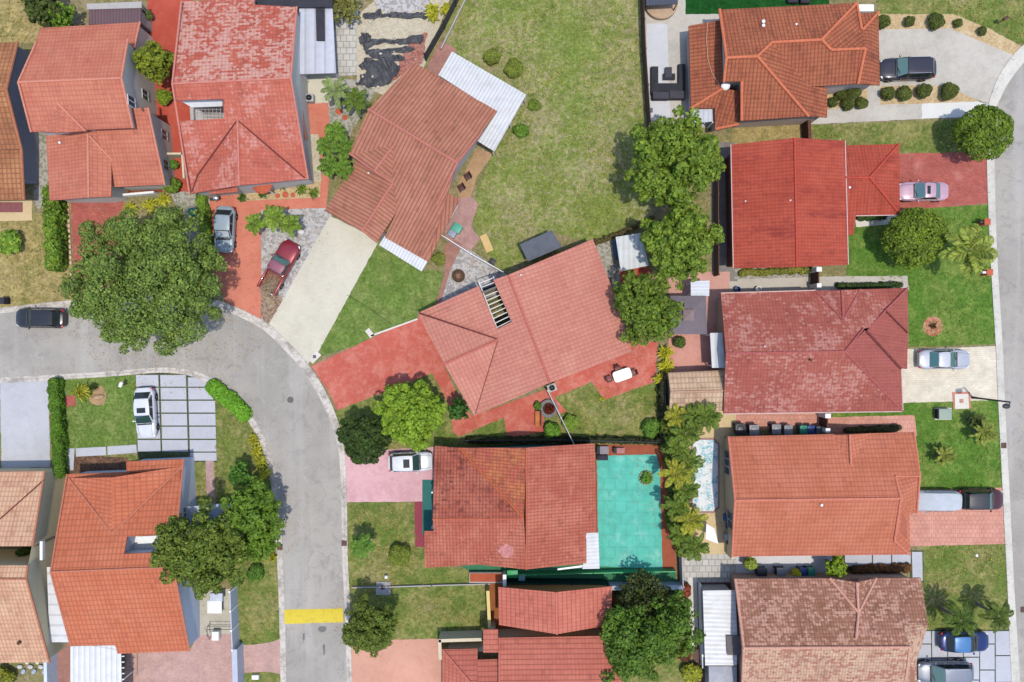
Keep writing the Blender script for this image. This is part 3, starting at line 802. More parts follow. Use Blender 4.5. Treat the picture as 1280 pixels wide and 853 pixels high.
def kerb(a, b, mat, h=.075):     # a: road side, b: garden side
    mb = MB(); pa = [P(*q) for q in a]; pb = [P(*q) for q in b]
    for i in range(len(pa) - 1):
        q = [pa[i], pa[i + 1], pb[i + 1], pb[i]]; c = [pa[i].lerp(pb[i], .45), pa[i + 1].lerp(pb[i + 1], .45)]
        z0, z1 = .025, h
        mb.add([(q[0].x, q[0].y, z0), (q[1].x, q[1].y, z0), (c[1].x, c[1].y, z0 + .006), (c[0].x, c[0].y, z0 + .006)], [(0, 1, 2, 3)])
        mb.add([(c[0].x, c[0].y, z0 + .006), (c[1].x, c[1].y, z0 + .006), (c[1].x + (q[2].x - c[1].x) * .3, c[1].y + (q[2].y - c[1].y) * .3, z1), (c[0].x + (q[3].x - c[0].x) * .3, c[0].y + (q[3].y - c[0].y) * .3, z1)], [(0, 1, 2, 3)])
        mb.add([(c[0].x + (q[3].x - c[0].x) * .3, c[0].y + (q[3].y - c[0].y) * .3, z1), (c[1].x + (q[2].x - c[1].x) * .3, c[1].y + (q[2].y - c[1].y) * .3, z1), (q[2].x, q[2].y, z1), (q[3].x, q[3].y, z1)], [(0, 1, 2, 3)])
        mb.add([(q[3].x, q[3].y, z1), (q[2].x, q[2].y, z1), (q[2].x, q[2].y, 0), (q[3].x, q[3].y, 0)], [(0, 1, 2, 3)])
    o = mb.build('kerb', mat); tag(o, kind='structure')
    bm = bmesh.new(); bm.from_mesh(o.data); bmesh.ops.recalc_face_normals(bm, faces=bm.faces)
    if sum(f.normal.z for f in bm.faces) < 0: bmesh.ops.reverse_faces(bm, faces=bm.faces)
    bm.to_mesh(o.data); bm.free()
def kerb_joints(a, b, h=.0775):
    mb = MB(); acc = 0.0; pa = [P(*q) for q in a]; pb = [P(*q) for q in b]
    for i in range(len(pa) - 1):
        L_ = (pa[i + 1] - pa[i]).length; acc += L_
        if acc < 1.6: continue
        acc = 0.0; q, r = pa[i].lerp(pb[i], .50), pb[i]; d = r - q; e = Vector((-d.y, d.x, 0)).normalized() * .014
        mb.add([(q.x - e.x, q.y - e.y, .036), (r.x - e.x, r.y - e.y, h), (r.x + e.x, r.y + e.y, h), (q.x + e.x, q.y + e.y, .036)], [(0, 1, 2, 3)])
        m_ = q.lerp(r, .4); mb.add([(m_.x - e.x, m_.y - e.y, h), (r.x - e.x, r.y - e.y, h), (r.x + e.x, r.y + e.y, h), (m_.x + e.x, m_.y + e.y, h)], [(0, 1, 2, 3)])
    tag(mb.build('kerb_joint', plain('dirty_joint', A(120, 112, 104), .95, .1)), kind='structure')
kerb_joints(OUT, OUTL); kerb_joints(INN, INNL); kerb_joints(RR, RK)
kerb(OUT, OUTL, M_kerb); kerb(INN, INNL, M_kerb); kerb(RR, RK, M_kerb2)
n = NT('worn_yellow_paint'); w_ = n.noise(1.4, 6, .8, dist=1.0); f_ = n.noise(9, 4, .8)
_c = n.mix(n.ss(n.math('ADD', n.math('MULTIPLY', w_, .6), n.math('MULTIPLY', f_, .4)), .54, .66), A(238, 212, 70), A(204, 188, 120)); _c = n.val(_c, n.mr(f_, .3, .7, .84, 1.12)); _c = n.mix(n.math('MULTIPLY', n.ss(n.noise(.8, 6, .8, dist=1.4), .52, .68), .55), _c, A(150, 138, 96)); n.out(_c, .85, .2)
hb = thing('speed_bump', 'worn yellow painted speed bump across the road', 'speed bump', tuple(P(392, 770))); g_ = MB(); a_, b_, c_, d_ = P(355.5, 762), P(429, 760.5), P(429.5, 778), P(356, 780); vs_ = []
for k in range(9):
    t = k / 8; z_ = .022 + .075 * math.sin(math.pi * t) ** .8
    for u in range(13): q = a_.lerp(b_, u / 12).lerp(d_.lerp(c_, u / 12), t); vs_.append((q.x, q.y + random.uniform(-.012, .012), z_))
g_.add(vs_, [(k * 13 + u, (k + 1) * 13 + u, (k + 1) * 13 + u + 1, k * 13 + u + 1) for k in range(8) for u in range(12)]); g_.build('hump', n.m, hb, smooth=True)
n_ = len(catmull([(0, 0), (1, 1)], 5))
def disc(name, x, y, r, mat, layer, k=20):
    return sheet(name, [(x + r * math.cos(2 * math.pi * i / k), y + r * math.sin(2 * math.pi * i / k)) for i in range(k)], mat, layer)
# soft scuffs on the asphalt
M_tar = asphalt_mat('tar_patch', A(135, 132, 130), A(125, 122, 120), A(115, 112, 110))
for (x, y, a, b) in ((403, 786, 5, 4), (380, 796, 1.5, 5), (405, 812, 1.5, 7), (376, 768, 2, 4)):
    sheet('road_stain', [(x + a * math.cos(t * .6283), y + b * math.sin(t * .6283)) for t in range(10)], M_tar, 5, jit=.05)

# lawns (layer 2), paving (layers 3-5)
sheet('lawn', [(-200, 262), (0, 262), (52, 268), (55, 240), (88, 240), (90, 330), (100, 378), (75, 380), (0, 388), (-200, 405)], G_dry, 2)
sheet('lawn', [(-200, -60), (50, -60), (54, 52), (25, 55), (-200, 55)], G_dry, 2, jit=.1)
sheet('vacant_lot', [(585, -80), (797, -80), (806, 160), (816, 268), (745, 303), (690, 290), (650, 330), (628, 343), (604, 312), (588, 270), (600, 225), (618, 190), (658, 120), (565, 66), (553, 52)], G_lot, 2, jit=.15)
sheet('lawn', [(470, 306), (481, 295), (530, 338), (548, 338), (557, 347), (545, 386), (521, 392), (523, 402), (470, 420), (442, 433), (396, 447), (393, 440), (430, 380)], G_front, 2, jit=.04)
sheet('lawn', [(418, 513), (540, 466), (572, 512), (600, 530), (740, 478), (826, 478), (828, 556), (560, 558), (427, 565)], G_mix, 2)
sheet('lawn', [(430, 627), (520, 627), (532, 685), (532, 708), (588, 712), (610, 728), (612, 792), (552, 800), (437, 802)], G_mix, 2)
sheet('lawn', [(76, 472), (170, 469), (172, 562), (82, 566)], G_front, 2)
sheet('lawn', [(82, 566), (235, 572), (235, 590), (80, 590)], G_mix, 2)
sheet('lawn', [(236, 480), (300, 505), (330, 560), (350, 640), (354, 690), (354, 802), (300, 808), (292, 740), (238, 640)], G_mix, 2)
sheet('lawn', [(303, 842), (340, 840), (355, 846), (355, 900), (303, 900)], G_mix, 3, curve=False)
sheet('lawn', [(-60, 478), (2, 478), (2, 570), (-60, 570)], G_mix, 2)
sheet('lawn', [(1096, -60), (1300, -60), (1290, 56), (1262, 54), (1192, 20), (1096, 20)], G_mix, 2, jit=.06)
sheet('lawn', [(1010, 157), (1200, 150), (1240, 146), (1238, 192), (1125, 195), (1010, 176)], G_mix, 2)
sheet('lawn', [(1058, 282), (1125, 262), (1237, 256), (1246, 430), (1137, 434), (1134, 347), (1058, 346)], G_rich, 2)
sheet('lawn', [(1040, 512), (1128, 505), (1130, 503), (1252, 500), (1256, 611), (1150, 613), (1143, 540), (1040, 524)], G_rich, 2)
sheet('lawn', [(1152, 681), (1259, 679), (1264, 788), (1156, 790)], G_mix, 2)
sheet('lawn', [(755, 728), (860, 728), (866, 900), (760, 900)], G_mix, 2)
sheet('lawn', [(915, 150), (1015, 150), (1020, 180), (915, 185)], G_dry, 2)

C_red = concrete('red_painted_concrete', A(204, 102, 86), A(224, 142, 124), .85)
C_red2 = concrete('brick_red_paint', A(192, 84, 66), A(206, 104, 84), .7)
C_salmon = concrete('salmon_concrete', A(226, 140, 116), A(206, 112, 92), .55)
C_pink = concrete('pink_concrete', A(232, 186, 188), A(214, 160, 164), .7)
C_peach = concrete('peach_concrete', A(228, 172, 148), A(212, 152, 130), .5)
C_pale = concrete('pale_concrete', A(226, 219, 198), A(208, 200, 178), .5)
C_white = concrete('whitened_concrete', A(236, 230, 218), A(216, 204, 186), .5)
C_light = concrete('light_concrete', A(210, 203, 190), A(186, 178, 166), .6)
C_bluegrey = concrete('blue_grey_concrete', A(204, 204, 208), A(186, 186, 190), .5)
C_slab = concrete('concrete_slab', A(205, 206, 213), A(190, 190, 196), .4)
C_maroon = concrete('maroon_paint', A(160, 72, 84), A(150, 66, 76), .4)
C_tan = concrete('tan_deck', A(228, 202, 156), A(210, 184, 138), .5)
C_teal = paver('teal_painted_deck', A(102, 204, 182), A(98, 200, 178), A(96, 194, 173), 1.1, 1.1, 0, A(150, 220, 202), .9)
_n = C_teal.node_tree; _l = [l for l in _n.links if l.to_node.bl_idname == 'ShaderNodeBsdfPrincipled' and l.to_socket.name == 'Base Color'][0]
_s = _n.nodes.new('ShaderNodeTexNoise'); _g = _n.nodes.new('ShaderNodeNewGeometry'); _n.links.new(_g.outputs['Position'], _s.inputs['Vector']); _s.inputs['Scale'].default_value = 1.1; _s.inputs['Detail'].default_value = 7; _s.inputs['Roughness'].default_value = .8; _s.inputs['Distortion'].default_value = 1.4
_r = _n.nodes.new('ShaderNodeMapRange'); _r.interpolation_type = 'SMOOTHSTEP'; _n.links.new(_s.outputs['Fac'], _r.inputs[0]); _r.inputs[1].default_value = .55; _r.inputs[2].default_value = .72; _r.inputs[3].default_value = 0; _r.inputs[4].default_value = .55
_m = _n.nodes.new('ShaderNodeMix'); _m.data_type = 'RGBA'; _n.links.new(_r.outputs[0], _m.inputs[0]); _n.links.new(_l.from_socket, _m.inputs[6]); _m.inputs[7].default_value = A(84, 158, 142); _n.links.new(_m.outputs[2], _l.to_socket)
C_green = concrete('green_painted_deck', A(70, 135, 95), A(60, 118, 84), .5)
C_dirt = concrete('bare_dirt', A(196, 160, 118), A(170, 135, 105), .8)
C_mulch = gravel('red_mulch', A(150, 84, 62), A(112, 62, 48), A(166, 100, 70), 7)
C_brownmulch = gravel('brown_mulch', A(128, 96, 76), A(96, 74, 60), A(150, 116, 88), 7)
C_sandbed = gravel('tan_gravel', A(216, 190, 146), A(196, 166, 122), A(226, 204, 166), 8)
C_gravel = gravel('grey_white_gravel', A(206, 202, 198), A(168, 162, 158), A(186, 172, 160), 5)
C_gravel2 = gravel('weedy_gravel', A(190, 184, 172), A(150, 148, 130), A(140, 142, 104), 5)
C_sand = gravel('sand', A(218, 206, 180), A(200, 188, 162), A(190, 176, 150), 9)
C_joint = grass('grass_joint', A(88, 100, 66), A(98, 104, 76), A(90, 92, 74), .5, .3, .2)
PV_pink = paver('pink_pavers', A(214, 176, 164), A(198, 158, 148), A(186, 150, 140), .22, .11, 0, A(226, 186, 160), .4)
PV_salmon = paver('salmon_pavers', A(226, 164, 142), A(218, 154, 134), A(198, 138, 122), .42, .42, 0, A(232, 180, 160), .4)
PV_red = paver('red_pavers', A(196, 110, 96), A(178, 92, 82), A(160, 84, 76), .24, .12, .3, A(214, 150, 140), .5)
PV_white = paver('white_tiles', A(214, 210, 200), A(200, 196, 186), A(170, 166, 158), .6, .6, 0, A(190, 180, 160), .4)
PV_brick = paver('brown_bricks', A(184, 130, 116), A(164, 112, 100), A(176, 150, 138), .22, .11, .9)
PV_cream = paver('cream_pavers', A(242, 231, 208), A(232, 219, 196), A(216, 204, 182), .40, .20, 0, A(214, 190, 160), .25)

# west block
sheet('driveway', [(-60, 478), (0, 478), (60, 475.5), (63, 584), (-2, 586), (-2, 570), (2, 570), (2, 478)][1:5] + [(2, 585)], C_bluegrey, 3)
sheet('slab_joint', [(169, 468.5), (202, 466), (236, 470), (258, 479), (268, 490), (271, 578), (172, 578)], C_joint, 3)
SL = MB()
def slab_rows(cols, rows):
    for (xa, xb, xa2, xb2) in cols:
        for (ya, yb) in rows:
            f = lambda y: (y - 468) / 108.0
            q = [(xa + (xa2 - xa) * f(ya), ya), (xb + (xb2 - xb) * f(ya), ya), (xb + (xb2 - xb) * f(yb), yb), (xa + (xa2 - xa) * f(yb), yb)]
            SL.prism([P(*p) for p in q], 0, .045)
slab_rows([(170, 198, 173, 201.5), (200.5, 232.5, 203.5, 235.5)], [(469, 483.5), (485, 499.5), (501.2, 515.8), (517.5, 532), (533.6, 548.5), (550.2, 564.5)])
slab_rows([(235, 262, 238, 264)], [(472, 483.5)]); slab_rows([(235, 266, 238, 269)], [(485, 499.5)])
slab_rows([(235, 268, 238, 271)], [(501.2, 515.8), (517.5, 532), (533.6, 548.5), (550.2, 564.5), (566, 576)])
for q in ([(95, 560.5), (132.5, 558.5), (133, 569), (95.5, 571)], [(134.5, 558.3), (170.5, 556), (171.5, 566), (135, 568.8)], [(82, 561), (93.5, 560.5), (92, 588), (84, 588)]): SL.prism([P(*p) for p in q], 0, .045)
tag(SL.build('slab_paving', C_slab), kind='structure')
sheet('path', [(257, 576), (267, 576), (270, 640), (259, 640)], paver('rose_bricks', A(204, 168, 164), A(184, 146, 142), A(196, 176, 170), .22, .11, 0), 3)
sheet('yard_paving', [(158, 814), (238, 812), (249, 792), (292, 790), (300, 806), (318, 806), (338, 803), (352, 798), (352, 843), (338, 840), (303, 841), (303, 920), (150, 920)], PV_pink, 3)
sheet('side_yard', [(244, 738), (292, 736), (296, 792), (249, 794)], concrete('mossy_concrete', A(206, 200, 182), A(180, 172, 150), .6), 3)
sheet('brick_strip', [(64, 800), (90, 800), (90, 920), (64, 920)], PV_brick, 3)
sheet('mulch_bed', [(86, 568), (160, 572), (160, 592), (86, 592)], C_brownmulch, 3, jit=.05)
sheet('mulch_bed', [(120, 486), (128, 484), (133, 494), (130, 504), (118, 507), (111, 500), (114, 494)], C_dirt, 3, jit=.08, curve=True)
sheet('brick_pad', [(79, 496), (94, 494), (95, 508), (81, 510)], PV_red, 3)
sheet('patio', [(-100, 250), (40, 250), (40, 276), (-100, 278)], C_tan, 3)
sheet('driveway', [(88, 244), (154, 244), (156, 300), (140, 380), (96, 390), (92, 330)], PV_red, 3, jit=.02)
sheet('side_path', [(46, 160), (60, 160), (62, 250), (48, 262), (42, 250)], C_gravel2, 3, jit=.05)
sheet('flower_bed', [(148, 228), (200, 226), (204, 240), (150, 246)], C_mulch, 3)
sheet('side_yard', [(206, 226), (246, 226), (262, 245), (264, 330), (238, 330), (222, 262)], C_gravel2, 3, jit=.08)
sheet('patio', [(182, -60), (240, -60), (250, 240), (206, 240), (198, 200), (190, 140), (186, 60)], C_red2, 3)
sheet('driveway', [(262, 236), (298, 236), (298, 252), (400, 247), (402, 218), (412, 218), (408, 260), (326, 263), (327, 404), (300, 391), (284, 382), (264, 330)], C_salmon, 4)
sheet('flower_bed', [(298, 226), (402, 216), (400, 247), (298, 252)], C_sandbed, 3)
sheet('path', [(383, 128), (410, 128), (416, 150), (410, 172), (400, 218), (390, 220), (385, 170)], C_salmon, 3)
sheet('side_path', [(382, 168), (398, 168), (402, 226), (384, 230)], C_sand, 4)
sheet('gravel_bed', [(326, 262), (408, 259), (415, 270), (340, 404), (327, 402)], C_gravel, 3)
sheet('dirt_patch', [(328, 364), (342, 360), (352, 376), (340, 402), (329, 400)], gravel('dry_leaf_dirt', A(176, 152, 132), A(140, 112, 94), A(190, 172, 140), 7), 4, jit=.15, curve=True)
sheet('driveway', [(413, 270), (474, 300), (470, 308), (398, 440), (385, 455), (336, 406)], C_pale, 4)
sheet('patio', [(372, -60), (424, -60), (448, -60), (448, 94), (420, 96), (375, 96)], PV_white, 3)
sheet('side_yard', [(372, 94), (422, 92), (420, 128), (384, 130)], C_pale, 3)
sheet('sand_yard', [(446, 20), (470, 0), (560, -60), (585, -60), (530, 84), (480, 120), (446, 104)], C_sand, 3)
sheet('gravel_bed', [(410, 100), (446, 100), (470, 110), (455, 140), (425, 190), (398, 215), (412, 160)], C_gravel2, 3, jit=.1)
sheet('brick_strip', [(512, 50), (534, 40), (528, 80), (500, 96), (488, 104), (500, 78)], gravel('pinkish_chips', A(190, 130, 116), A(160, 104, 92), A(176, 150, 130), 6), 4, jit=.1)
sheet('patio', [(552, 52), (572, 62), (548, 96), (534, 86), (540, 70)], PV_brick, 3)
sheet('dirt_strip', [(596, 186), (616, 192), (596, 222), (588, 250), (576, 250), (570, 236)], C_dirt, 4, jit=.08)
sheet('patio', [(572, 248), (590, 246), (598, 256), (588, 284), (600, 298), (588, 314), (556, 300), (556, 286)], paver('pink_clay_pavers', A(200, 158, 148), A(184, 142, 134), A(170, 134, 126), .3, .15, 1.0), 4)
sheet('gravel_bed', [(572, 304), (590, 314), (634, 344), (640, 366), (548, 388), (546, 380)], C_gravel, 3)
sheet('path', [(556, 306), (568, 300), (578, 306), (562, 340), (550, 384), (544, 382), (556, 340)], PV_brick, 5)

# red drive and paths round the pink-roofed house in the middle
sheet('driveway', [(389, 458), (442, 433.5), (470, 420), (526, 396), (560, 452), (553, 462), (540, 466.5), (422, 513), (410, 488)], C_red, 4)
sheet('path', [(540, 466), (556, 458), (580, 512), (592, 520), (690, 484), (745, 462), (738, 478), (693, 497), (708, 514), (700, 518), (680, 500), (680, 540), (634, 548), (630, 522), (574, 546), (566, 540), (564, 512)], C_red, 4)
sheet('patio', [(684, 486), (760, 420), (822, 428), (819, 477), (755, 500), (737, 474)], C_red, 3)
sheet('patio', [(772, 336), (812, 334), (812, 352), (772, 354)], C_red2, 3)
sheet('side_yard', [(742, 300), (775, 296), (775, 360), (765, 362)], C_gravel2, 3, jit=.05)
sheet('driveway', [(427, 565), (545, 559), (545, 604), (530, 604), (530, 627), (433, 628)], C_pink, 3)
sheet('path', [(518, 627), (530, 627), (530, 684), (519, 684)], C_maroon, 3)
sheet('driveway', [(438, 803), (490, 800), (556, 798), (560, 920), (441, 920)], C_peach, 3)
sheet('deck_border', [(744, 556), (840, 556), (845, 728), (744, 728)], concrete('rust_red_deck', A(176, 96, 68), A(150, 80, 60), .7), 3)
sheet('pool_deck', [(746, 570), (763, 569.5), (821, 568), (825, 590), (828, 712), (748, 714)], C_teal, 4)
sheet('side_yard', [(560, 700), (748, 708), (844, 712), (846, 728), (620, 730), (588, 714)], C_green, 5)
sheet('side_yard', [(612, 728), (770, 728), (770, 800), (612, 800)], concrete('ochre_paving', A(170, 105, 60), A(140, 85, 50), .6), 3)

# east block
sheet('patio', [(798, -60), (858, -60), (858, 17), (905, 17), (905, 160), (808, 158)], C_light, 3)
sheet('patio', [(808, 30), (834, 30), (838, 155), (810, 156)], concrete('white_tile_walk', A(218, 218, 220), A(205, 204, 206), .4), 4)
sheet('turf', [(856, -60), (1036, -60), (1036, 18), (857, 18)], G_turf, 4)
sheet('gravel_bed', [(1096, 18), (1192, 18), (1232, 34), (1280, 60), (1268, 72), (1188, 40), (1096, 40)], C_sandbed, 3, jit=.04)
sheet('driveway', [(1094, 37), (1188, 36), (1268, 70), (1250, 94), (1238, 130), (1222, 126), (1182, 107), (1094, 108)], C_light, 4)
sheet('gravel_bed', [(1030, 108), (1100, 106), (1182, 106), (1224, 127), (1030, 138)], C_sandbed, 3)
sheet('path', [(1084, 108), (1099, 107), (1100, 131), (1152, 130), (1152, 149), (1005, 156), (1005, 140), (1084, 133)], C_light, 5)
sheet('path', [(1152, 130), (1222, 127), (1238, 131), (1236, 140), (1222, 146), (1152, 149)], concrete('new_white_concrete', A(238, 236, 230), A(226, 222, 214), .3), 5)
sheet('driveway', [(1122, 192), (1234, 190), (1238, 254), (1122, 264)], PV_red, 3)
sheet('path', [(1068, 270), (1126, 264), (1122, 280), (1070, 284)], C_white, 3)
sheet('path', [(888, 350), (1030, 346), (1134, 345), (1136, 362), (1030, 370), (888, 380)], C_light, 3)
sheet('side_path', [(888, 178), (918, 178), (922, 352), (890, 352)], concrete('dark_side_path', A(150, 145, 140), A(120, 116, 112), .6), 3)
sheet('flower_bed', [(918, 332), (1024, 330), (1024, 346), (918, 349)], C_gravel2, 4, jit=.03)
disc('flower_bed', 1166, 408, 12.5, gravel('brick_chips', A(206, 150, 120), A(180, 110, 84), A(160, 140, 90), 4), 4)
sheet('driveway', [(1124, 437), (1245, 433), (1251, 500), (1124, 504)], PV_cream, 3)
sheet('patio', [(836, 405), (912, 405), (912, 475), (836, 475)], concrete('pink_patio', A(222, 164, 148), A(200, 132, 118), .6), 3)
sheet('patio', [(836, 340), (912, 340), (912, 405), (836, 405)], concrete('pale_red_patio', A(224, 172, 156), A(200, 146, 130), .5), 3)
sheet('path', [(905, 512), (1034, 510), (1034, 536), (905, 538)], PV_salmon, 3)
sheet('path', [(1030, 522), (1143, 519), (1146, 545), (1034, 545)], PV_salmon, 4)
sheet('driveway', [(1132, 613), (1255, 610), (1259, 680), (1132, 683)], PV_salmon, 3)
sheet('pool_deck', [(850, 500), (920, 500), (920, 690), (850, 700)], C_tan, 4)
sheet('patio', [(853, 694), (920, 692), (920, 728), (853, 728)], PV_white, 5)
sheet('side_yard', [(826, 470), (836, 500), (852, 500), (856, 728), (846, 728), (842, 556), (828, 556)], C_brownmulch, 3)
sheet('path', [(912, 690), (1042, 690), (1042, 716), (912, 720)], concrete('pale_walk', A(226, 224, 224), A(208, 206, 206), .4), 3)
sheet('slab_joint', [(1040, 688), (1154, 688), (1154, 728), (1138, 728), (1138, 712), (1040, 714)], C_joint, 4)
S2 = MB()
for a, b in ((1056, 1089.5), (1091, 1113.5), (1115, 1138)): S2.prism([P(x, y) for x, y in ((a, 690), (b, 690), (b, 707), (a, 708))], 0, .045)
S2.prism([P(x, y) for x, y in ((1139.5, 690), (1152.5, 690), (1153, 726), (1140.5, 726))], 0, .045)
tag(S2.build('slab_paving', C_slab), kind='structure')
sheet('side_yard', [(866, 722), (930, 722), (930, 920), (866, 920)], concrete('brown_side_yard', A(120, 92, 84), A(100, 78, 70), .5), 4)
sheet('path', [(860, 722), (871, 722), (873, 800), (866, 812), (862, 800)], C_white, 5)
sheet('slab_joint', [(1148, 788), (1265, 787), (1272, 960), (1148, 960)], C_joint, 3)
S3 = MB()
cx = [1146, 1164, 1184, 1203.5, 1224, 1243.5, 1264.5]; offs = [[805, 826, 848], [822.5, 850], [788, 822, 852], [821.5, 850], [805, 837.5], [819.5, 853], []]
for i in range(6):
    ys = [788.3] + [y for y in offs[i] if y > 790] + [880, 920]
    for j in range(len(ys) - 1): S3.prism([P(x, y) for x, y in ((cx[i] + .7, ys[j] + .7), (cx[i + 1] - .7, ys[j] + .7), (cx[i + 1] - .3, ys[j + 1] - .7), (cx[i] + .9, ys[j + 1] - .7))], 0, .045)
tag(S3.build('slab_paving', C_slab), kind='structure')

# ------------------------------------------------------------------ houses
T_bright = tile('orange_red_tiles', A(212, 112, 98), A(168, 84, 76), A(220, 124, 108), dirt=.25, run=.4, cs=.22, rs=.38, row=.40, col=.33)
CAPc = plain('salmon_ridge', A(228, 150, 126), .85, .2, var=.1)
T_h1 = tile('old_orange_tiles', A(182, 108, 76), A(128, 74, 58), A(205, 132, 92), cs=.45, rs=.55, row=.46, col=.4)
h = House('low tan-orange tiled house with a slate grey side wall, cut off at the left edge', (-40, 150))
h.roof([[(22, 53, 2.7), (8, 112, 4.6), (-120, 118, 4.6), (-120, 58, 2.7)], [(8, 112, 4.6), (27, 187, 2.8), (-120, 190, 2.8), (-120, 118, 4.6)], [(27, 187.5, 2.78), (30, 250, 2.35), (-120, 253, 2.35), (-120, 190.5, 2.78)]],
       T_h1, [[(8, 112, 4.6), (-120, 118, 4.6)], [(22, 53, 2.75), (8, 112, 4.65), (27, 187, 2.85), (30, 250, 2.4)]], plain('old_ridge', A(190, 125, 92), .9, .2))
h.wall([(22, 53, 2.7), (8, 112, 4.6), (27, 187, 2.8), (29, 225, 2.5), (-120, 228, 2.5), (-120, 55, 2.7)], plain('slate_stucco', A(168, 172, 190), .9, .15, var=.06), .22)

h = House('two-storey salmon tiled house with beige side wall and paired windows, beside the red patio strip', (110, 150))
h.roof([[(45, 54, 5.0), (160, 49, 5.0), (152, 98, 6.5), (23, 103, 6.5)], [(23, 103, 6.5), (152, 98, 6.5), (166, 160, 5.0), (39, 165, 5.0)],
        [(73, 130, 5.8), (107, 164, 5.02), (73, 166, 5.75)], [(73, 130, 5.8), (73, 166, 5.75), (56, 165, 5.25)],
        [(51, 35, 2.7), (175, 28, 2.7), (168, 62, 3.7), (40, 66, 3.7)], [(112, 136, 4.7), (185, 135, 4.7), (206, 231, 2.7), (142, 234, 2.7)],
        [(56, 146, 2.8), (110, 146, 4.2), (111, 247, 4.2), (62, 251, 2.8)], [(110, 146, 4.2), (139, 168, 3.35), (139, 246, 3.35), (111, 247, 4.2)]],
       T_bright, [[(23, 103, 6.5), (152, 98, 6.5)], [(110, 168, 4.2), (111, 247, 4.2)], [(73, 130, 5.8), (107, 164, 5.05)], [(112, 170, 4.2), (138, 198, 3.4)],
                  [(160, 49, 5.05), (152, 98, 6.55), (166, 160, 5.05)], [(45, 54, 5.05), (23, 103, 6.55), (39, 165, 5.05)], [(185, 135, 4.72), (206, 231, 2.72)], [(175, 28, 2.75), (168, 60, 3.7)]], CAPc, .09)
WB = plain('beige_stucco', A(240, 230, 216), .9, .15, var=.05)
h.wall([(45, 54, 5), (160, 49, 5), (152, 98, 6.5), (166, 160, 5), (39, 165, 5), (23, 103, 6.5)], WB, .22)
h.wall([(51, 35, 2.7), (175, 28, 2.7), (168, 62, 3.7), (40, 66, 3.7)], WB, .22)
h.wall([(112, 136, 4.7), (185, 135, 4.7), (206, 231, 2.7), (142, 234, 2.7)], WB, .22)
h.wall([(57, 166, 2.8), (110, 168, 4.2), (139, 199, 3.35), (139, 246, 3.35), (111, 247, 4.2), (62, 251, 2.8)], WB, .35)
for q in ((164, 127, .9, 1.2), (181, 119, .9, 1.1), (205, 169, .9, 1.1), (207, 207, .9, 1.1)): h.window(*q)
h.vent(76, 179, 3.35, .2); h.part('porch_roof', MB().slab([P(70, 162, 4.2), P(84, 160, 4.2), P(86, 166, 4.2), P(74, 168, 4.2)], .1), M_white)

M_valley = plain('dark_valley_metal', A(120, 62, 56), .8, .2, var=.2)
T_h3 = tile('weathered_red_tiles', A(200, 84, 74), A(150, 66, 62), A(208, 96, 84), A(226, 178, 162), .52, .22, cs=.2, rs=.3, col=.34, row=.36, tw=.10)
h = House('large blotchy red tiled house with whitened tiles and a small open atrium', (300, 120))
zp = (215.5, 105, 6.0), (363.6, 98, 6.0), (385, 224, 2.9)
RR3 = plain('rose_ridge', A(222, 140, 124), .85, .2)
h.roof([[(215.5, 105, 6.0), (363.6, 98, 6.0), (371, 9, 4.2), (318, 6), (318, -2), (227, 2)]], T_h3, [[(215.5, 105, 6), (363.6, 98, 6)], [(227, 2, 4.25), (215.5, 105, 6.05), (237, 242, 2.95)], [(371, 9, 4.25), (363.6, 98, 6.05), (385, 224, 2.95)]], RR3, .09)
T_h3s = tile('rose_red_tiles', A(208, 96, 86), A(160, 74, 68), A(216, 108, 96), A(224, 158, 144), .26, .3, cs=.2, rs=.3, col=.34, row=.36, tw=.05)
h.roof([[(215.5, 105, 5.99), (363.6, 98, 5.99), (385, 224, 2.89), (300, 231), (237, 242), (224, 152), (280, 148), (279, 124), (219, 126)],
        [(297, 150, 4.75), (299, 232, 4.75), (238, 242.5, 2.92), (247, 220, 3.3)], [(297, 150, 4.75), (384, 224, 2.95), (299, 232, 4.75)],
        [(264, 227, 3.25), (297, 225, 3.25), (297, 240, 2.7), (262, 243, 2.7)]], T_h3s, [[(297, 150, 4.78), (299, 232, 4.78)]], RR3, .09)
h.valley([(296, 151, 4.78), (247, 219, 3.36), (240, 240, 3.0)], M_valley); h.valley([(298, 151, 4.78), (381, 223, 3.0)], M_valley)
WW = plain('white_stucco', A(228, 224, 216), .9, .15, var=.05)
h.wall([(227, 2, 4.2), (371, 9, 4.2), (363.6, 98, 6), (385, 224, 2.9), (299, 231, 4.5), (237, 242, 2.9), (226, 170, 4.2), (284, 160, 4.4), (284, 118, 5.4), (217, 118, 5.6), (215.5, 105, 6)], WW, .22)
h.part('awning', MB().slab([P(225, 126, 4.6), P(278, 124, 4.6), P(278, 133, 4.0), P(240, 134.5, 4.0)], .06), M_white)
g_ = MB()
for i in range(8): x = 242 + i * 4.8; g_.box(P(x, 140, 3.2), (.035, 1.0, .035)); 
for k in range(3): g_.box(P(259, 137 + k * 4, 3.26), (2.6, .035, .035))
h.part('trellis', g_, M_grey)
h.part('atrium_floor', MB().prism([P(x, y, .1) for x, y in ((236, 118), (292, 116), (294, 150), (238, 150))], .02, .06), plain('pale_floor', A(206, 200, 196), .9, .2, var=.1))
h.part('lean_roof', MB().slab([P(371, 129, 2.7), P(377, 129, 2.2), P(383, 174, 2.2), P(377, 175, 2.7)], .1), T_bright)

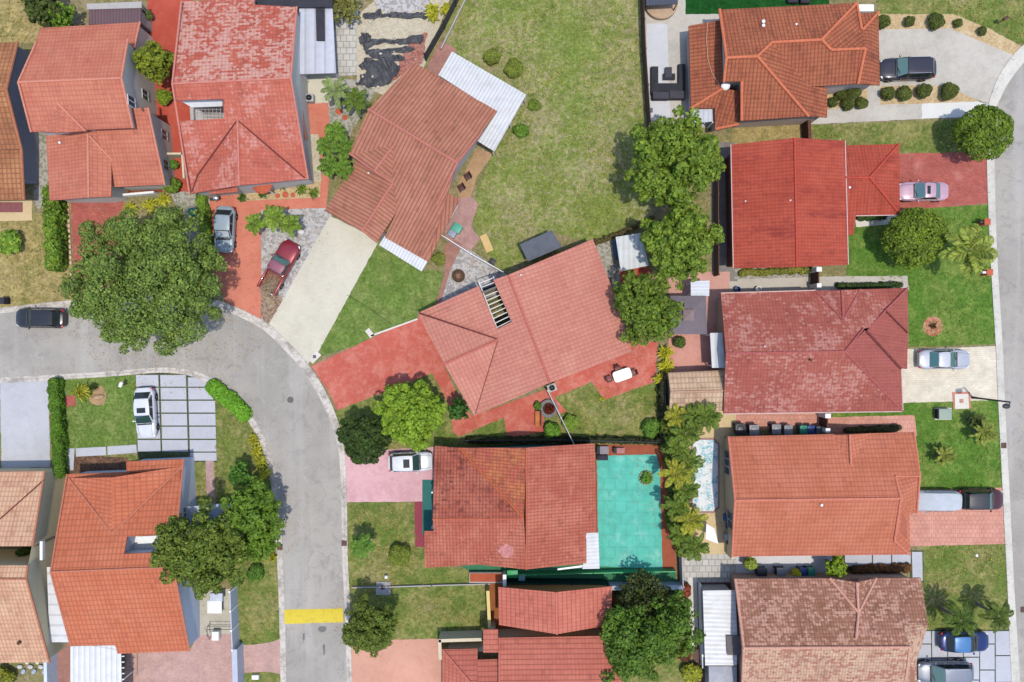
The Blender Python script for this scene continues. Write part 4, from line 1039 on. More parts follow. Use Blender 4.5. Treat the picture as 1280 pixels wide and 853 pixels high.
T_h4 = tile('brown_barrel_tiles', A(192, 114, 100), A(122, 68, 60), A(204, 126, 112), dirt=.2, cs=.48, rs=.06, col=.34, row=.42)
h = House('brown-red barrel-tiled house turned at an angle at the head of the long pale driveway', (520, 200))
h.roof([[(460.6, 136.7, 4.9), (571.5, 203.7, 4.9), (602.4, 165, 3.3), (498, 99, 3.3)], [(498, 99, 3.25), (517.3, 77.4, 2.45), (621.8, 139.3, 2.45), (602.4, 165, 3.25)],
        [(460.6, 136.7, 4.9), (571.5, 203.7, 4.9), (534, 327, 2.3), (481, 297), (496, 265), (492, 229), (437, 192)], [(556, 240, 3.75), (575.5, 248.5, 3.6), (535, 327.5, 2.28), (524, 321, 2.33)],
        [(494, 180, 4.45), (468, 214, 4.45), (437, 192, 3.6)], [(494, 180, 4.45), (468, 214, 4.45), (491, 229, 3.55)],
        [(492, 228, 3.5), (452, 289.5, 3.5), (405.6, 263.4, 2.3), (447, 200, 2.5)], [(492, 228, 3.5), (496, 265, 2.95), (470.5, 304, 2.8), (452, 289.5, 3.5)]],
       T_h4, [[(460.6, 136.7, 4.93), (571.5, 203.7, 4.93)], [(492, 228, 3.53), (452, 289.5, 3.53)], [(494, 180, 4.48), (468, 214, 4.48)], [(437, 192, 3.65), (468, 214, 4.5), (491, 229, 3.6)],
              [(571.5, 203.7, 4.93), (546, 256, 3.9)], [(571.5, 203.7, 4.93), (602.4, 165, 3.35)]], plain('rose_brown_ridge', A(206, 128, 114), .85, .2), .11)
WG = plain('grey_stucco_wall', A(206, 202, 200), .9, .15, var=.05)
h.wall([(460.6, 136.7, 4.9), (517.3, 77.4, 2.45), (621.8, 139.3, 2.45), (602.4, 165, 3.25), (571.5, 203.7, 4.9), (556, 240, 3.75), (575.5, 248.5, 3.5), (534, 327, 2.3), (481, 297, 2.6), (470.5, 304, 2.8), (452, 289.5, 3.5), (405.6, 263.4, 2.3), (447, 200, 2.5), (437, 192, 3.6)], WG, .4)
h.window(578, 216, .9, .8); h.window(568, 266, 1.4, 1.0)
h.vent(461, 217, 3.1, .16)
aw = metal_sheet('white_awning_metal', A(232, 232, 234), .3, 'X', rot=.54)
h.part('awning', MB().slab([P(481, 295, 2.2), P(534.5, 327, 2.2), P(527, 339.5, 1.9), P(474, 306.5, 1.9)], .06), aw)
h.part('lower_awning_roof', MB().slab([P(565, 64.5, 2.55), P(657.9, 118.6, 2.25), P(617.9, 189.5, 2.25), P(597, 176.6, 2.4), P(621, 140.5, 2.4), P(548, 94, 2.6)], .08), metal_sheet('weathered_white_metal', A(222, 222, 222), .32, 'X', A(196, 190, 184), rot=.54))
for x, y in ((658, 120), (640, 152), (618, 188)): p = P(x, y, 2.2); h.part('post', MB().box((p.x - .1, p.y, 1.07), (.09, .09, 2.14)), M_white)

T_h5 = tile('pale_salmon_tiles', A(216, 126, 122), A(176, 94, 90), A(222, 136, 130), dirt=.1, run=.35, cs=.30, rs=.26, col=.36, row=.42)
h = House('pale salmon tiled house in the middle, with a slatted white pergola opening in its roof', (655, 420))
h.roof([[(635, 344, 5.2), (687, 479, 5.2), (790, 440, 2.7), (770, 372), (741, 299, 2.7)],
        [(635, 344, 5.2), (687, 479, 5.2), (593, 520, 2.7), (622.5, 424.5), (522, 391.5), (598.6, 357.5), (621.6, 411.5), (639.7, 402.4), (616.7, 350)],
        [(622.5, 424.5, 4.35), (522, 391.5, 2.7), (555, 455, 4.35)], [(622.5, 424.5, 4.35), (555, 455, 4.35), (593, 520, 2.7)]],
       T_h5, [[(635, 344, 5.2), (687, 479, 5.2)], [(622.5, 424.5, 4.36), (555, 455, 4.36)]], plain('pale_salmon_ridge', A(205, 112, 98), .85, .2), .1)
h.valley([(622.5, 424.5, 4.38), (524, 392, 2.76)], M_valley, .05); h.valley([(622.5, 424.5, 4.38), (594, 518, 2.76)], M_valley, .03)
h.wall([(635, 344, 5.2), (741, 299, 2.7), (790, 440, 2.7), (687, 479, 5.2), (593, 520, 2.7), (555, 455, 4.35), (522, 391.5, 2.7)], M_cream, .55)
pg = MB(); a0, a1, b0, b1 = P(598.6, 352.4, 3.3), P(621.6, 411.5, 4.0), P(616.7, 345.8, 3.5), P(639.7, 402.4, 4.2)
for i in range(11):
    t = (i + .3) / 10.6; pg.tube(a0.lerp(a1, t), b0.lerp(b1, t), .045, n=5)
for u in (a0, a1), (b0, b1): pg.tube(u[0], u[1], .05, n=5)
h.part('pergola_slats', pg, M_white)
pw = MB()
for u in ((598.6, 356, 621.6, 411.5), (616.7, 349, 639.7, 402.4), (621.6, 411.5, 639.7, 402.4)):
    p, q = P(u[0], u[1], 3.4), P(u[2], u[3], 3.9); e = (q - p).normalized()
    pw.add([(p.x, p.y, 0), (q.x, q.y, 0), (q.x, q.y, 3.6), (p.x, p.y, 3.1)], [(0, 1, 2, 3)])
h.part('atrium_wall', pw, M_grey)
h.vent(651, 344, 5.0, .15)

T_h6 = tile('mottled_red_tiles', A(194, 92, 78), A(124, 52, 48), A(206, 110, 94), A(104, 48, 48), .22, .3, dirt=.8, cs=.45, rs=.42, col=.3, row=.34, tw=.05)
h = House('mottled red tiled house with orange streaks beside the turquoise deck', (645, 635))
RU6 = plain('rusty_ridge', A(204, 110, 80), .85, .2)
T_h6e = tile('rose_mottled_tiles', A(196, 94, 80), A(142, 60, 52), A(210, 114, 98), A(216, 130, 112), .14, .3, dirt=.5, cs=.4, rs=.42, col=.3, row=.34, tw=.08)
T_h6o = tile('orange_stained_tiles', A(202, 100, 76), A(126, 58, 50), A(214, 118, 72), A(198, 94, 82), .30, .35, dirt=.8, cs=.4, rs=.42, col=.3, row=.34, tw=.08)
h.roof([[(658, 560, 5.0), (658, 712, 5.0), (733, 704), (733, 666), (745.5, 666), (743, 554.5, 2.8)], [(655, 648.5, 5.0), (598.5, 706, 3.55), (658, 712, 5.0)],
        [(541, 649, 5.0), (655, 648.5, 5.0), (598.5, 706, 3.55), (531, 710), (530.5, 688), (530.5, 664), (542, 664)]], T_h6e, [[(658, 560, 5), (658, 712, 5)]], RU6, .07)
h.roof([[(655, 648.5, 5.0), (658, 560, 5.0), (574, 560, 2.85)]], T_h6o, [[(655, 648.5, 5.02), (574, 560, 2.9)]], plain('orange_valley', A(214, 116, 66), .85, .2), .06)
h.roof([[(541, 649, 5.0), (655, 648.5, 5.0), (574, 560, 2.85), (543.4, 557.6)]], T_h6, [[(655, 648.5, 5), (541, 649, 5)]], RU6, .06)
h.part('paint_stain', MB().add([plane_z((655, 648.5, 5.02), (598.5, 706, 3.57), (658, 712, 5.02), 633 + 9 * math.cos(k * .52) * (1 + .25 * math.sin(k * 2.3)), 689 + 9 * math.sin(k * .52) * (1 + .2 * math.sin(k * 3.1))) for k in range(12)][::-1], [tuple(range(12))]), plain('pale_pink_stain', A(212, 140, 134), .9, .2, var=.3, scale=4), h.r)
h.wall([(543, 557.6, 2.8), (574, 560, 2.85), (658, 560, 5), (743, 554.5, 2.8), (745, 666, 2.8), (733, 704, 3.0), (658, 712, 5), (598, 706, 3.5), (545, 709, 3.5), (541, 649, 5)], plain('teal_stucco', A(70, 125, 120), .9, .15, var=.05), .4)
h.part('porch_floor', MB().prism([P(x, y) for x, y in ((528, 600), (546, 600), (546, 668), (528, 668))], .03, .09), concrete('dark_teal_floor', A(60, 122, 116), A(52, 108, 102), .4))
for y in (616, 660): p = P(541, y, 2.6); h.part('porch_post', MB().box((p.x - .05, p.y, 1.3), (.16, .16, 2.6)), M_white)
h.part('metal_roof', MB().slab([P(733, 666.5, 3.1), P(748, 666, 2.7), P(749.5, 711, 2.7), P(728, 711.5, 3.0)], .06), metal_sheet('white_ribbed_metal', A(232, 230, 228), .34, 'Y'))
h.part('gutter', MB().slab([P(697, 711, 3.0), P(730, 706.5, 2.9), P(730, 709, 2.9), P(697, 713, 3.0)], .1), M_white)

T_h7 = tile('even_red_tiles', A(216, 108, 98), A(160, 72, 70), A(224, 120, 108), dirt=.2, run=.4, cs=.14, rs=.55, col=.34, row=.43)
h = House('smooth coral tiled house with a separate upper gable, at the bottom edge', (690, 840))
h.roof([[(695, 740.5, 4.6), (696, 793, 4.6), (623.8, 781.4), (622.8, 734, 2.9)], [(695, 740.5, 4.6), (765.4, 733, 2.9), (763, 781.5), (696, 793, 4.6)],
        [(624, 797.4, 3.0), (756, 795, 3.0), (790, 885, 5.6), (624, 885, 5.6)], [(604, 787, 3.1), (622.5, 787, 3.1), (623, 816, 3.9), (604, 816, 3.9)],
        [(553, 812, 2.7), (597, 811, 2.7), (597, 853, 4.3), (588, 853, 4.3)], [(553, 812, 2.7), (588, 853, 4.3), (588, 890, 4.3), (553, 890, 2.7)], [(597, 825, 3.25), (623.5, 824, 3.25), (623.5, 885, 5.3), (597, 885, 5.3)], [(588, 853, 4.3), (597, 853, 4.3), (597, 890, 4.3), (588, 890, 4.3)]],
       T_h7, [[(695, 740.5, 4.62), (696, 793, 4.62)], [(553, 812, 2.72), (588, 853, 4.32)], [(624, 797.4, 3.05), (624, 885, 5.65)]], plain('coral_ridge', A(226, 130, 112), .85, .2), .08)
WY = plain('ochre_stucco', A(206, 150, 92), .9, .15, var=.06)
h.wall([(622.8, 734, 2.9), (695, 740.5, 4.6), (765.4, 733, 2.9), (763, 781.5, 2.9), (696, 793, 4.6), (623.8, 781.4, 2.9)], WY, .4)
h.wall([(604, 787, 3.1), (622.5, 787, 3.1), (624, 797.4, 3.0), (756, 795, 3.0), (790, 885, 5.6), (553, 890, 2.7), (553, 812, 2.7), (597, 811, 2.7), (604, 811, 3.3)], M_cream, .4)

T_h8 = tile('dark_spanish_tiles', A(180, 90, 66), A(104, 50, 40), A(190, 100, 72), cs=.46, rs=.36, col=.34, row=.37)
CAP8 = plain('orange_ridge', A(224, 128, 92), .85, .2, var=.1)
h = House('dark orange Spanish-tiled house with bright ridge lines, beside the tan-edged concrete driveway', (990, 90))
h.roof([[(899.4, 12.2, 3.4), (1071, 3.7, 3.4), (1026.7, 49.8, 4.7), (964.8, 53.2, 4.7), (946.5, 70.7, 5.05), (908, 72.5, 5.05)],
        [(908, 72.5, 5.05), (946.5, 70.7, 5.05), (1010.5, 145.5, 3.3), (926.8, 151.3, 3.2), (927, 102, 4.3), (904.8, 102.6, 4.3)],
        [(946.5, 70.7, 5.05), (964.8, 53.2, 4.7), (1012.5, 108.7, 3.4), (1034, 109.7, 3.1), (1034, 146.7, 3.0), (1010.5, 145.5, 3.3)],
        [(964.8, 53.2, 4.7), (1026.7, 49.8, 4.7), (1039, 62.6, 4.35), (1081.6, 61, 4.35), (1072.4, 104.6, 3.35), (1012.5, 108.7, 3.4)],
        [(1026.7, 49.8, 4.7), (1071, 3.7, 3.4), (1077, 37, 3.6), (1081.6, 60.5, 4.3), (1039, 62.6, 4.35)],
        [(1077.5, 38, 3.6), (1098, 15.5, 2.9), (1100, 106.6, 2.9), (1072.4, 105, 3.4), (1081.6, 61, 4.0)], [(1071, 17, 2.9), (1098, 15.5, 2.9), (1077.5, 38, 3.6), (1070, 38, 3.6)],
        [(861, 32.5, 2.3), (900, 25.4, 3.0), (904, 112, 3.0), (863.5, 135.5, 2.3)], [(863.5, 135.5, 2.3), (903, 111, 3.0), (925, 114, 3.0), (923, 155.4, 2.25), (893.7, 161.5, 2.2), (893.7, 135.5, 2.35)]],
       T_h8, [[(908, 72.5, 5.08), (946.5, 70.7, 5.08), (964.8, 53.2, 4.73), (1026.7, 49.8, 4.73), (1071, 3.7, 3.43)], [(946.5, 70.7, 5.08), (1010.5, 145.5, 3.33)], [(1026.7, 49.8, 4.73), (1039, 62.6, 4.4), (1081.6, 61, 4.4)],
              [(1077.5, 38, 3.63), (1098, 15.5, 2.93)], [(1081.6, 61, 4.35), (1072.4, 105, 3.42)], [(899.4, 12.2, 3.45), (908, 72.5, 5.1), (904.8, 102.6, 4.35)], [(863.5, 135.5, 2.33), (903, 111, 3.05)], [(926.8, 151, 3.25), (927, 102, 4.35)], [(893.7, 161.5, 2.22), (923, 155.4, 2.28)], [(1071, 4, 3.45), (1077, 37, 3.65)]], CAP8, .13)
WP = plain('pinkish_stucco', A(222, 204, 192), .9, .15, var=.05)
h.wall([(899.4, 12.2, 3.4), (1071, 3.7, 3.4), (1081, 60, 3.6), (1072.4, 104.6, 3.35), (1034, 109.7, 3.1), (1034, 146.7, 3.0), (926.8, 151.3, 3.2), (927, 102, 4.3), (904.8, 102.6, 4.3), (908, 72.5, 5.05)], WP, .3)
h.wall([(1066, 17, 2.9), (1098, 15.5, 2.9), (1100, 106.6, 2.9), (1066, 104, 3.3)], WP, .35)
h.wall([(861, 32.5, 2.3), (900, 25.4, 3.0), (906, 112, 3.0), (925, 112, 3.0), (923, 155.4, 2.25), (893.7, 161.5, 2.2), (893.7, 135.5, 2.3), (863.5, 135.5, 2.3)], WP, .3)
h.vent(953.5, 28, 4.0, .28); h.vent(953.5, 33, 4.1, .26); h.vent(994.5, 31.5, 4.0, .18)
p = P(907, 108, 3.1); h.part('satellite_dish', MB().ell(p, (.42, .36, .14), 14, 6, Matrix.Rotation(.4, 3, 'X')).tube((p.x, p.y, 2.7), p, .04), M_white, smooth=True)
cb = MB(); pts = [P(884.5, 28, 2.8), P(883, 50, 2.78), P(885, 75, 2.8), P(890, 92, 2.85), P(899, 106, 3.02)]
cb.path(pts, [.03] * 5, 5); h.part('roof_cable', cb, plain('pale_cable', A(222, 180, 150), .7))
h.part('patio_cover', MB().slab([P(864.5, 137, 2.0), P(890.5, 136.5, 2.0), P(891, 152, 1.95), P(865, 155, 1.95)], .06), metal_sheet('grey_white_panels', A(206, 208, 216), .45, 'X'))
for x, y in ((865, 156), (891, 153)): p = P(x, y, 1.9); h.part('post', MB().box((p.x, p.y, .95), (.1, .1, 1.9)), M_white)

T_h9 = tile('vivid_red_tiles', A(190, 68, 52), A(140, 44, 38), A(200, 78, 62), A(150, 56, 52), .28, .3, cs=.26, rs=.30, col=.32, row=.34, streak=True)
h = House('vivid red tiled house with one long ridge running up the picture, beside the pink car', (990, 255))
h.roof([[(914, 181, 3.4), (993, 172.5, 4.9), (996, 334, 4.9), (917, 335.5, 3.4)], [(993, 172.5, 4.9), (1056, 176, 3.4), (1060, 331, 3.4), (996, 334, 4.9)],
        [(1057, 182, 2.4), (1124, 180, 2.4), (1087, 222, 3.35), (1056, 222, 3.35)], [(1124, 180, 2.4), (1125, 268.5, 2.4), (1087, 222, 3.35)], [(1056, 222, 3.35), (1087, 222, 3.35), (1125, 268.5, 2.4), (1070, 269.5, 2.35), (1067, 294, 2.0), (1059, 294, 2.0)]],
       T_h9, [[(993, 172.5, 4.92), (996, 334, 4.92)], [(1124, 180, 2.42), (1087, 222, 3.4), (1125, 268.5, 2.42)], [(1057, 222, 3.4), (1087, 222, 3.4)]], plain('red_ridge', A(208, 84, 66), .85, .2), .09)
for a, b in (((1056.5, 176, 3.42), (1060.5, 331, 3.42)), ((913.5, 181, 3.42), (916.5, 335.5, 3.42)), ((1070, 270, 2.35), (1125, 269, 2.4))): h.part('gutter', MB().tube(P(*a), P(*b), .045, n=5), plain('pink_white_gutter', A(236, 204, 196), .6))
h.wall([(914, 181, 3.4), (993, 172.5, 4.9), (1056, 176, 3.4), (1060, 331, 3.4), (996, 334, 4.9), (917, 335.5, 3.4)], plain('rust_stucco', A(150, 96, 80), .9, .15, var=.06), .45)
h.wall([(1050, 182, 2.4), (1124, 180, 2.4), (1125, 268.5, 2.4), (1070, 269.5, 2.35), (1050, 269, 2.35)], M_cream, .35)
h.vent(1061, 235, 2.9, .2); h.vent(987, 251, 4.6, .14); h.vent(931, 252, 3.6, .14)

T_h10 = tile('maroon_tiles', A(178, 82, 78), A(134, 60, 60), A(186, 92, 86), A(208, 148, 134), .36, .22, cs=.22, rs=.30, col=.3, row=.34, tw=.06)
h = House('maroon tiled house bleached in pale vertical streaks, beside the silver sedan on a cream driveway', (1010, 440))
h.roof([[(901, 367, 2.7), (1134.5, 360, 2.7), (1107, 388), (1088, 410), (1079, 411), (1056, 439.5, 4.4), (907.4, 441.5, 4.4)], [(907.4, 441.5, 4.4), (1056, 439.5, 4.4), (1128, 514, 2.7), (904.5, 517, 2.7)],
        [(1020, 363.5, 2.72), (1052, 363, 3.6), (1054, 400, 3.62)], [(1052, 363, 3.6), (1075, 362, 2.72), (1054, 400, 3.62)]],
       T_h10, [[(907.4, 441.5, 4.42), (1056, 439.5, 4.42)], [(1056, 439.5, 4.42), (1128, 514, 2.72)], [(1056, 439.5, 4.42), (1079, 411, 3.85)], [(1086, 411, 3.7), (1107, 388, 3.4), (1134.5, 360, 2.74)], [(1082, 414, 3.75), (1126, 461, 2.77)], [(1107, 388, 3.4), (1135, 416, 2.72)], [(1020, 363.5, 2.75), (1054, 400, 3.64), (1075, 362, 2.75)], [(1052, 363, 3.62), (1054, 400, 3.64)]], plain('maroon_ridge', A(186, 100, 96), .85, .2), .09)
h.roof([[(1056, 439.5, 4.4), (1128, 514, 2.7), (1126, 461, 2.75), (1081, 413, 3.8)], [(1083, 414, 3.68), (1107, 388, 3.3), (1135, 416, 2.6), (1134, 461.5, 2.55), (1126, 461, 2.72)], [(1107, 388, 3.38), (1134.5, 360, 2.72), (1135, 416, 2.72)]], tile('plain_maroon_tiles', A(178, 86, 84), A(140, 62, 64), A(182, 88, 90), cs=.2, rs=.26, col=.3, row=.34), (), None); h.valley([(1083, 414, 3.8), (1126, 461, 2.8)], M_valley, .12); h.valley([(1107, 388, 3.45), (1135, 416, 2.77)], M_valley, .08)
h.wall([(901, 367, 2.7), (1020, 363, 2.7), (1052, 363, 3.6), (1075, 362, 2.7), (1134.5, 360, 2.7), (1135, 416, 2.6), (1134, 461.5, 2.6), (1127, 461, 2.7), (1128, 514, 2.7), (904.5, 517, 2.7), (907.4, 441.5, 4.4)], plain('tan_stucco', A(206, 184, 156), .9, .15, var=.05), .45)
for a, b in (((904.5, 517.5, 2.7), (1128, 514.5, 2.7)), ((901, 366.5, 2.7), (1020, 363, 2.7)), ((1128.5, 514, 2.7), (1126.5, 462, 2.7))): h.part('gutter', MB().tube(P(*a), P(*b), .06, n=5), plain('pink_gutter', A(226, 190, 176), .6))
h.vent(1012.5, 450, 4.2, .22, M_brown); h.vent(955, 433, 4.2, .14)

T_h11 = tile('orange_flat_tiles', A(208, 108, 84), A(158, 76, 62), A(216, 118, 98), dirt=.25, run=.4, cs=.24, rs=.42, col=.34, row=.42)
CAP11 = plain('light_orange_ridge', A(226, 138, 112), .85, .2)
h = House('clean orange tiled house above the row of bins, beside the silver-covered car', (1030, 620))
h.roof([[(910.5, 546, 2.8), (1142.5, 540.6, 2.8), (1149.5, 595), (1120, 595), (1126, 623, 4.7), (918.7, 625.5, 4.7)], [(918.7, 625.5, 4.7), (1126, 623, 4.7), (1118, 676), (1137, 693.5), (915, 696, 2.8)],
        [(1119, 595.3, 4.0), (1149.5, 595.3, 3.5), (1146, 641, 3.5), (1137, 643, 3.6), (1126, 623, 4.7)], [(1126, 623, 4.7), (1137, 643, 3.6), (1138, 693.5, 2.8), (1118, 676, 3.3)],
        [(1040, 544, 2.82), (1062, 543.5, 3.55), (1063.6, 583, 3.68)], [(1062, 543.5, 3.55), (1086, 542, 2.82), (1063.6, 583, 3.68)]],
       T_h11, [[(918.7, 625.5, 4.72), (1126, 623, 4.72)], [(1119, 595.3, 4.05), (1126, 623, 4.72), (1118, 676, 3.35), (1137, 693.5, 2.85)], [(1062, 543.5, 3.6), (1063.6, 583, 3.72)], [(910.5, 546, 2.85), (918.7, 625.5, 4.72), (915, 696, 2.85)], [(1119, 595.3, 4.05), (1149.5, 595.3, 3.6)], [(1142.5, 540.6, 2.85), (1149.5, 595, 3.6), (1146, 641, 3.55)]], CAP11, .1)
h.wall([(910.5, 546, 2.8), (1040, 544, 2.8), (1062, 543.5, 3.5), (1086, 542, 2.8), (1142.5, 540.6, 2.8), (1146, 595, 3.4), (1144, 641, 3.4), (1137, 643, 2.8), (1137, 693.5, 2.8), (915, 696, 2.8), (918.7, 625.5, 4.7)], plain('sand_stucco', A(222, 198, 160), .9, .15, var=.05), .4)
h.window(909, 578, 2.2, 1.6, 3); h.window(913, 650, 1.6, 1.6)
h.vent(1026, 631, 4.5, .22)

T_h12 = tile('faded_brown_tiles', A(166, 106, 90), A(112, 70, 62), A(182, 116, 106), A(220, 170, 148), .34, .28, cs=.32, rs=.36, col=.27, row=.32, tw=.12)
T_h12s = tile('peach_faded_tiles', A(218, 164, 152), A(150, 100, 92), A(226, 176, 164), A(176, 112, 96), .34, .3, cs=.3, rs=.32, col=.27, row=.32, tw=.12)
h = House('faded brown-and-peach tiled house at the bottom right, beside two cars on white slabs', (1030, 800))
h.roof([[(919, 723.7, 2.8), (1151, 722.7, 2.8), (1160, 781), (1130, 781), (1137, 809, 4.9), (929.5, 810, 4.9)], [(1037, 722.9, 2.85), (1071, 728, 3.8), (1073, 766, 3.9)], [(1071, 728, 3.8), (1095, 722.9, 2.85), (1073, 766, 3.9)]],
       T_h12, [[(1037, 722.9, 2.87), (1073, 766, 3.95), (1095, 722.9, 2.87)], [(1071, 728, 3.83), (1073, 766, 3.95)], [(1073, 766, 3.95), (1070, 798, 4.75)], [(919, 723.7, 2.85), (929.5, 810, 4.92), (926, 905, 2.85)], [(929.5, 810, 4.92), (1137, 809, 4.92)]], plain('peach_ridge', A(226, 168, 146), .85, .2), .12)
h.roof([[(929.5, 810, 4.9), (1137, 809, 4.9), (1132, 905, 2.8), (926, 905, 2.8)], [(1129, 781.3, 4.25), (1160, 781.3, 3.8), (1146, 826, 3.6), (1137, 809, 4.9)], [(1137, 809, 4.9), (1146, 826, 3.6), (1146, 905, 2.8), (1132, 905, 2.8)]], T_h12s, [[(1137, 809, 4.92), (1132, 850, 4.0)]], plain('pale_peach_ridge', A(228, 176, 152), .85, .2), .1)
h.wall([(919, 723.7, 2.8), (1037, 723, 2.8), (1071, 728, 3.8), (1095, 723, 2.8), (1151, 722.7, 2.8), (1156, 781, 3.6), (1144, 826, 3.4), (1140, 905, 2.8), (926, 905, 2.8), (929.5, 810, 4.9)], plain('rosy_stucco', A(212, 176, 156), .9, .15, var=.05), .4)

T_h13 = tile('pale_peach_tiles', A(226, 160, 140), A(168, 106, 92), A(234, 176, 156), cs=.34, rs=.40, col=.34, row=.44)
h = House('pale peach tiled house split by a planted gap, at the bottom left corner', (-20, 710))
pl = (56, 589, 2.9), (33, 724, 5.9), (-100, 724, 5.9)
def on13(x, y): 
    a, b, c = pl; q = plane_z(a, b, c, x, y); return (x, y, q.z)
h.roof([[on13(-100, 591), on13(56, 589), on13(41, 683), on13(-100, 684)], [on13(-100, 707), on13(35, 707), on13(33, 724), on13(-100, 724)], [(33, 724, 5.9), (62, 828, 2.9), (-100, 830, 2.9), (-100, 724, 5.9)]],
       T_h13, [[(33, 724, 5.92), (-100, 724, 5.92)], [on13(56, 589), on13(41, 683)], [on13(35, 707), (33, 724, 5.92), (62, 828, 2.95)]], plain('tan_ridge', A(196, 130, 104), .85, .2), .09)
h.valley([(55, 600, 3.2), (0, 649, 4.3)], M_valley, .06)
M_tanwall = plain('tan_yellow_stucco', A(250, 232, 190), .9, .15, var=.05)
h.wall([(56, 589, 2.9), on13(41, 683), (33, 724, 5.9), (62, 828, 2.9), (-100, 828, 2.9), (-100, 590, 2.9)], M_tanwall, .22, drop=.2)
g = MB(); p, q = P(53, 676, 4.2), P(53, 700, 4.4); g.box(((p.x + q.x) / 2, (p.y + q.y) / 2, 4.3), (.25, (p - q).length, .35)); h.part('gap_beam', g, M_white)
g = MB(); p, q = P(-60, 684, 4.4), P(46, 683, 4.4)
g.add([(p.x, p.y, 0), (q.x, q.y, 0), (q.x, q.y, 4.6), (p.x, p.y, 4.6)], [(0, 1, 2, 3)]); p, q = P(-60, 707, 5.0), P(38, 707, 5.0); g.add([(p.x, p.y, 0), (q.x, q.y, 0), (q.x, q.y, 5.1), (p.x, p.y, 5.1)], [(0, 1, 2, 3)])
h.part('gap_wall', g, M_tanwall)
h.vent(25, 803, 3.7, .3, M_brown)

T_h14 = tile('orange_grid_tiles', A(216, 108, 78), A(160, 74, 56), A(222, 118, 90), dirt=.2, run=.4, cs=.34, rs=.42, col=.37, row=.52)
h = House('orange grid-tiled house with blue-grey walls and a roof notch, right of the white side roof', (150, 700))
h.roof([[(63.5, 715, 5.6), (217, 709, 5.6), (222, 690), (155, 692.5), (159, 671), (222, 668), (226, 588), (84, 593, 2.7)], [(63.5, 715, 5.6), (217, 709, 5.6), (237, 814, 2.7), (147, 817.5, 2.7), (144, 807), (88.6, 807.5)],
        [(140, 667, 4.45), (141, 597, 4.4), (86, 598, 2.85)], [(140, 667, 4.45), (228, 583, 2.85), (141, 597, 4.4)], [(158, 577, 2.7), (229.5, 574, 2.7), (227, 588, 3.05), (158, 591, 3.05)]],
       T_h14, [[(63.5, 715, 5.62), (217, 709, 5.62)], [(86, 598, 2.9), (140, 667, 4.5), (228, 583, 2.9)], [(84, 593, 2.75), (63.5, 715, 5.62), (88.6, 807.5, 2.75)], [(229.5, 574, 2.75), (217, 709, 5.62), (237, 814, 2.75)]], plain('tan_orange_ridge', A(206, 130, 104), .85, .2), .085)
WBL = plain('blue_grey_stucco', A(226, 234, 250), .9, .15, var=.05)
h.wall([(84, 593, 2.7), (158, 591, 3.0), (158, 577, 2.7), (229.5, 574, 2.7), (222, 668, 4.5), (217, 709, 5.6), (237, 814, 2.7), (147, 817, 2.7), (88.6, 807, 2.7), (63.5, 715, 5.6)], WBL, .22)
g = MB(); 
for a, b in (((159, 671), (222, 668)), ((155, 692.5), (222, 690)), ((159, 671), (155, 692.5))):
    p, q = P(a[0], a[1], 4.6), P(b[0], b[1], 4.6); g.add([(p.x, p.y, 0), (q.x, q.y, 0), (q.x, q.y, 4.65), (p.x, p.y, 4.65)], [(0, 1, 2, 3)])
h.part('notch_wall', g, WBL)
h.part('balcony_floor', MB().prism([P(x, y, 3.0) for x, y in ((156, 670), (220, 668), (220, 692), (154, 693))], 2.9, 3.0), M_white)
h.part('notch_cover', MB().slab([P(172, 671, 3.9), P(212, 669, 3.9), P(212, 678, 3.6), P(172, 680, 3.6)], .06), M_white)
h.window(232, 640, .9, .9)

# ------------------------------------------------------------------ vehicles
PB = paint('black', (.009, .008, .008, 1), .0, .3); PN = paint('navy_black', (.014, .011, .016, 1), .0, .25); PS = paint('silver_blue', A(158, 174, 182), .05, .4)
PW = paint('white', (.40, .41, .43, 1), .0, .3); PP = paint('pink_silver', A(210, 168, 184), .1, .35); PG = paint('silver', A(192, 194, 204), .1, .35)
PR = paint('wine_red', (.17, .012, .02, 1), .3, .35); PM = paint('faded_maroon', A(150, 80, 100), .1, .5); PBR = paint('black_red', (.05, .006, .008, 1), .3, .25)
PBL = paint('blue', A(24, 44, 110), .4, .25); PGM = paint('grey_metal', A(128, 136, 150), .15, .35)
SILV = plain('silver_sunshade', A(215, 222, 228), .4, .5, .3)
car('black SUV parked on the road, just left of the big oak', 51, 398, 181, PB, 'suv', 4.55, 1.86, group='cars parked in the neighbourhood')
car('silver-blue grey hatchback parked on the salmon driveway under the red roof', 281, 287, 93, PS, 'hatch', 4.35, 1.86, shade=SILV)
tk = car('dark red pickup truck with a faded cab and open rusty bed on white gravel', 350, 334, -61, PR, 'pickup', 5.3, 1.95, cat='pickup truck', name='pickup_truck', roofcol=PM, glass=M_carglass_green)
car('white car with dark sunroof parked on the grey slab driveway', 182, 516, 87, PW, 'hatch', 4.75, 1.86, sunroof=True, glass=plain('green_black_glass', (.02, .045, .04, 1), .05, .7, var=.03))
car('white SUV with sunroof parked nose to the mottled roof on pink concrete', 513, 577.5, -2, PW, 'suv', 4.15, 1.84, sunroof=True, glass=plain('green_black_glass', (.02, .045, .04, 1), .05, .7, var=.03))
car('long navy-black SUV parked beside the Spanish-tiled house at the top right', 1134, 86.5, 179, PN, 'suv', 5.2, 2.05, rails=True, glass=M_carglass_green)
car('pinkish silver sedan with black sunroof on the red driveway', 1154, 239.5, 180, PP, 'sedan', 4.6, 1.8, sunroof=True, glass=plain('blue_green_glass', A(90, 130, 135), .05, .7, var=.03))
car('silver sedan with black rear window parked on the cream driveway', 1180, 449.5, 0, PG, 'sedan', 4.85, 1.85, glass=plain('dark_teal_glass', (.03, .09, .09, 1), .05, .7, var=.03), roofcol=paint('pale_silver', A(206, 208, 214), .05, .35))
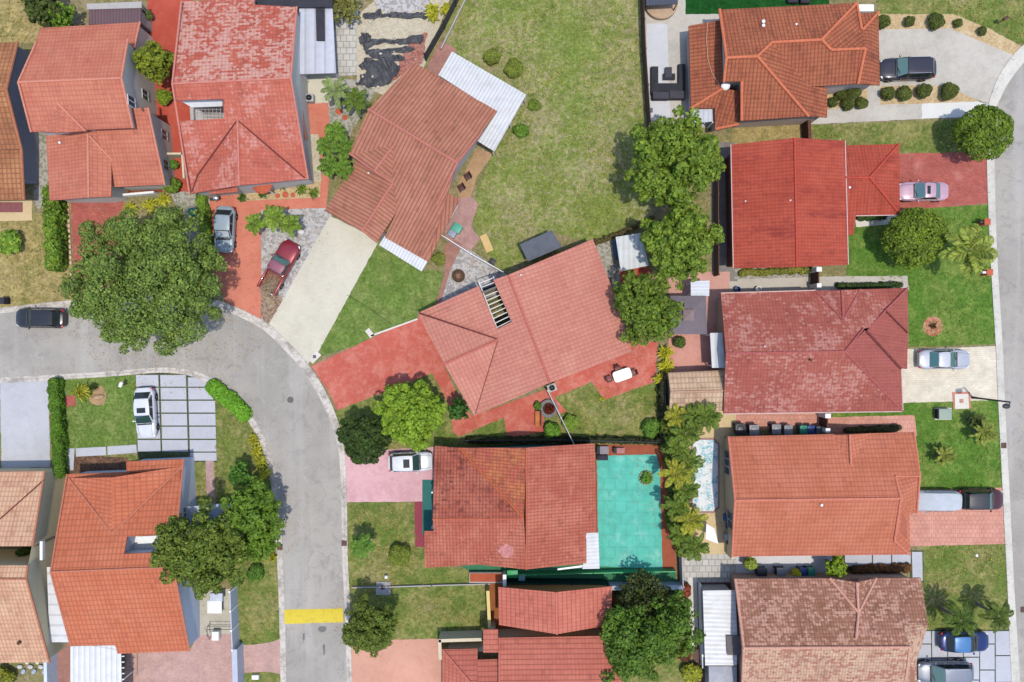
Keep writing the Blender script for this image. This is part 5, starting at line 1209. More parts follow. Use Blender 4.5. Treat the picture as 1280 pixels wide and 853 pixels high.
car('black and dark red SUV parked nearest the road on the salmon pavers', 1225, 624.5, 0, PBR, 'suv', 4.25, 1.9, roofcol=PB, rails=False, glass=M_carglass_green)
car('dark blue car half hidden under the palm fronds on white slabs', 1205, 802, 0, PBL, 'hatch', 4.6, 1.86, roofcol=paint('light_blue', A(70, 130, 190), .2, .3))
car('grey people carrier with roof rails parked at the bottom right', 1181, 840.5, 179, PGM, 'van', 5.15, 2.0, rails=True, glass=M_carglass_green)
cv = car('silver car under a pale grey fabric cover, its front tucked by the eaves', 1166, 627, 180, PG, 'hatch', 4.9, 1.86)
# the fabric cover lies on that car
m = MB(); nx, ny = 26, 14; vs = []
for i in range(nx + 1):
    t = i / nx * 2 - 1
    for j in range(ny + 1):
        s_ = j / ny * 2 - 1; e = abs(t) ** 5 * .16; k = 1 - e
        roofz = 1.60 - .45 * max(0, (-t - .2) / .8) ** 1.2 if False else 1.58
        z = 1.60 - .52 * max(0.0, (t - .1) / .9) ** 1.1 - .26 * max(0.0, (-t - .72) / .28) ** 2
        q = abs(s_); z = z - .10 * q ** 3 - (.55 if q > .93 else 0) * (z / 1.6) + .012 * math.sin(9 * t + 5 * s_)
        vs.append((t * 2.52 * (1 - .03 * q ** 4), s_ * (.80 + .17 * q) * k, z))
m.add(vs, [(i * (ny + 1) + j, (i + 1) * (ny + 1) + j, (i + 1) * (ny + 1) + j + 1, i * (ny + 1) + j + 1) for i in range(nx) for j in range(ny)])
o = m.build('car_cover', plain('silver_fabric', A(200, 205, 212), .75, .3, var=.06, scale=2), smooth=True, angle=60)
o.location = (P(1166, 626, .9).x, P(1166, 626, .9).y, 0); o.rotation_euler = (0, 0, math.pi); single(o, 'pale grey fabric cover draped over the car by the eaves', 'car cover')
# brushwood in the pickup bed
p = P(337, 357, .8); r = MB()
for i in range(140):
    a = RNG.normal(size=3) * np.array([.55, .32, .12]); q = Vector((p.x, p.y, .95)) + Matrix.Rotation(R(61), 3, 'Z') @ Vector(a); d = Vector(RNG.normal(size=3)) * .32; d.z *= .25
    r.tube(q - d, q + d, .018, .008, 4)
single(r.build('brushwood', plain('dry_twigs', A(190, 170, 140), .95, .1, var=.3, scale=5)), 'heap of dry branches lying in the red pickup bed', 'branches')

# ------------------------------------------------------------------ trees
OAK1, OAK2 = A(74, 100, 50), A(128, 152, 86)
oak = [(180, 350, 7.2, 62), (140, 320, 6.3, 34), (122, 288, 5.0, 20), (165, 300, 6.4, 36), (213, 290, 6.6, 34), (236, 318, 6.0, 32), (250, 352, 5.6, 34), (238, 388, 5.4, 36), (205, 408, 5.4, 32), (166, 412, 5.2, 26), (128, 398, 5.0, 32), (102, 368, 4.6, 26), (112, 338, 5.0, 20), (88, 352, 4.2, 14), (150, 360, 7.4, 34), (205, 345, 7.6, 36), (190, 378, 7.2, 34), (226, 352, 7.0, 28), (178, 322, 7.6, 30), (262, 384, 4.6, 22), (232, 276, 5.4, 20), (140, 378, 6.4, 26), (265, 330, 4.8, 18), (160, 430, 4.6, 14), (216, 424, 4.6, 16)]
oak = [(182 + (a - 182) * .96, 350 + (b - 350) * .97, z, q * .88) for a, b, z, q in oak]
tree('huge spreading dark green oak overhanging the road bend', 182, 350, 100, 5.5, lobes=oak, c1=OAK1, c2=OAK2, size=.125, dens=3.2, shell=.5, name='oak_tree', trans=.25, sub=10)
MG1, MG2 = A(68, 100, 34), A(134, 158, 68)
tree('large bushy green tree by the sofa, topmost of three along the yard fence', 841, 205, 61, 5.0, 3.5, MG1, MG2, .17, 30, .30, .10, dens=4.0, sub=5)
tree('green tree between the white shed roof and the red house, middle of three', 849, 306, 50, 4.5, 3.1, MG1, MG2, .165, 26, .31, .11, dens=4.0, sub=5)
tree('green tree against the pale salmon roof and dark gazebo, lowest of three', 806, 387, 43, 4.2, 2.9, A(60, 92, 34), A(124, 146, 62), .16, 24, .31, .11, dens=4.0, sub=5)
tree('clipped ball-shaped tree beside the coconut palm and red driveway', 1141, 297, 39, 2.6, 2.0, A(74, 100, 30), A(128, 150, 56), .13, 40, .30, .09, dens=4.5, seed=3, sub=0)
tree('clipped ball-shaped tree at the street corner by the new white path', 1227, 167, 36, 2.6, 1.9, A(70, 98, 30), A(122, 146, 52), .13, 40, .30, .09, dens=4.5, seed=4, sub=0)
tree('yellow-green leafy tree beside the red driveway bend', 516, 518, 42, 3.0, 2.4, A(92, 132, 40), A(150, 178, 68), .15, 26, .32, .11, dens=4)
tree('dense dark green round tree at the kerb above the white SUV', 456, 549, 31, 2.6, 2.0, A(38, 62, 30), A(74, 96, 50), .12, 30, .34, .06, dens=4.5)
tree('soft-leaved grass-green tree beside the yellow speed bump', 462, 781, 34, 3.0, 2.3, A(72, 94, 40), A(116, 132, 66), .11, 24, .36, .2, dens=3.6, shell=.5)
tree('dark citrus tree leaning over the blue-grey wall and orange roof', 252, 686, 55, 4.2, 3.0, A(56, 84, 34), A(124, 142, 66), .14, 26, .34, .18, dens=3.8)
tree('lighter green tree between the citrus tree and the road', 320, 636, 33, 3.4, 2.4, A(62, 98, 34), A(118, 148, 60), .14, 20, .38, .22, dens=3.6)
tree('light green roadside tree just below the lighter one', 326, 676, 24, 2.6, 1.8, A(66, 108, 36), A(122, 152, 62), .17, 14, .4, .25, dens=3.4)
tree('wide leafy green tree beside the coral roof at the bottom edge', 806, 800, 56, 4.0, 2.4, A(54, 88, 32), A(104, 136, 56), .15, lobes=[(785, 775, 4.4, 26), (806, 786, 4.2, 27), (832, 772, 4.0, 24), (768, 800, 4.2, 26), (790, 812, 4.2, 28), (820, 806, 3.6, 20), (775, 832, 3.8, 22), (850, 788, 3.4, 22), (842, 755, 3.4, 18), (762, 778, 3.6, 18), (800, 838, 3.0, 16), (856, 762, 3.0, 14), (858, 806, 2.8, 13)], dens=3.4, shell=.5)
tree('shadowy dark tree under the blue-grey wall, above the wide leafy tree', 800, 752, 40, 2.0, 1.4, A(40, 58, 32), A(84, 92, 52), .16, 20, .34, .2, dens=2.6, shell=.4)
tree('small round yellow-green tree on the red patio strip', 195, 81, 24, 3.0, 2.0, A(84, 106, 34), A(146, 156, 62), .17, 18, .38, .12, dens=4.2)
shrub('low green bush below the small tree on the red patio strip', 205, 121, 10, 1.4, A(80, 112, 34), A(140, 160, 62), .13)
tree('bright green bush beside the brown shed roof, top left', 78, 22, 17, 2.0, 1.4, A(66, 108, 34), A(128, 158, 62), .16, 12, .42, .2, dens=4)
tree('dark bushy tree at the top left edge of the picture', 58, 12, 24, 2.4, 1.6, A(46, 66, 30), A(86, 98, 52), .17, 14, .42, .2, dens=4)
tree('small tropical tree against the pale house corner by the red path', 572, 512, 14, 2.2, 1.5, A(34, 72, 30), A(68, 110, 50), .2, 9, .45, .2, dens=3.6)
tree('round light green tree between the bins and the brown mulch planter', 1044, 708, 13, 2.0, 1.2, A(92, 126, 30), A(150, 172, 58), .13, 14, .4, .1, dens=4.2)
tree('round green tree at the lawn with a black shadow behind, by the yellow crotons', 300, 592, 15, 1.7, 1.2, A(52, 98, 38), A(94, 138, 62), .14, 12, .42, .12, dens=4.2)
tree('scrubby bush near the top edge by the sand yard', 430, 8, 20, 1.6, 1.1, A(90, 98, 52), A(140, 138, 90), .16, 12, .42, .25, dens=3)

# ------------------------------------------------------------------ shrubs, hedges
SB1, SB2 = A(56, 72, 34), A(100, 110, 54); g_ = 'clipped round shrubs in the tan gravel beds'
for lab, x, y, r, h in (('round shrub touching the garage roof edge in the upper gravel bed', 1104, 27, 9, .9), ('small oval shrub, second along the upper gravel bed', 1137, 27, 7, .7), ('largest round shrub of the upper gravel bed', 1170, 27, 10, .9), ('tiny dry shrub where the upper gravel bed bends', 1198, 29, 6, .6), ('small dark shrub last along the upper gravel bed towards the street', 1228, 39, 6, .6),
        ('clipped shrub nearest the house in the gravel strip below the navy SUV', 1110, 117, 9, .9), ('second clipped shrub in the gravel strip below the navy SUV', 1131, 117.5, 10, .9), ('third clipped shrub, brightest, below the navy SUV', 1155, 114, 10, 1.0), ('wide clipped shrub at the street end of the gravel strip', 1187, 115, 11.5, 1.0),
        ('small shrub beside the house corner, leftmost in the entrance bed', 1041, 128, 7, .8), ('low shrub at the upper left of the entrance bed', 1052, 118, 7, .8), ('largest dark shrub of the entrance bed by the roof edge', 1067, 115, 10, 1.0), ('shrub in the middle of the entrance bed, lower row', 1060, 130, 9, .8), ('round shrub beside the path at the right of the entrance bed', 1077, 129, 8, .8)):
    shrub(lab, x, y, r, h, SB1, SB2, .07, g_, dens=4)
shrub('rounded shrub in the vacant lot beside the white metal roof, left one', 615, 71, 10.5, 1.0, A(92, 108, 44), A(132, 142, 72), .08)
shrub('larger rounded shrub in the vacant lot, right of its pair', 643, 86, 12, 1.0, A(92, 110, 42), A(134, 146, 70), .08)
shrub('low weed clump below the white metal roof corner', 651, 163, 10, .5, A(70, 112, 40), A(110, 140, 60), .12)
shrub('small weed clump right of the white metal roof', 668, 132, 8, .4, A(92, 122, 50), A(120, 140, 66), .12)
shrub('spherical light bush on the lawn with a dark shadow behind it, near the pink driveway', 500, 694, 15, 1.3, A(88, 112, 44), A(136, 148, 72), .08, dens=3.6)
shrub('bright green shrub at the end of the fence between the two yards', 690, 538, 11, 1.2, A(62, 112, 38), A(116, 156, 62), .14)
shrub('pale green shrub right of the white fence end', 713, 528, 11, .9, A(96, 138, 52), A(140, 164, 78), .12)
shrub('small round green bush on the red patio', 672, 507.5, 5, .7, A(56, 104, 36), A(96, 136, 56), .09)
shrub('green bush in the right corner of the small back lawn', 815, 535, 13, .9, A(66, 112, 44), A(108, 142, 62), .13)
shrub('small dark bush beside the yellow hedge near the gazebo', 849, 428, 8, 1.0, A(48, 76, 36), A(96, 112, 60), .1)
shrub('red-leaved shrub by the corner of the blue-grey wall', 855, 738, 9, 1.2, A(120, 50, 52), A(160, 84, 70), .12)
shrub('yellow-green shrub at the bottom edge left of the grey flat roof', 864, 842, 13, 1.4, A(120, 138, 44), A(176, 178, 76), .16)
shrub('dark red shrub above the yellow-green one at the bottom edge', 856, 818, 9, 1.0, A(90, 50, 48), A(130, 80, 66), .12)
shrub('grass-like yellow-green bush in the bottom left corner', 4, 848, 14, 1.3, A(104, 120, 44), A(160, 160, 72), .12)
shrub('leafy bush inside the gap of the peach roof', 33, 690, 10, 2.6, A(50, 78, 32), A(92, 116, 52), .12)
shrub('light green bush with a dark side on the dry lawn at the left edge', 12, 304, 17, 1.5, A(84, 128, 44), A(138, 166, 74), .17, lr=.4)
shrub('green plant beside the low white garden wall', 214, 232, 11, 1.2, A(70, 112, 34), A(128, 150, 62), .16)
shrub('small plant on the white wall ledge between two red houses', 217, 206, 6, 1.0, A(70, 112, 44), A(118, 150, 70), .1)
shrub('climbing plant at the shed corner by the red patio', 184, 20, 7, 1.4, A(60, 90, 40), A(110, 126, 66), .12)
shrub('weedy bush left of the house wall beneath the two-storey roof', 186, 128, 6, 1.0, A(62, 96, 44), A(110, 130, 70), .1)
shrub('weedy patch at the side of the brown roof by the white awning', 549, 324, 9, .7, A(96, 116, 52), A(140, 146, 82), .12)
shrub('green bush in front of the lawn near the road kerb', 320, 716, 11, .8, A(56, 96, 40), A(98, 134, 60), .12)
shrub('small bright shrub under the hanging eaves left of the bins', 938, 704, 8, 1.6, A(112, 140, 60), A(160, 172, 92), .14)
shrub('yellow-leaved potted shrub standing between the bins', 996, 716, 6, 1.1, A(196, 196, 40), A(220, 214, 80), .1)
hedge('tall shaggy hedge between the dry lawn and the red driveway', [(62, 240), (66, 330)], 19, 1.9, A(64, 108, 34), A(124, 150, 60), .15, dens=3.2)
hedge('long trimmed hedge between the grey driveway and the front lawn', [(66, 478), (73, 592)], 13, 1.35, A(66, 108, 34), A(104, 140, 52), .08)
hedge('bright green low hedge curving along the kerb', [(266, 486), (286, 500), (303, 518)], 20, .85, A(84, 146, 40), A(126, 176, 62), .12)
hedge('dark clipped strip hedge beside the pale path under the maroon roof', [(1050, 357), (1072, 358), (1126, 356)], 7, .8, A(44, 66, 40), A(74, 94, 56), .07)
hedge('reddish low hedge between the salmon path and the orange roof', [(1060, 538), (1124, 536)], 7, .7, A(60, 66, 44), A(98, 92, 62), .07)
hedge('brown-red mulched hedge beside the slab path', [(1070, 713), (1136, 711)], 10, .6, A(96, 66, 50), A(130, 92, 66), .07)
hedge('dark plants doubling as house shade along the small back lawn', [(585, 551), (680, 550), (760, 551), (826, 553)], 7, 1.1, A(34, 44, 30), A(62, 70, 46), .09)  # plants whose dark colour also carries the shade of this gap
hedge('dark creeper hedge along the yard fence below the yellow bushes', [(828, 478), (830, 550)], 8, 1.3, A(36, 46, 34), A(66, 72, 52), .1)
hedge('thin creeper growing along the vacant lot corner fence', [(746, 303), (780, 290), (816, 272)], 5, .9, A(74, 64, 48), A(106, 98, 66), .08)
hedge('green creeper hedge along the driveway edge beside the oak', [(250, 246), (256, 285), (262, 330)], 13, 1.0, A(78, 118, 40), A(132, 156, 66), .12)
hedge('flowering plants along the pale path below the vivid red roof', [(928, 341), (1012, 337)], 8, .5, A(84, 104, 50), A(150, 146, 80), .09)
hedge('dark tangled hedge on the boundary wall above the leafy tree', [(768, 738), (845, 738)], 12, .9, A(36, 48, 30), A(74, 84, 48), .1)
hedge('small trimmed hedge under the red garage eaves', [(1074, 273), (1108, 271)], 5, .6, A(40, 72, 36), A(74, 102, 54), .06)
YC1, YC2 = A(150, 160, 48), A(206, 200, 84)
for lab, x, y, r in (('yellow croton by the kerb, uppermost of the roadside row', 318, 549, 8), ('yellow croton, second in the roadside row', 322, 564, 9), ('yellow croton, third in the roadside row', 327, 579, 9), ('yellow croton, lowest of the roadside row', 331, 592, 9), ('yellow plant against the road kerb below the trees', 342, 697, 5)):
    tuft(lab, x, y, r, .7, A(150, 160, 44), YC2, 70, .06, 'yellow plants along the inner kerb')
for lab, x, y, r in (('yellow croton left of the white garden wall', 163, 261, 9), ('wide yellow croton below the white garden wall', 188, 258, 11), ('yellow croton at the right end of the white garden wall', 205, 250, 9), ('small yellow croton beside the teal rain barrel', 222, 269, 6)):
    tuft(lab, x, y, r, .6, YC1, YC2, 80, .06, 'yellow crotons by the garden wall')
for lab, x, y, r in (('yellow bush nearest the lowest green tree beside the red patio', 831, 441, 10), ('bright yellow bush in the middle of the patio edge row', 832, 458, 10), ('yellow bush at the lower end of the patio edge row', 825, 474, 8)):
    tuft(lab, x, y, r, 1.0, A(176, 184, 50), A(226, 220, 96), 90, .09, 'yellow bushes beside the red patio')
for lab, x, y, r in (('yellow star-shaped bromeliad at the end of the sand yard', 540, 12, 9), ('second yellow bromeliad, closest to the black fence', 557, 12, 7), ('lower yellow bromeliad of the sand yard', 541, 22, 8)):
    tuft(lab, x, y, r, .7, YC1, YC2, 60, .1, 'yellow bromeliads by the black fence')
for lab, x, y, r, c in (('small agave in the sandy bed left of the terracotta porch', 303, 247, 6, 0), ('green strap plant beside the terracotta porch roof', 328, 243, 7, 0), ('leafy plant in the sandy bed, right of the stepping stones', 377, 237, 9, 1), ('light green plant at the right end of the sandy bed', 392, 242, 8, 1), ('bluish plant close under the red eaves', 352, 229, 9, 0), ('wispy plant in the sandy walk by the house wall', 420, 165, 8, 1)):
    tuft(lab, x, y, r, .6, A(70, 108, 44), A(140, 160, 76) if c else A(100, 138, 72), 60, .05)
tuft('yellow-green spiky plant in the round mulch bed on the small lawn', 103, 489, 12, .9, A(120, 136, 44), A(188, 184, 80), 90, .07)
tuft('dark spiky plant beside the boulder on the small lawn', 117, 484, 6, .8, A(44, 62, 34), A(84, 100, 52), 40, .05)
tuft('small yellow weed at the corner of the red patio', 753, 499, 4, .3, YC1, YC2, 30, .04)
tuft('red bromeliad in the ring-shaped planter', 687, 511, 6, .8, A(110, 40, 40), A(150, 66, 54), 50, .06)
tuft('bromeliad clump in the round brick flower bed', 1166, 408, 5, .4, A(54, 50, 36), A(110, 80, 60), 40, .05)

# ------------------------------------------------------------------ palms
PG1, PG2 = A(66, 92, 40), A(128, 150, 70)
palm('tall coconut palm with long fronds by the right-hand road', 1213, 312, 4.6, 3.15, 16, A(78, 102, 38), A(160, 172, 92), 1.0, .55, 1.15, lean=(-.2, .2), lw=.12, nl=24)
palm('shaggy palm left of the two beside the white gravel', 319, 280, 2.4, 1.25, 13, A(78, 116, 48), A(140, 164, 78), .45, .7, 1.2, group='palms by the white gravel')
palm('wider palm above the red pickup on the white gravel', 343, 272, 2.8, 1.6, 15, A(82, 120, 48), A(146, 168, 80), .5, .7, 1.2, group='palms by the white gravel')
palm('third palm crown at the right of the white gravel group', 362, 281, 2.3, 1.4, 14, A(78, 112, 46), A(136, 158, 76), .5, .7, 1.2, group='palms by the white gravel')
palm('blue-green palm at the corner of the white awning roof', 418, 113, 3.2, 1.8, 11, A(96, 118, 84), A(150, 166, 124), .5, .5, 1.0)
palm('green palm between the awning roof and the brown roof', 444, 125, 2.6, 1.6, 14, A(70, 100, 42), A(116, 136, 66), .5)
for i, (lab, x, y, z, f) in enumerate((('palm uppermost in the clump left of the brown roof', 420, 165, 2.8, 1.3), ('palm leaning on the brown roof edge in the clump', 430, 186, 3.0, 1.5), ('palm at the left of the clump by the brown roof', 409, 182, 2.6, 1.3), ('palm at the foot of the clump by the brown roof', 412, 208, 2.6, 1.4), ('palm low in the clump touching the garage roof', 428, 210, 2.8, 1.3))):
    palm(lab, x, y, z, f, 13, A(60, 100, 38), A(122, 152, 66), .5, group='palm clump beside the brown house')
palm('bushy palm near the kerb with its dark shadow above', 453, 683, 2.6, 1.45, 15, A(62, 108, 46), A(116, 152, 72), .5, .6, 1.2)
palm('feathery palm over the blue car', 1201, 776, 3.3, 2.3, 14, A(46, 68, 28), A(92, 116, 50), .6, .5, 1.3)
palm('feathery palm leaning over the kerb at the bottom right', 1248, 770, 3.1, 2.0, 12, A(48, 68, 30), A(96, 116, 52), .6, .5, 1.3)
CY1, CY2 = A(84, 106, 52), A(160, 166, 92)
palm('low cycad in the middle of the rich green lawn', 1179, 570, 1.0, 1.35, 22, CY1, CY2, .3, .75, .9, cat='cycad', name='cycad', tr=.12, group='cycads on the front lawn')
palm('larger cycad beside the lamp post at the kerb', 1228, 541, 1.2, 1.6, 22, CY1, CY2, .32, .75, .9, cat='cycad', name='cycad', tr=.14, group='cycads on the front lawn')
palm('low shaded cycad above the kerbside one, nearer the lamp post', 1219, 526, .9, 1.1, 18, A(54, 74, 42), A(98, 112, 62), .28, .7, .9, cat='cycad', name='cycad', tr=.12, group='cycads on the front lawn')  # darker copy of the cycad leaf colours, shade painted in
row = [(846, 522, 'palm uppermost of the dense row beside the turquoise deck, yellow tipped'), (868, 524, 'palm at the top end of the small pool, beside its rounded corner'), (857, 542, 'broad palm left of the small pool, upper one'), (846, 560, 'palm by the deck border, third down the dense row'), (860, 578, 'palm overhanging the middle of the small pool'), (845, 592, 'golden palm by the deck border near the planter ring'), (858, 612, 'palm leaning toward the small pool steps'), (846, 634, 'palm beside the deck corner, lower half of the row'), (862, 650, 'palm left of the white parasol'), (850, 668, 'palm below the white parasol level, by the deck'), (868, 684, 'lowest palm of the dense row, above the tiled patio'), (882, 520, 'small palm on the tan deck under the tile-roofed shed')]
for i, (x, y, lab) in enumerate(row):
    yel = i in (0, 5, 8); palm(lab, x, y, 2.6 + .3 * (i % 3), 1.6 + .2 * (i % 3), 14, A(96, 112, 40) if yel else A(56, 86, 34), A(176, 172, 74) if yel else A(122, 142, 64), .52, .7, 1.2, group='palms along the pool boundary', lw=.08)
hedge('dense mixed green shrubs under the palm row beside the small pool', [(838, 520), (842, 560), (850, 610), (846, 650), (858, 688)], 22, 1.6, A(58, 84, 34), A(124, 138, 60), .18, dens=2.4, jit=.3)
hedge('loose green planting at the top end of the small pool', [(848, 522), (890, 522)], 18, 1.4, A(62, 88, 34), A(150, 150, 70), .18, dens=2.2, jit=.25)

# ------------------------------------------------------------------ sheds, gazebos, roofs of their own
flat_roof('dark brown shed roof with a pale frame, above the two-storey salmon house', [(111, 11), (177, 9), (176, 29), (111, 31)], 2.4, metal_sheet('maroon_brown_metal', A(112, 82, 84), .28, 'X'), wallmat=M_grey)
tp = flat_roof('pale beam frame above the brown shed roof', [(108, 5), (177, 2), (177, 10), (109, 12)], 2.5, M_grey, 'beam_frame', 'frame', post=M_grey)
aw_ = flat_roof('grey-white awning roof between the red house and white tiles', [(374, 10, 2.6), (415.5, 9, 2.4), (420, 91.5, 2.4), (373.5, 93, 2.6)], 2.5, metal_sheet('pale_grey_metal', A(206, 208, 218), .9, 'X'), 'awning_roof', 'awning', post=M_white)
flat_roof('black flat roof along the top edge above the grey-white awning', [(319, -60), (416, -60), (416, 9), (371, 9.5), (319, 10)], 2.9, M_dark, 'flat_roof_annex', 'annex', wallmat=M_grey)
flat_roof('narrow black roof strip lying on the grey-white awning', [(394.5, 9), (405.5, 9), (406, 51), (395.5, 51)], 2.66, M_dark, 'roof_strip', 'roof strip', th=.08)
flat_roof('dark slate shed roof behind the pale salmon house', [(649.7, 306), (689.6, 288), (702.5, 309), (660, 327)], 2.2, M_slate, wallmat=M_grey, th=.08)
flat_roof('small white metal shed roof beside the middle green tree', [(769.6, 296.4), (801, 291.5), (811, 332), (776, 339.5)], 2.3, metal_sheet('white_shed_metal', A(216, 220, 218), .5, 'X', A(196, 194, 184)), wallmat=M_grey, ov=.35)
flat_roof('striped white lean-to roof above the dark gazebo', [(863.5, 351.5), (887, 351, 2.3), (886.5, 370, 2.1), (863.5, 370, 2.1)], 2.3, metal_sheet('blue_white_metal', A(216, 220, 228), .32, 'Y'), post=M_white)
gz = thing('gazebo', 'dark grey square gazebo with raised roof cap beside the trees', 'gazebo', tuple(P(862, 394)))
cs = [P(838, 370, 2.3), P(882.5, 370, 2.3), P(884, 418, 2.3), P(836, 418, 2.3)]; ap = P(861, 394, 2.9)
g = MB()
for i in range(4): a, b = cs[i], cs[(i + 1) % 4]; c1_, c2_ = ap.lerp(a, .2), ap.lerp(b, .2); g.slab([a, b, c2_, c1_], .04)
GZ = plain('grey_canvas', A(128, 118, 124), .9, .15, var=.08); g.build('roof', GZ, gz)
g = MB(); c5 = [P(854, 387, 3.0), P(868, 387, 3.0), P(868, 401, 3.0), P(854, 401, 3.0)]; a5 = P(861, 394, 3.25)
for i in range(4): g.slab([c5[i], c5[(i + 1) % 4], a5], .03)
g.build('roof_cap', plain('taupe_canvas', A(150, 130, 128), .9, .15, var=.08), gz)
for c in inset(cs, .2): MB().box((c.x, c.y, 1.13), (.1, .1, 2.26)).build('post', M_black, gz)
flat_roof('grey-white awning against the maroon house wall', [(887.5, 416.5, 2.4), (903, 416, 2.6), (906.5, 460, 2.6), (890, 460, 2.4)], 2.5, metal_sheet('grey_awning_metal', A(200, 204, 208), 1.2, 'X'), 'awning_roof', 'awning', post=M_white)
sh = House('small beige tile-roofed shed attached beside the maroon house', (870, 490), 'shed', 'tiled_shed')
sh.roof([[(835, 466, 2.4), (907, 463, 2.4), (905.5, 488.5, 3.0), (838, 490, 3.0)], [(838, 490, 3.0), (905.5, 488.5, 3.0), (906, 514, 2.4), (836.5, 515, 2.4)]], tile('beige_shed_tiles', A(218, 170, 154), A(150, 112, 102), A(226, 182, 166), cs=.3, rs=.45, col=.36, row=.5), [[(838, 490, 3.02), (905.5, 488.5, 3.02)]], plain('beige_ridge', A(206, 164, 136), .9, .2), .08)
sh.wall([(835, 466, 2.4), (907, 463, 2.4), (905.5, 488.5, 3.0), (906, 514, 2.4), (836.5, 515, 2.4), (838, 490, 3.0)], M_tanwall, .3)
flat_roof('long white corrugated side roof beside the faded brown house', [(878.5, 738.5), (919, 738, 2.4), (922, 800, 2.6), (921, 832, 2.6), (881.5, 832, 2.4)], 2.4, metal_sheet('white_corrugated', A(228, 228, 228), .42, 'Y', A(206, 202, 198)), 'corrugated_roof', 'side roof', wallmat=M_grey, ov=.25)
flat_roof('dark patch panel on the white corrugated side roof', [(908, 795), (925, 795), (925.5, 819), (909, 819)], 2.75, plain('grey_brown_panel', A(120, 112, 112), .85, .2, var=.2, scale=4), 'roof_panel', 'panel', th=.05)
flat_roof('grey flat roof at the bottom edge under the white corrugated one', [(886, 833), (921, 833), (921, 905), (887, 905)], 2.2, concrete('grey_roof_felt', A(170, 172, 180), A(196, 198, 204), .7), 'flat_roof_annex', 'annex', wallmat=M_grey)
flat_roof('sloping white side roof left of the orange grid-tiled house', [(58.5, 709, 3.4), (66, 709, 3.4), (88, 803, 2.5), (62, 803, 2.5)], 2.6, metal_sheet('white_panels', A(238, 238, 240), 1.0, 'Y'), 'side_roof', 'side roof', post=M_white)
pr = thing('pergola', 'white pergola roof with protruding beam ends, below the orange grid-tiled house', 'pergola', tuple(P(120, 835)))
MB().slab([P(88, 808, 2.5), P(143, 807, 2.5), P(151, 815, 2.5), P(153, 905, 2.5), P(88, 905, 2.5)], .08).build('roof', metal_sheet('white_pergola_panels', A(236, 236, 238), .5, 'X'), pr)
for i in range(6):
    a, b = P(146, 820.5 + i * 7.2, 2.36), P(155.5, 820.5 + i * 7.2, 2.36); MB().tube(a, b, .06, n=6).build('beam_end', M_white, pr); 
MB().box(P(166, 836, 1.1), (.05, 2.6, .05)).build('rail', M_brown, pr)
for x, y in ((150, 818), (150, 853)): p = P(x, y, 2.4); MB().box((p.x, p.y, 1.2), (.12, .12, 2.4)).build('post', M_white, pr)
cr_ = thing('carport_awning', 'pale blue-grey flat awning half hidden by the citrus tree', 'awning', tuple(P(262, 634)))
MB().slab([P(231, 634, 2.4), P(289, 629, 2.4), P(292, 658, 2.4), P(233, 662, 2.4)], .1).build('roof', plain('blue_grey_metal', A(196, 206, 220), .6, .3, var=.06), cr_)
for x, y in ((288, 631), (290, 656)): p = P(x, y, 2.3); MB().box((p.x, p.y, 1.15), (.1, .1, 2.3)).build('post', M_white, cr_)
po = thing('porch_canopy', 'round terracotta porch canopy against the blotchy red house', 'canopy', tuple(P(326, 232)))
p = P(326, 229, 2.4); g = MB(); g.lathe((p.x, p.y, 2.0), [(.95, 0), (.95, .06), (.7, .28), (.3, .42), (.02, .46)], 20); g.build('roof', M_terra, po, smooth=True)
for a in (-2.4, -.8): MB().tube((p.x + .8 * math.cos(a), p.y + .8 * math.sin(a), 0), (p.x + .8 * math.cos(a), p.y + .8 * math.sin(a), 2.0), .07).build('column', M_white, po)
tg = thing('garden_pavilion', 'dark-roofed rounded pavilion with tan base at the top edge', 'pavilion', tuple(P(827, 0)))
p = P(827, 2, .5); g = MB(); g.lathe((p.x, p.y, 0), [(1.62, 0), (1.62, .45), (1.5, .52)], 28); g.build('base', plain('tan_wicker', A(200, 170, 140), .85, .2, var=.15, scale=5), tg, smooth=True)
g = MB(); g.slab([P(808, 7, 1.9), P(847, 5, 1.9), P(851, -40, 1.9), P(804, -40, 1.9)], .12); g.build('roof', metal_sheet('charcoal_canopy', A(74, 78, 92), .3, 'X'), tg)
for x in (809, 846): q = P(x, 5, 1.8); MB().tube((q.x, q.y, 0), (q.x, q.y, 1.8), .06).build('post', M_brown, tg)

# ------------------------------------------------------------------ walls, fences, gates
M_fblack = plain('dark_mesh_fence', A(74, 72, 72), .8, .2, var=.25, scale=4)
fence('long dark timber fence between the vacant lot and the sofa patio', [(799, -40), (803, 70), (809, 158)], 1.7, plain('dark_timber', A(92, 70, 60), .85, .2, var=.25, scale=3), .08)
fence('dark mesh fence running down from the top edge to the brown roof', [(584, -20), (556, 36), (533, 76)], 1.7, M_fblack, .07, slats=True)
fence('pale coping beside the dark mesh fence', [(590, -15), (552, 62)], .35, M_grey, .12, post=0, cat='low wall', name='low_wall')
fence('white vinyl fence across the gravel triangle', [(554, 297), (590, 320), (629, 342)], 1.5, M_white, .06)
fence('white fence from the salmon house corner to the mottled roof', [(683.5, 487), (716, 553)], 1.6, plain('aged_white', A(206, 206, 208), .6, .3), .07)
fence('dark low fence behind the pale salmon house', [(546, 387), (596, 366), (640, 349)], .9, plain('brown_fence', A(110, 84, 74), .85, .2, var=.2), .08)
fence('brown fence by the dark slate shed and vacant lot', [(642, 348), (700, 318), (745, 301)], 1.0, plain('brown_fence', A(110, 84, 74), .85, .2, var=.2), .08)
fence('tall fence hidden in creepers at the right of the small back lawn', [(827, 470), (829, 552)], 1.5, M_fblack, .08)
fence('added black panel standing in for shade between the small back lawn and the mottled roof', [(584, 549), (700, 548), (828, 551)], 1.2, M_fblack, .06)  # added dark panel, stands in for the house shade along this edge
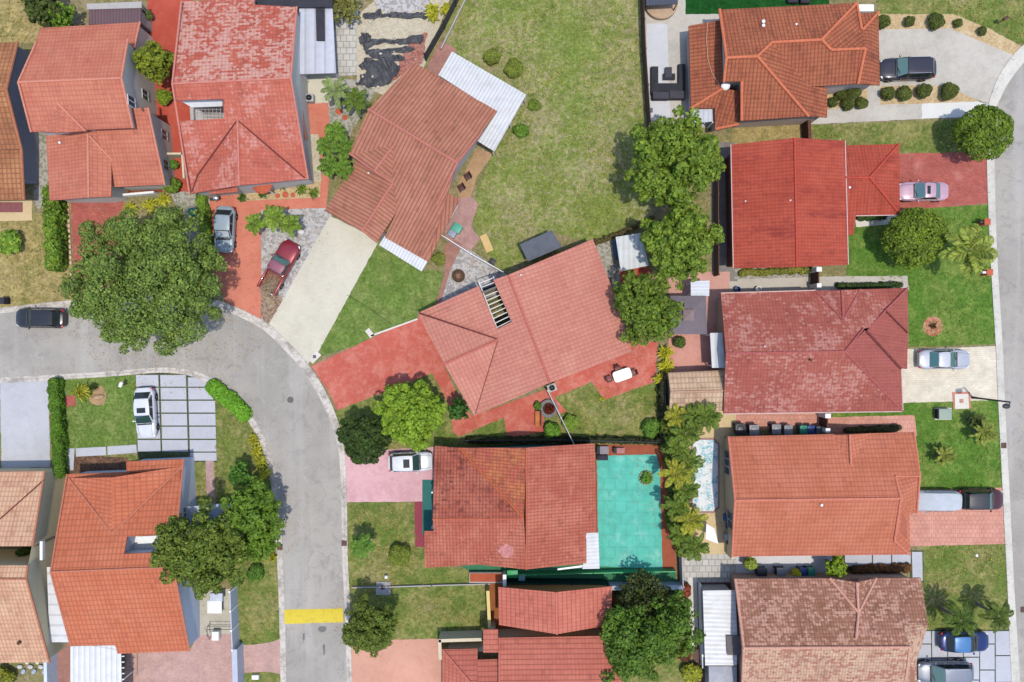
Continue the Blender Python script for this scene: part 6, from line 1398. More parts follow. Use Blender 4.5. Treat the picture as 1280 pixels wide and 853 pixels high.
fence('ribbed blue-grey boundary wall below the turquoise deck', [(758, 730), (848, 729.5)], 1.2, plain('blue_grey_panel', A(186, 200, 214), .8, .2, var=.08), .42, post=0, cat='boundary wall', name='boundary_wall')
fence('grey post-and-panel fence right of the turquoise deck', [(843, 560), (847, 640), (850, 728)], 1.3, M_grey, .1)
fence('green corrugated fence along the bottom of the turquoise deck', [(634, 716), (740, 713), (842, 711)], .9, metal_sheet('green_corrugated', A(66, 190, 120), .3, 'X'), .08, post=0)
fence('dark green slatted fence beside the ochre strip above the coral gable', [(636, 723), (752, 724), (758, 726)], 1.5, plain('dark_green_panel', A(24, 66, 54), .8, .2, var=.15), .1)
fence('yellow stucco garden wall at the end of the lower lawn', [(610.5, 733), (613, 784)], 1.5, M_yellow, .2, post=0, cat='garden wall', name='garden_wall', cap=M_yellow)
fence('cream entry court wall beside the coral roof', [(602, 789), (552, 790.5), (553, 812)], 1.9, M_cream, .2, post=0, cat='garden wall', name='garden_wall', cap=M_cream)
fence('thin white kerb wall dividing the two roadside lawns', [(441, 733.5), (478, 733), (540, 731), (612, 729)], .3, M_grey, .1, post=0, cat='low wall', name='low_wall')
fence('low white garden wall under the salmon roof', [(156, 246), (196, 242.5)], .8, M_white, .2, post=0, cat='garden wall', name='garden_wall')
fence('pale stucco yard wall between two red houses', [(206, 197), (236, 197), (238, 226)], 1.4, M_cream, .18, post=0, cat='garden wall', name='garden_wall')
fence('tall tan boundary wall between the peach house and the blue-grey house', [(70, 592), (64, 690), (62, 800)], 1.5, M_tanwall, .16, post=0, cat='boundary wall', name='boundary_wall')
fence('tall blue-grey boundary wall panel near the bottom left pavers', [(70, 818), (72, 900)], 1.6, WBL, .3, post=0, cat='boundary wall', name='boundary_wall')
gtm = plain('blue_grey_gate', A(196, 202, 218), .6, .3, var=.06)
fence('grey-white panel fence beside the roadside strip of lawn', [(296, 732), (299, 803)], 1.7, gtm, .1, 1.7, postmat=M_white)
fence('long sliding gate panel across the brick-paved entrance', [(301, 806), (304, 900)], 1.6, gtm, .5, post=0, cat='gate', name='sliding_gate')
fence('tan retaining wall along the pool deck under the orange roof', [(907, 548), (909, 692)], 1.6, M_tanwall, .14, post=0, cat='boundary wall', name='boundary_wall')
fence('brown side fence beside the vivid red house', [(892, 182), (893, 345)], 1.5, plain('brown_fence', A(110, 84, 74), .85, .2, var=.2), .07)
fence('short brown brick wall between the dark-roofed house and the lawn', [(1004, 157), (1005, 177)], 1.4, M_brown, .3, post=0, cat='garden wall', name='garden_wall')
fence('white curb edging at the end of the brown side yard', [(873, 728), (876, 830)], .8, M_white, .16, post=0, cat='low wall', name='low_wall')
def gate(label, x, y0, y1, z=1.7):
    a, b = P(x, y0, z), P(x, y1, z); g = thing('garden_gate', label, 'gate', ((a.x + b.x) / 2, (a.y + b.y) / 2, 0))
    MB().box(((a.x + b.x) / 2, (a.y + b.y) / 2, z / 2), (.12, abs(a.y - b.y), z)).build('gate_leaf', M_brown, g)
    MB().box((a.x, a.y, z / 2 + .05), (.5, .42, z + .1)).build('post', M_white, g); MB().box((b.x, b.y, z / 2 + .05), (.42, .38, z + .1)).build('post', M_white, g)
gate('brown gate with white posts between the maroon and the vivid red house', 1023.5, 337, 357)
gate('brown gate with white posts between the maroon and the orange house', 1034.5, 520, 538)

# ------------------------------------------------------------------ furniture and small things
s_ = thing('sofa_set', 'black U-shaped outdoor sofa on the white patio', 'sofa', tuple(P(836, 102)))
bl = plain('black_cushion', (.02, .02, .024, 1), .85, .2, var=.2); 
def bx(name, x0, y0, x1, y1, z0, z1, m, par, bev=.04):
    a, b = P(x0, y0, z1), P(x1, y1, z1); return MB().box(((a.x + b.x) / 2, (a.y + b.y) / 2, (z0 + z1) / 2), (abs(a.x - b.x), abs(a.y - b.y), z1 - z0)).build(name, m, par, bevel=bev)
bx('seat', 814, 83, 823, 118, .05, .45, bl, s_); bx('seat', 848, 80, 857, 116, .05, .45, bl, s_); bx('seat', 822, 104, 849, 114, .05, .44, bl, s_)
bx('backrest', 816, 114.5, 836.5, 123.5, .05, .75, plain('charcoal_cushion', A(78, 76, 84), .9, .2, var=.1), s_); bx('backrest', 837, 113.5, 857, 123, .05, .75, plain('charcoal_cushion', A(78, 76, 84), .9, .2, var=.1), s_)
tb = thing('coffee_table', 'black cross-shaped coffee table inside the sofa', 'table', tuple(P(836, 92)))
bx('top', 829, 92, 844, 100, .28, .34, bl, tb, .02); bx('upper_tray', 831.5, 84, 840, 97, .34, .40, plain('charcoal_cushion', A(78, 76, 84), .9, .2, var=.1), tb, .02); bx('leg', 833, 92, 835, 99, 0, .28, bl, tb, 0); bx('leg', 838, 92, 840, 99, 0, .28, bl, tb, 0)
q = P(813, 137.5, .3); t_ = thing('small_stool', 'small dark grey stool near the patio fence', 'stool', (q.x, q.y, 0)); bx('top', 810.5, 135, 816, 140.5, .35, .42, M_slate, t_, .02)
for a in (-1, 1): MB().box((q.x + a * .14, q.y, .18), (.05, .3, .35)).build('leg', M_slate, t_)
# dining table and chairs on the red patio
tt = P(778, 469, .75); T_ = thing('dining_table', 'white rounded dining table on the red patio', 'table', (tt.x, tt.y, 0), R(19))
MB().prism([(sx * .62 + .26 * math.cos(t), sy * .26 + .26 * math.sin(t)) for sx, sy, t0 in ((1, 1, 0), (-1, 1, 1.5708), (-1, -1, 3.1416), (1, -1, 4.7124)) for t in (t0, t0 + .39, t0 + .785, t0 + 1.18, t0 + 1.57)], .705, .755).build('tabletop', M_white, T_, local=True)
for a in (-1, 1):
    for b in (-1, 1): MB().tube((a * .7, b * .35, 0), (a * .7, b * .35, .71), .035).build('leg', M_white, T_, local=True)
DR = plain('dark_red_plastic', A(120, 50, 48), .5, .3, var=.1)
for lab, x, y, f in (('dark red chair at the left end of the white dining table', 761.5, 474, -19), ('dark red chair on the upper side of the white dining table', 772.5, 461.5, 70), ('dark red chair at the right end of the white dining table', 792, 466, 161)): chair(lab, x, y, f, DR, 'dark red chairs round the white table')
DBR = plain('dark_brown_plastic', A(84, 50, 46), .6, .3, var=.1)
chair('dark brown armchair on the dirt strip, upper one', 584.5, 221, 150, DBR, 'brown armchairs on the dirt strip', s=1.15); chair('dark brown armchair on the dirt strip, lower one', 576.5, 235, 150, DBR, 'brown armchairs on the dirt strip', s=1.15)
chair('black folding chair beside the plywood board', 616, 327, -60, M_black, s=1.0)
b_ = thing('plywood_board', 'bare plywood board lying on the vacant lot grass', 'board', tuple(P(608, 304))); MB().slab([P(599.5, 295.5, .12), P(608, 292, .12), P(617, 312.5, .12), P(608.5, 316.5, .12)], .04).build('sheet', plain('plywood', A(228, 190, 130), .8, .2, var=.08), b_); bx('batten', 606, 300, 609, 310, .02, .08, M_wood, b_, 0)
f_ = P(573, 345, .3); fp = thing('fire_pit', 'round dark fire pit in the gravel triangle', 'fire pit', (f_.x, f_.y, 0))
MB().lathe((f_.x, f_.y, 0), [(.62, 0), (.64, .3), (.52, .3), (.48, .14)], 22).build('ring', plain('fire_pit_stone', A(98, 78, 62), .9, .2, var=.3, scale=6), fp)
MB().box((f_.x, f_.y, .26), (.4, .42, .08), .3).build('log', M_wood, fp)
def storage(label, x, y, w, d, hh, m, rz): 
    p = P(x, y, hh); r = thing('storage_box', label, 'storage box', (p.x, p.y, 0), rz); MB().box((0, 0, hh * .45), (w, d, hh * .9)).build('body', m, r, bevel=.03, local=True); MB().box((0, 0, hh * .95), (w * 1.06, d * 1.06, hh * .1)).build('lid', m, r, bevel=.02, local=True)
storage('teal green storage box under the brown roof eaves', 571, 285, .85, .75, .8, plain('teal_plastic', A(84, 176, 148), .5, .3, var=.05), -.55); storage('grey storage box beside the teal one', 565, 292, .7, .65, .7, plain('grey_plastic', A(150, 164, 180), .5, .3, var=.05), -.55)
storage('dark blue storage box beside the small white shed', 771.5, 312, .5, 1.6, .9, plain('blue_plastic', A(52, 78, 120), .5, .3, var=.05), .1)
storage('dark grey utility box at the lawn corner on the left edge', 1, 376, .6, .6, .9, M_dark, 0)
rb = P(239, 265, .9); r_ = thing('rain_barrel', 'round teal rain barrel beside the oak', 'barrel', (rb.x, rb.y, 0)); tl = plain('teal_barrel', A(24, 140, 140), .45, .4, var=.06)
MB().lathe((rb.x, rb.y, 0), [(.33, 0), (.38, .4), (.36, .8)], 20).build('body', tl, r_, smooth=True); MB().lathe((rb.x, rb.y, .78), [(.4, 0), (.4, .05), (.2, .14), (.02, .15)], 20).build('lid', tl, r_, smooth=True)
gr = P(269, 247, .9); g = thing('barbecue_grill', 'round silver barbecue grill at the top of the salmon driveway', 'grill', (gr.x, gr.y, 0)); MB().ell((gr.x, gr.y, .8), (.3, .3, .2), 16, 8).build('bowl', M_chrome, g, smooth=True)
for a in (0, 2.1, 4.2): MB().tube((gr.x + .2 * math.cos(a), gr.y + .2 * math.sin(a), .7), (gr.x + .34 * math.cos(a), gr.y + .34 * math.sin(a), 0), .02).build('leg', M_black, g)
bx('side_shelf', 262, 247, 267, 251, .65, .7, M_black, g, 0)
def ac(label, x, y, rz=0.0):
    p = P(x, y, .7); r = thing('air_conditioner', label, 'air conditioner', (p.x, p.y, 0), rz); MB().box((0, 0, .35), (.85, .72, .68)).build('casing', plain('grey_casing', A(190, 188, 184), .6, .3, var=.04), r, bevel=.02, local=True)
    MB().lathe((0, 0, .69), [(.29, 0), (.29, .03), (.24, .03), (.22, 0)], 18).build('fan_guard', M_black, r, local=True); f = MB()
    for k in range(4): f.box((.1 * math.cos(k * 1.57), .1 * math.sin(k * 1.57), .70), (.2, .06, .01), k * 1.57)
    f.build('fan_blade', M_slate, r, local=True)
ac('air conditioner beside the white awning at the red wall', 386, 122); ac('air conditioner under the pale salmon eaves by the white fence', 690, 485, .35)
for lab, x, y, r in (('larger red-brown stepping disc in the garden walk', 423.5, 139.5, 4.3), ('smaller red-brown stepping disc in the garden walk', 431, 147, 3.4), ('round red stepping stone in the sandy bed, middle and largest', 356.5, 243.5, 4), ('small red stepping stone left in the sandy bed', 347, 245, 3), ('small red stepping stone right in the sandy bed', 366, 244, 3)):
    p = P(x, y, .06); o = MB(); o.lathe((p.x, p.y, 0), [(r * S, 0), (r * S, .05), (r * S * .85, .065)], 18); single(o.build('stepping_stone', M_terra), lab, 'stepping stone', 'stepping stones')
rk = P(376, 290, .2); single(MB().ell((rk.x, rk.y, .12), (.36, .28, .24), 9, 6).build('boulder', plain('white_rock', A(236, 230, 226), .9, .2, var=.1)), 'white boulder on the gravel beside the palms', 'boulder')
rk = P(122, 497, .2); single(MB().ell((rk.x, rk.y, .1), (.62, .26, .26), 9, 6, Matrix.Rotation(.25, 3, 'Z')).build('boulder', plain('tan_rock', A(196, 164, 128), .9, .2, var=.15)), 'tan boulder in the round mulch bed on the small lawn', 'boulder')
# edging stones
for i in range(15):
    y = 256 + i * 6.6; p = P(85 + i * .32, y, .1); single(MB().box((p.x, p.y, .08), (.2, .3 + .05 * math.sin(i * 5), .18), .05 * math.sin(i * 3)).build('edging_stone', plain('cream_stone', A(232, 200, 170), .9, .2, var=.1), bevel=.03), 'cream edging stone in the line between hedge and red driveway', 'edging stone', 'edging stones beside the red driveway')
# mailboxes and pillars
def mailbox(label, x, y, col, rz=0, brick=False):
    p = P(x, y, 1.1); r = thing('mailbox', label, 'mailbox', (p.x, p.y, 0), rz)
    if brick: MB().box((0, 0, .55), (.5, .5, 1.1)).build('pillar', plain('orange_brick', A(206, 120, 84), .9, .2, var=.2, scale=6), r, bevel=.01, local=True); MB().box((0, 0, 1.13), (.58, .58, .07)).build('cap', M_terra, r, local=True); MB().box((-.42, 0, .95), (.4, .22, .24)).build('box', col, r, bevel=.05, local=True)
    else: MB().box((0, 0, .5), (.1, .1, 1.0)).build('post', M_wood, r, local=True); MB().box((0, 0, 1.08), (.55, .3, .28)).build('box', col, r, bevel=.09, seg=3, local=True); MB().box((.29, .17, 1.12), (.05, .03, .18)).build('flag', M_red, r, local=True)
mailbox('white mailbox on the small lawn by the white hatchback', 151, 481, M_white, 1.2); mailbox('orange brick mailbox pillar above the coconut palm', 1234, 277.5, M_black, 0, True); mailbox('orange brick mailbox pillar below the coconut palm', 1237, 340.5, M_white, 0, True)
mailbox('dark brown mailbox on the top right lawn edge', 1257, 23, M_brown, .5)
# street furniture
mh = P(363, 500); o = MB(); o.lathe((mh.x, mh.y, .026), [(.31, 0), (.31, .012), (.26, .014), (.25, .009)], 22); single(o.build('manhole_cover', plain('cast_iron', A(112, 108, 106), .7, .3, .2, var=.15, scale=8)), 'round dark manhole cover in the road bend', 'manhole cover')
for lab, x, y in (('dark drain inlet in the inner kerb below the trees', 350, 684), ('dark drain inlet in the outer kerb beside the palm', 430.5, 679), ('dark drain inlet in the pale right-hand kerb', 1254, 557), ('dark drain inlet at the kerb beside the bottom palms', 1279, 762)):
    p = P(x, y); t = thing('drain_inlet', lab, 'drain', (p.x, p.y, 0), 0, 'drain inlets in the kerbs'); MB().box((p.x, p.y, .075), (.52, .52, .03)).build('frame', plain('dark_iron', A(110, 92, 86), .8, .2, var=.2), t)
    for k in range(4): MB().box((p.x - .18 + k * .12, p.y, .095), (.05, .44, .012)).build('bar', M_brown, t)
lp = P(1215, 497, 0); L_ = thing('street_lamp', 'black street lamp with a long arm reaching over the road', 'street lamp', (lp.x, lp.y, 0))
tp_ = P(1222, 505, 5.2); hd = P(1256, 508.5, 5.4)
MB().path([(lp.x, lp.y, 0), (lp.x, lp.y, 1.0), (lp.x, lp.y, 5.2)], [.13, .09, .07], 10).build('pole', M_black, L_, smooth=True); ar = Vector((lp.x, lp.y, 5.1)); ah = Vector((P(1257, 508, 5.5).x, P(1257, 508, 5.5).y, 5.5))
MB().path([ar, ar.lerp(ah, .4) + Vector((0, 0, .25)), ah], [.05, .045, .04], 8).build('arm', M_black, L_, smooth=True); MB().ell(ah + Vector((.1, 0, -.05)), (.36, .24, .14), 14, 7).build('lamp_head', M_black, L_, smooth=True); MB().ell(ah + Vector((.1, 0, -.13)), (.22, .16, .08), 12, 6).build('lens', M_lamp, L_, smooth=True)
pd = thing('lamp_footing', 'square concrete pad with brick border beside the lamp post', 'concrete pad', tuple(P(1202, 501))); 
MB().prism([P(x, y, .1) for x, y in ((1191, 490.5), (1213, 490), (1214, 510.5), (1192, 511.5))], 0, .06).build('border', plain('brick_edge', A(214, 140, 120), .9, .2, var=.12), pd); MB().prism([P(x, y, .1) for x, y in ((1193.5, 493), (1210.5, 492.5), (1211.5, 511), (1194, 511.5))], .02, .09).build('pad', C_white, pd); bx('hatch', 1199.5, 499, 1204.5, 504, .05, .11, plain('pink_hatch', A(206, 150, 132), .8), pd, 0)
tr_ = thing('transformer', 'grey-green electrical transformer box on a white pad', 'transformer', tuple(P(1179, 517))); bx('pad', 1168.5, 510, 1189.5, 525, 0, .12, C_white, tr_, .01); bx('cabinet', 1174, 511.5, 1190, 524.5, .12, .8, plain('sage_metal', A(160, 176, 158), .6, .3, var=.05), tr_, .03); bx('door', 1172.5, 512, 1175, 523.5, .2, .75, M_dark, tr_, 0)
ub = thing('utility_vault', 'square grey concrete utility cover on the lawn by the white kerb wall', 'utility cover', tuple(P(478, 736))); bx('pad', 470, 727.5, 488, 744, 0, .1, plain('grey_vault', A(176, 172, 172), .9, .2, var=.15, scale=4), ub, .01); bx('hatch', 476, 732.5, 480.5, 737, .08, .13, M_brown, ub, 0)
wp = P(482.5, 722, .5); single(MB().tube((wp.x, wp.y, 0), (wp.x, wp.y, .45), .13, n=10).ell((wp.x, wp.y, .45), (.17, .17, .09), 10, 6).build('pipe_stub', M_white, smooth=True), 'short white pipe stub on the lawn above the utility cover', 'pipe')
wp = P(1222, 695, .2); single(MB().tube((wp.x, wp.y, 0), (wp.x, wp.y, .1), .14, n=10).ell((wp.x, wp.y, .1), (.14, .14, .05), 10, 6).build('pipe_stub', M_white, smooth=True), 'small white cap in the patchy lawn at the right', 'pipe')
# planter ring on the turquoise deck
pr_ = P(808, 598, .3); r_ = thing('planter_ring', 'round planter of stones with green plants on the turquoise deck', 'planter', (pr_.x, pr_.y, 0)); st = plain('pale_planter_stone', A(170, 176, 130), .9, .2, var=.2)
for k in range(14): a = k * .4488; MB().ell((pr_.x + .62 * math.cos(a), pr_.y + .62 * math.sin(a), .1), (.14, .12, .12), 8, 5).build('stone', st, r_, smooth=True)
V_ = dome_lobes((pr_.x, pr_.y, .25), .6, .4, 8, .4); quads_mesh('foliage', leaves(V_, .11, 4), leaf(A(50, 106, 40), A(110, 146, 60)), r_, LOC[r_.name])
dk = P(686, 511, .4); r_ = thing('ring_planter', 'grey ring-shaped stone planter on the red patio', 'planter', (dk.x, dk.y, 0)); MB().lathe((dk.x, dk.y, 0), [(.85, 0), (.88, .38), (.58, .38), (.55, .2)], 24).build('ring', plain('grey_stone', A(136, 130, 130), .9, .2, var=.15), r_); MB().lathe((dk.x, dk.y, .1), [(.56, 0), (.56, .12)], 20).build('soil', plain('soil', A(80, 56, 48), .95, .1), r_)
bn = thing('garden_bench', 'orange and brown garden bench on the red patio', 'bench', tuple(P(672, 523))); bx('seat', 669, 514, 675, 533, .40, .46, plain('orange_slats', A(210, 130, 76), .8, .2, var=.2), bn, .02); bx('backrest', 675.5, 514, 677, 533, .4, .85, M_brown, bn, .01)
for yy in (515, 531): bx('leg', 670, yy, 674.5, yy + 1.2, 0, .4, M_brown, bn, 0)
for lab, x0, y0, x1, y1, m in (('grey sun lounger in the corner of the turquoise deck', 746, 558, 761, 568, plain('grey_lounger', A(150, 144, 148), .7, .2, var=.1)), ('red-framed deck chair at the top of the turquoise deck', 767, 560, 781, 567, plain('pale_red_canvas', A(190, 130, 126), .8, .2, var=.15))):
    l = thing('sun_lounger', lab, 'lounger', tuple(P((x0 + x1) / 2, (y0 + y1) / 2))); bx('bed', x0, y0, x1, y1, .3, .38, m, l, .02); bx('backrest', x0, y0, x0 + 4, y1, .38, .62, M_dark, l, .02)
    for a in (x0 + 1, x1 - 2):
        for b in (y0 + 1, y1 - 2): bx('leg', a, b, a + 1, b + 1, 0, .3, M_dark, l, 0)
bx2 = thing('storage_bench', 'black storage bench under the grey lounger', 'bench', tuple(P(753, 572))); bx('body', 746.5, 569.5, 760, 575.5, 0, .45, M_black, bx2, .02); bx('lid', 746.3, 569.3, 760.2, 575.7, .45, .5, M_dark, bx2, .01)
# small pool
pl_ = thing('swimming_pool', 'small swimming pool with clipped corners and sparkling pale water', 'pool', tuple(P(882, 595)))
def ring(x0, y0, x1, y1, c): return [(x0 + c, y0), (x1 - c, y0), (x1, y0 + c), (x1, y1 - c), (x1 - c, y1), (x0 + c, y1), (x0, y1 - c), (x0, y0 + c)]
a_, b_ = [P(*q) for q in ring(863.5, 547.5, 899.5, 641.5, 7)], [P(*q) for q in ring(866, 550, 897, 639, 6)]; g = MB()
for i in range(8): j = (i + 1) % 8; g.add([(a_[i].x, a_[i].y, .06), (a_[j].x, a_[j].y, .06), (b_[j].x, b_[j].y, .06), (b_[i].x, b_[i].y, .06)], [(3, 2, 1, 0)]); g.add([(b_[i].x, b_[i].y, .06), (b_[j].x, b_[j].y, .06), (b_[j].x, b_[j].y, .03), (b_[i].x, b_[i].y, .03)], [(0, 1, 2, 3)]); g.add([(a_[i].x, a_[i].y, .06), (a_[j].x, a_[j].y, .06), (a_[j].x, a_[j].y, 0), (a_[i].x, a_[i].y, 0)], [(0, 1, 2, 3)])
g.build('coping', plain('brown_coping', A(180, 140, 132), .8, .2, var=.12), pl_)
n = NT('pool_water'); w1 = n.noise(1.2, 5, .7, dist=1.0); w2 = n.noise(3.5, 4, .7, dist=2.0)
n.out(n.mix(n.ss(n.math('ADD', n.math('MULTIPLY', w1, .6), n.math('MULTIPLY', w2, .4)), .47, .60), (.46, .48, .49, 1), A(120, 198, 212)), .5, .08)  # white patches are the sparkle painted into the water colour
MB().prism([(v.x, v.y) for v in b_], .01, .042).build('water', n.m, pl_)
stp = MB()
for k in range(3): stp.box(P(889 - k * 1.5, 627 - k * 4.5, .0) + Vector((0, 0, .046)), (.9 - k * .1, .05, .01), -.6)
stp.build('step_edge', plain('blue_tile', A(110, 150, 180), .5), pl_)
um = thing('parasol', 'white triangular shade sail beside the small pool', 'shade sail', tuple(P(889, 662))); MB().slab([P(883, 655, 2.2), P(893, 661, 2.0), P(898, 680, 2.0), P(882, 674, 2.2)], .03).build('canopy', M_white, um)
for x, y in ((884, 657), (896, 678)): p = P(x, y, 2.0); MB().tube((p.x, p.y, 0), (p.x, p.y, 2.0), .04).build('pole', M_chrome, um)
tw = thing('slide_ladder', 'blue and white pool gear against the orange house wall', 'pool gear', tuple(P(911, 665))); 
for k, (x, y, c) in enumerate(((909, 648, A(60, 100, 160)), (912, 658, A(50, 84, 140)), (909, 672, A(190, 190, 200)), (913, 678, A(70, 70, 80)))): bx('tub', x - 3, y - 4, x + 3, y + 4, 0, .6, plain('pool_plastic_%d' % k, c, .5), tw, .05)
# bins
BK = plain('black_bin_plastic', (.018, .018, .022, 1), .45, .35, var=.08); BB = plain('blue_bin_plastic', A(44, 74, 140), .45, .35, var=.06); BG = plain('green_bin_plastic', A(40, 150, 120), .45, .35, var=.06); GY = plain('grey_bin_plastic', A(150, 150, 154), .45, .35, var=.06)
for lab, x, y, c, l, w in (('large black bin, leftmost in the row above the orange roof', 926, 537, BK, BK, .95), ('black and silver bin, second in the row above the orange roof', 943, 538, BK, GY, .9), ('black bin with a white disc lid above the orange roof', 971, 537, BK, GY, .85), ('grey bin right of the white-lidded one above the orange roof', 986, 538, GY, GY, .8), ('green bin in the row above the orange roof', 1005, 537.5, BG, BG, .68), ('dark blue bin right of the green one above the orange roof', 1014.5, 537.5, BB, BB, .66), ('dark grey bin beside the gate post above the orange roof', 1025, 538, M_slate, M_slate, .6),
        ('black bin with pale lid, leftmost above the faded brown roof', 977, 717, BK, GY, .85), ('blue bin in the row above the faded brown roof', 1005, 716, BB, BB, .66), ('green bin beside the blue one above the faded brown roof', 1015, 716, BG, BG, .68), ('wide black bin in the shade above the faded brown roof', 953, 718, BK, BK, .95)):
    bin_(lab, x, y, c, l, 0, 1.0, w)
for lab, x, y, c in (('blue storage pot under the maroon eaves by the path', 922, 362, BB), ('white storage pot under the maroon eaves by the path', 948, 362, M_white)):
    p = P(x, y, .4); single(MB().lathe((p.x, p.y, 0), [(.22, 0), (.3, .4), (.3, .5), (.25, .5), (.2, .1)], 14).build('plant_pot', c, smooth=True), lab, 'pot')
# black weed-control fabric pieces and sand yard clutter
FB = plain('black_weed_fabric', (.040, .040, .044, 1), .6, .3, var=.3, scale=3)
def cloth(label, pts, z):
    w = [P(*q) for q in catmull(pts, 3, True)]
    m = MB(); o = [(q.x + random.uniform(-.12, .12), q.y + random.uniform(-.12, .12), .02) for q in w]; m.add(o, [list(range(len(o)))])
    me = m.build('weed_fabric', FB); bm = bmesh.new(); bm.from_mesh(me.data); bmesh.ops.subdivide_edges(bm, edges=bm.edges, cuts=3, use_grid_fill=True)
    for v in bm.verts:
        v.co.z = z * .5 + .30 * abs(math.sin(v.co.x * 2.3 + 1.7 * math.sin(v.co.y * 1.9))) * random.uniform(.4, 1.0); v.co.x += random.uniform(-.05, .05); v.co.y += random.uniform(-.05, .05)
    bm.normal_update()
    if sum(f.normal.z for f in bm.faces) < 0: bmesh.ops.reverse_faces(bm, faces=bm.faces)
    bm.to_mesh(me.data); bm.free(); single(me, label, 'fabric', 'black weed fabric in the sand yard')
cloth('ragged black fabric strip along the top of the sand yard', [(454, 20), (475, 13), (483, 18), (520, 16), (534, 18), (534, 24), (500, 24), (478, 22), (462, 26)], .05)
cloth('long black fabric flap across the middle of the sand yard', [(453, 42), (462, 48), (492, 50), (526, 45), (526, 54), (500, 56), (488, 55), (468, 58), (456, 64)], .06)
cloth('folded black fabric piece under the middle flap', [(456, 62), (480, 62), (512, 58), (516, 64), (490, 69), (506, 72), (500, 78), (470, 74), (460, 70)], .055)
cloth('large torn black fabric sheet lowest in the sand yard', [(450, 84), (456, 74), (470, 76), (484, 72), (496, 80), (500, 88), (494, 98), (484, 106), (470, 110), (456, 109), (445, 104), (452, 96), (458, 90)], .065)
cloth('black fabric scrap left of the middle flap', [(451, 46), (460, 42), (464, 50), (456, 56), (450, 54)], .05)
sheet('gravel_bed', [(468, -10), (545, -10), (534, 14), (500, 18), (480, 16), (470, 8)], C_gravel, 4, jit=.2)
for k in range(34):
    x, y = random.uniform(448, 520), random.uniform(22, 112); q = random.uniform(.06, .2); p = P(x, y); single(MB().ell((p.x, p.y, q * .4), (q, q * .8, q * .6), 7, 5, Matrix.Rotation(k, 3, 'Z')).build('loose_stone', plain('pale_stone', A(214, 208, 196), .9, .2, var=.15)), 'small loose stone scattered in the sand yard', 'stone', 'loose stones in the sand yard')
# white tables and clutter left of the grey fence
wt = thing('white_table', 'white folding table with boxes under the citrus tree', 'table', tuple(P(270, 753))); bx('tabletop', 259, 751, 277, 767, .7, .75, M_white, wt, .01); bx('box', 262, 742, 278, 752, .7, 1.0, plain('pale_box', A(206, 212, 226), .6), wt, .02)
for x in (261, 275):
    for y in (753, 765): bx('leg', x, y, x + 1, y + 1, 0, .7, M_white, wt, 0)
rk_ = thing('metal_rack', 'dark metal rack with a white box on the brick paving', 'rack', tuple(P(268, 789)))
for a, b in (((259, 783), (288, 783)), ((259, 787), (288, 787)), ((257, 786), (262, 800)), ((259, 783), (259, 797))): p, q = P(*a, .8), P(*b, .8); MB().tube((p.x, p.y, .8), (q.x, q.y, .8), .025).build('rail', M_black, rk_)
for x, y in ((259, 784), (287, 784), (261, 799)): p = P(x, y, .8); MB().tube((p.x, p.y, 0), (p.x, p.y, .8), .025).build('leg', M_black, rk_)
bx('box', 264.5, 790, 273, 801, 0, .7, M_white, rk_, .02)
wb = thing('stone_block', 'white painted block on the bottom roadside lawn', 'block', tuple(P(319, 847))); bx('block', 314.5, 844.5, 323, 850, 0, .3, M_white, wb, .03)
wc = thing('rubble_heap', 'pale clutter of sacks below the peach roof', 'sacks', tuple(P(45, 838)))
for k in range(9): p = P(24 + k * 4.4, 834 + 7 * math.sin(k * 2.1), .2); MB().ell((p.x, p.y, .12), (.28, .2, .16), 9, 5, Matrix.Rotation(k, 3, 'Z')).build('sack', plain('pale_sack_%d' % (k % 3), (A(220, 222, 228), A(180, 200, 220), A(230, 226, 214))[k % 3], .8), wc, smooth=True)
rg = thing('rug', 'maroon rug on the tan patio at the left edge', 'rug', tuple(P(10, 259))); bx('pile', -20, 253, 28, 265.5, .035, .06, plain('maroon_rug', A(150, 96, 98), .95, .1, var=.12), rg, 0)
# terracotta-topped block beside the boundary, hot details
pt = thing('tiled_wall_planter', 'terracotta-topped planter block at the edge of the lower lawn', 'planter', tuple(P(607, 721))); bx('base', 586.5, 716, 629, 729, 0, .6, M_grey, pt, .01); bx('top', 587.5, 717, 628, 727.5, .6, .64, concrete('rust_tiles', A(196, 100, 66), A(176, 86, 58), .6), pt, 0)
pv = thing('gate_pillar', 'white pillar beside the green fence and ochre strip', 'pillar', tuple(P(630.5, 727))); bx('shaft', 629, 719, 632.5, 733, 0, 1.6, M_white, pv, .02); bx('cap', 628.6, 718.6, 632.9, 733.4, 1.6, 1.66, M_white, pv, 0)
gb = thing('garden_chest', 'green chest beside the white pillar', 'chest', tuple(P(640, 718))); bx('body', 634, 713.5, 647, 722.5, 0, .9, plain('emerald_plastic', A(36, 168, 96), .5, .3), gb, .03); bx('lid', 633.6, 713.2, 647.3, 722.8, .9, .98, plain('emerald_plastic', A(36, 168, 96), .5, .3), gb, .02)
gb = thing('garden_chest', 'pale blue chest beside the green one', 'chest', tuple(P(652, 723))); bx('body', 648.5, 718.5, 656, 727, 0, .8, plain('pale_blue_plastic', A(130, 184, 190), .5, .3), gb, .03); bx('lid', 648.2, 718.2, 656.3, 727.3, .8, .86, plain('pale_blue_plastic', A(130, 184, 190), .5, .3), gb, .02)
ln = P(799, 762, .4); single(MB().box((ln.x, ln.y, 1.4), (.46, .42, .4), .2).build('white_crate', M_white, bevel=.04), 'small white crate showing among the dark leaves', 'crate')
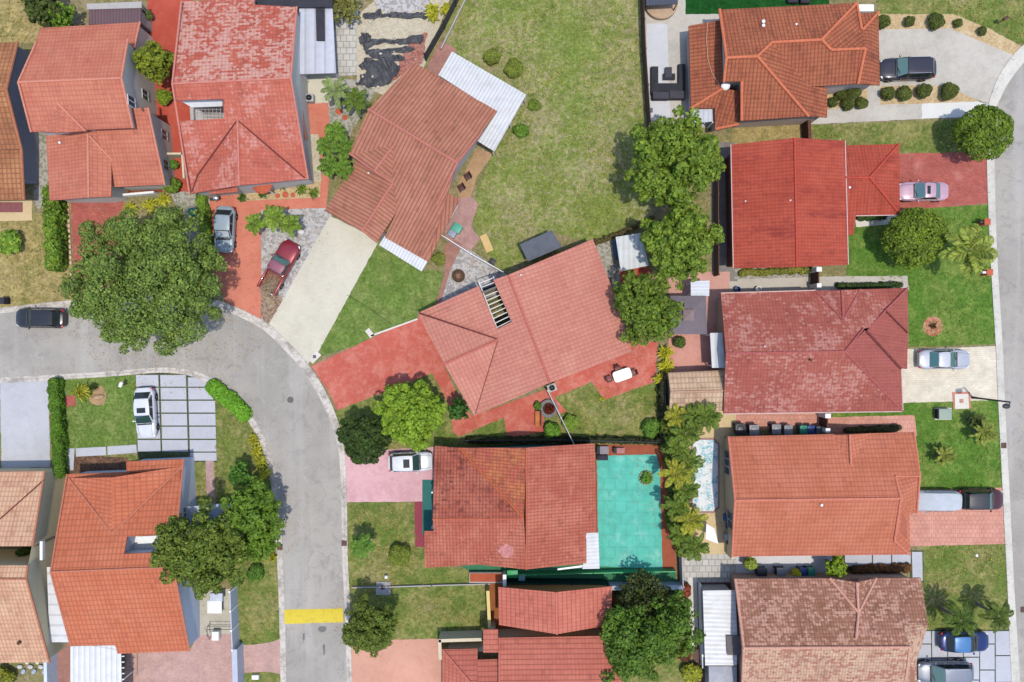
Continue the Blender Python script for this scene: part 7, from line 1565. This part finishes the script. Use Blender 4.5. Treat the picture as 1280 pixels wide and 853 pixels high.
# garden hose line across the front lawn, crown cable
a, b = P(434, 369), P(490, 406); hs = MB(); hs.path([a + Vector((0, 0, .03)), a.lerp(b, .5) + Vector((.1, .06, .03)), b + Vector((0, 0, .03))], [.022] * 3, 6); single(hs.build('garden_hose', M_black), 'thin dark hose lying across the green front lawn', 'hose')
ce = thing('concrete_edging', 'pale concrete edging step at the top of the red driveway', 'edging', tuple(P(490, 405))); el = MB()
for q, w in ((((459, 412), (466, 421)), .5), (((464, 420), (522, 399)), .16)): p, r_ = P(*q[0]), P(*q[1]); d = r_ - p; el.box(((p.x + r_.x) / 2, (p.y + r_.y) / 2, .07), (d.length, w, .14), math.atan2(d.y, d.x))
el.build('edge', C_white, ce)
mp_ = thing('meter_cover', 'small concrete meter cover at the kerb by the pale driveway', 'utility cover', tuple(P(393, 444))); MB().prism([P(x, y) for x, y in ((386, 449), (396, 439), (402, 444), (391, 455))], 0, .08).build('pad', C_white, mp_); bx('lid', 391, 444, 395, 448, .06, .1, M_slate, mp_, 0)
# brick rim and turf furniture at the top edge
tf = thing('lounge_set', 'dark lounge seats on the artificial turf at the top edge', 'seats', tuple(P(1000, 0))); bx('seat', 985, -6, 998, 3, .1, .5, M_dark, tf, .04); bx('seat', 1001, -6, 1013, 3.5, .1, .5, M_dark, tf, .04)
ww_ = thing('white_planter_box', 'white box beside the roof corner at the top right', 'box', tuple(P(1082, 11))); bx('body', 1072, 6, 1092, 14, 0, .5, M_white, ww_, .02); bx('rim', 1071.7, 5.7, 1092.3, 14.3, .5, .54, M_white, ww_, 0)

# loose tufts standing in the lawns: nobody could count them
def tufts(name, label, polys, dens, c1, c2, hgt=.10, rad=.16, gate=.5):
    Q = []
    for poly, k in polys:
        w = [P(*q) for q in poly]; xs = [q.x for q in w]; ys = [q.y for q in w]; ar = (max(xs) - min(xs)) * (max(ys) - min(ys)); m = int(ar * dens * k)
        X = RNG.uniform(min(xs), max(xs), m); Y = RNG.uniform(min(ys), max(ys), m); ins = np.zeros(m, bool); j = len(w) - 1
        for i in range(len(w)):
            c = ((w[i].y > Y) != (w[j].y > Y)) & (X < (w[j].x - w[i].x) * (Y - w[i].y) / (w[j].y - w[i].y + 1e-9) + w[i].x); ins ^= c; j = i
        f = .5 + .25 * np.sin(X * .9 + 1.3 * np.sin(Y * .7)) + .25 * np.sin(Y * 1.1 + 1.7 * np.sin(X * .5 + 2)); ins &= RNG.random(m) < f * 1.2
        X, Y = X[ins], Y[ins]; n = len(X)
        for r_ in range(4):
            a = RNG.uniform(0, 6.283, n); l = rad * RNG.uniform(.5, 1.3, n); d = np.stack([np.cos(a), np.sin(a), np.zeros(n)], 1); s_ = np.stack([-np.sin(a), np.cos(a), np.zeros(n)], 1) * (.028 * RNG.uniform(.6, 1.5, n))[:, None]
            o = np.stack([X, Y, np.full(n, .03)], 1) + RNG.normal(size=(n, 3)) * np.array([.04, .04, 0]); h_ = (hgt * RNG.uniform(.4, 1.2, n))[:, None]; up = np.array([0, 0, 1.0]) * h_
            Q.append(np.stack([o - s_, o + d * l[:, None] * .6 + up - s_, o + d * l[:, None] + up * .8, o + d * l[:, None] * .5 + up + s_], 1))
    o = quads_mesh(name, np.concatenate(Q), leaf(c1, c2, .2)); o['kind'] = 'stuff'; o['label'] = label; o['category'] = 'grass'
LOT = [(585, -20), (797, -20), (806, 160), (814, 262), (745, 300), (690, 286), (650, 300), (628, 338), (604, 308), (592, 270), (602, 228), (622, 190), (660, 120), (572, 64), (562, 52)]
tufts('grass', 'uneven olive grass growing over the vacant lot', [(LOT, 1.0)], 9, A(104, 116, 54), A(160, 160, 92), .09, .17)
tufts('grass', 'short lawn grass in the gardens round the houses', [([(472, 310), (524, 342), (552, 350), (543, 384), (470, 416), (398, 440)], 1), ([(1062, 350), (1134, 350), (1138, 430), (1244, 430), (1236, 260), (1128, 268)][::-1], 1), ([(1132, 508), (1250, 502), (1253, 608), (1152, 610), (1146, 545)], 1), ([(78, 474), (168, 471), (170, 555), (84, 560)], 1)], 8, A(86, 118, 48), A(132, 152, 78), .07, .12)
tufts('grass', 'patchy dry grass beside the road and driveways', [([(432, 632), (516, 630), (530, 712), (606, 732), (606, 786), (440, 798)], 1), ([(1155, 684), (1256, 682), (1262, 785), (1160, 787)], 1), ([(300, 735), (346, 728), (350, 798), (304, 804)], 1), ([(710, 505), (740, 485), (822, 482), (824, 545), (725, 548)], 1), ([(0, 282), (48, 282), (80, 340), (90, 372), (0, 382)], 1), ([(1100, 0), (1290, 0), (1282, 50), (1190, 16)], 1), ([(1016, 160), (1196, 153), (1194, 186), (1020, 172)], 1), ([(270, 520), (312, 530), (340, 600), (345, 640), (290, 570), (270, 575)], 1), ([(0, 0), (46, 0), (46, 50), (0, 52)], 1)], 8, A(104, 112, 56), A(172, 160, 100), .08, .14)

tufts('weeds', 'darker weed clumps in the vacant lot grass', [(LOT, 1.0)], .5, A(84, 112, 46), A(120, 140, 62), .16, .30)
def litter(spots):
    C = []
    for x, y, r, m in spots:
        c = P(x, y); a = RNG.uniform(0, 6.283, m); q = r * S * np.sqrt(RNG.random(m)) * 1.25
        C.append(np.stack([c.x + q * np.cos(a), c.y + q * np.sin(a), RNG.uniform(.045, .10, m)], 1))
    C = np.concatenate(C); N = RNG.normal(size=C.shape) * .25; N[:, 2] = 1
    o = quads_mesh('leaf_litter', leaf_quads(C, N, .055), leaf(A(120, 92, 56), A(186, 158, 104), 0.0)); o['kind'] = 'stuff'; o['label'] = 'fallen dry leaves scattered under the trees'; o['category'] = 'leaf litter'
litter([(215, 355, 110, 2600), (845, 225, 70, 700), (806, 392, 46, 400), (516, 518, 46, 300), (265, 680, 70, 700), (325, 650, 45, 400), (462, 775, 40, 300), (806, 800, 70, 500), (1138, 300, 44, 200), (570, 520, 30, 160), (350, 285, 50, 260), (425, 180, 50, 300), (860, 600, 60, 500)])
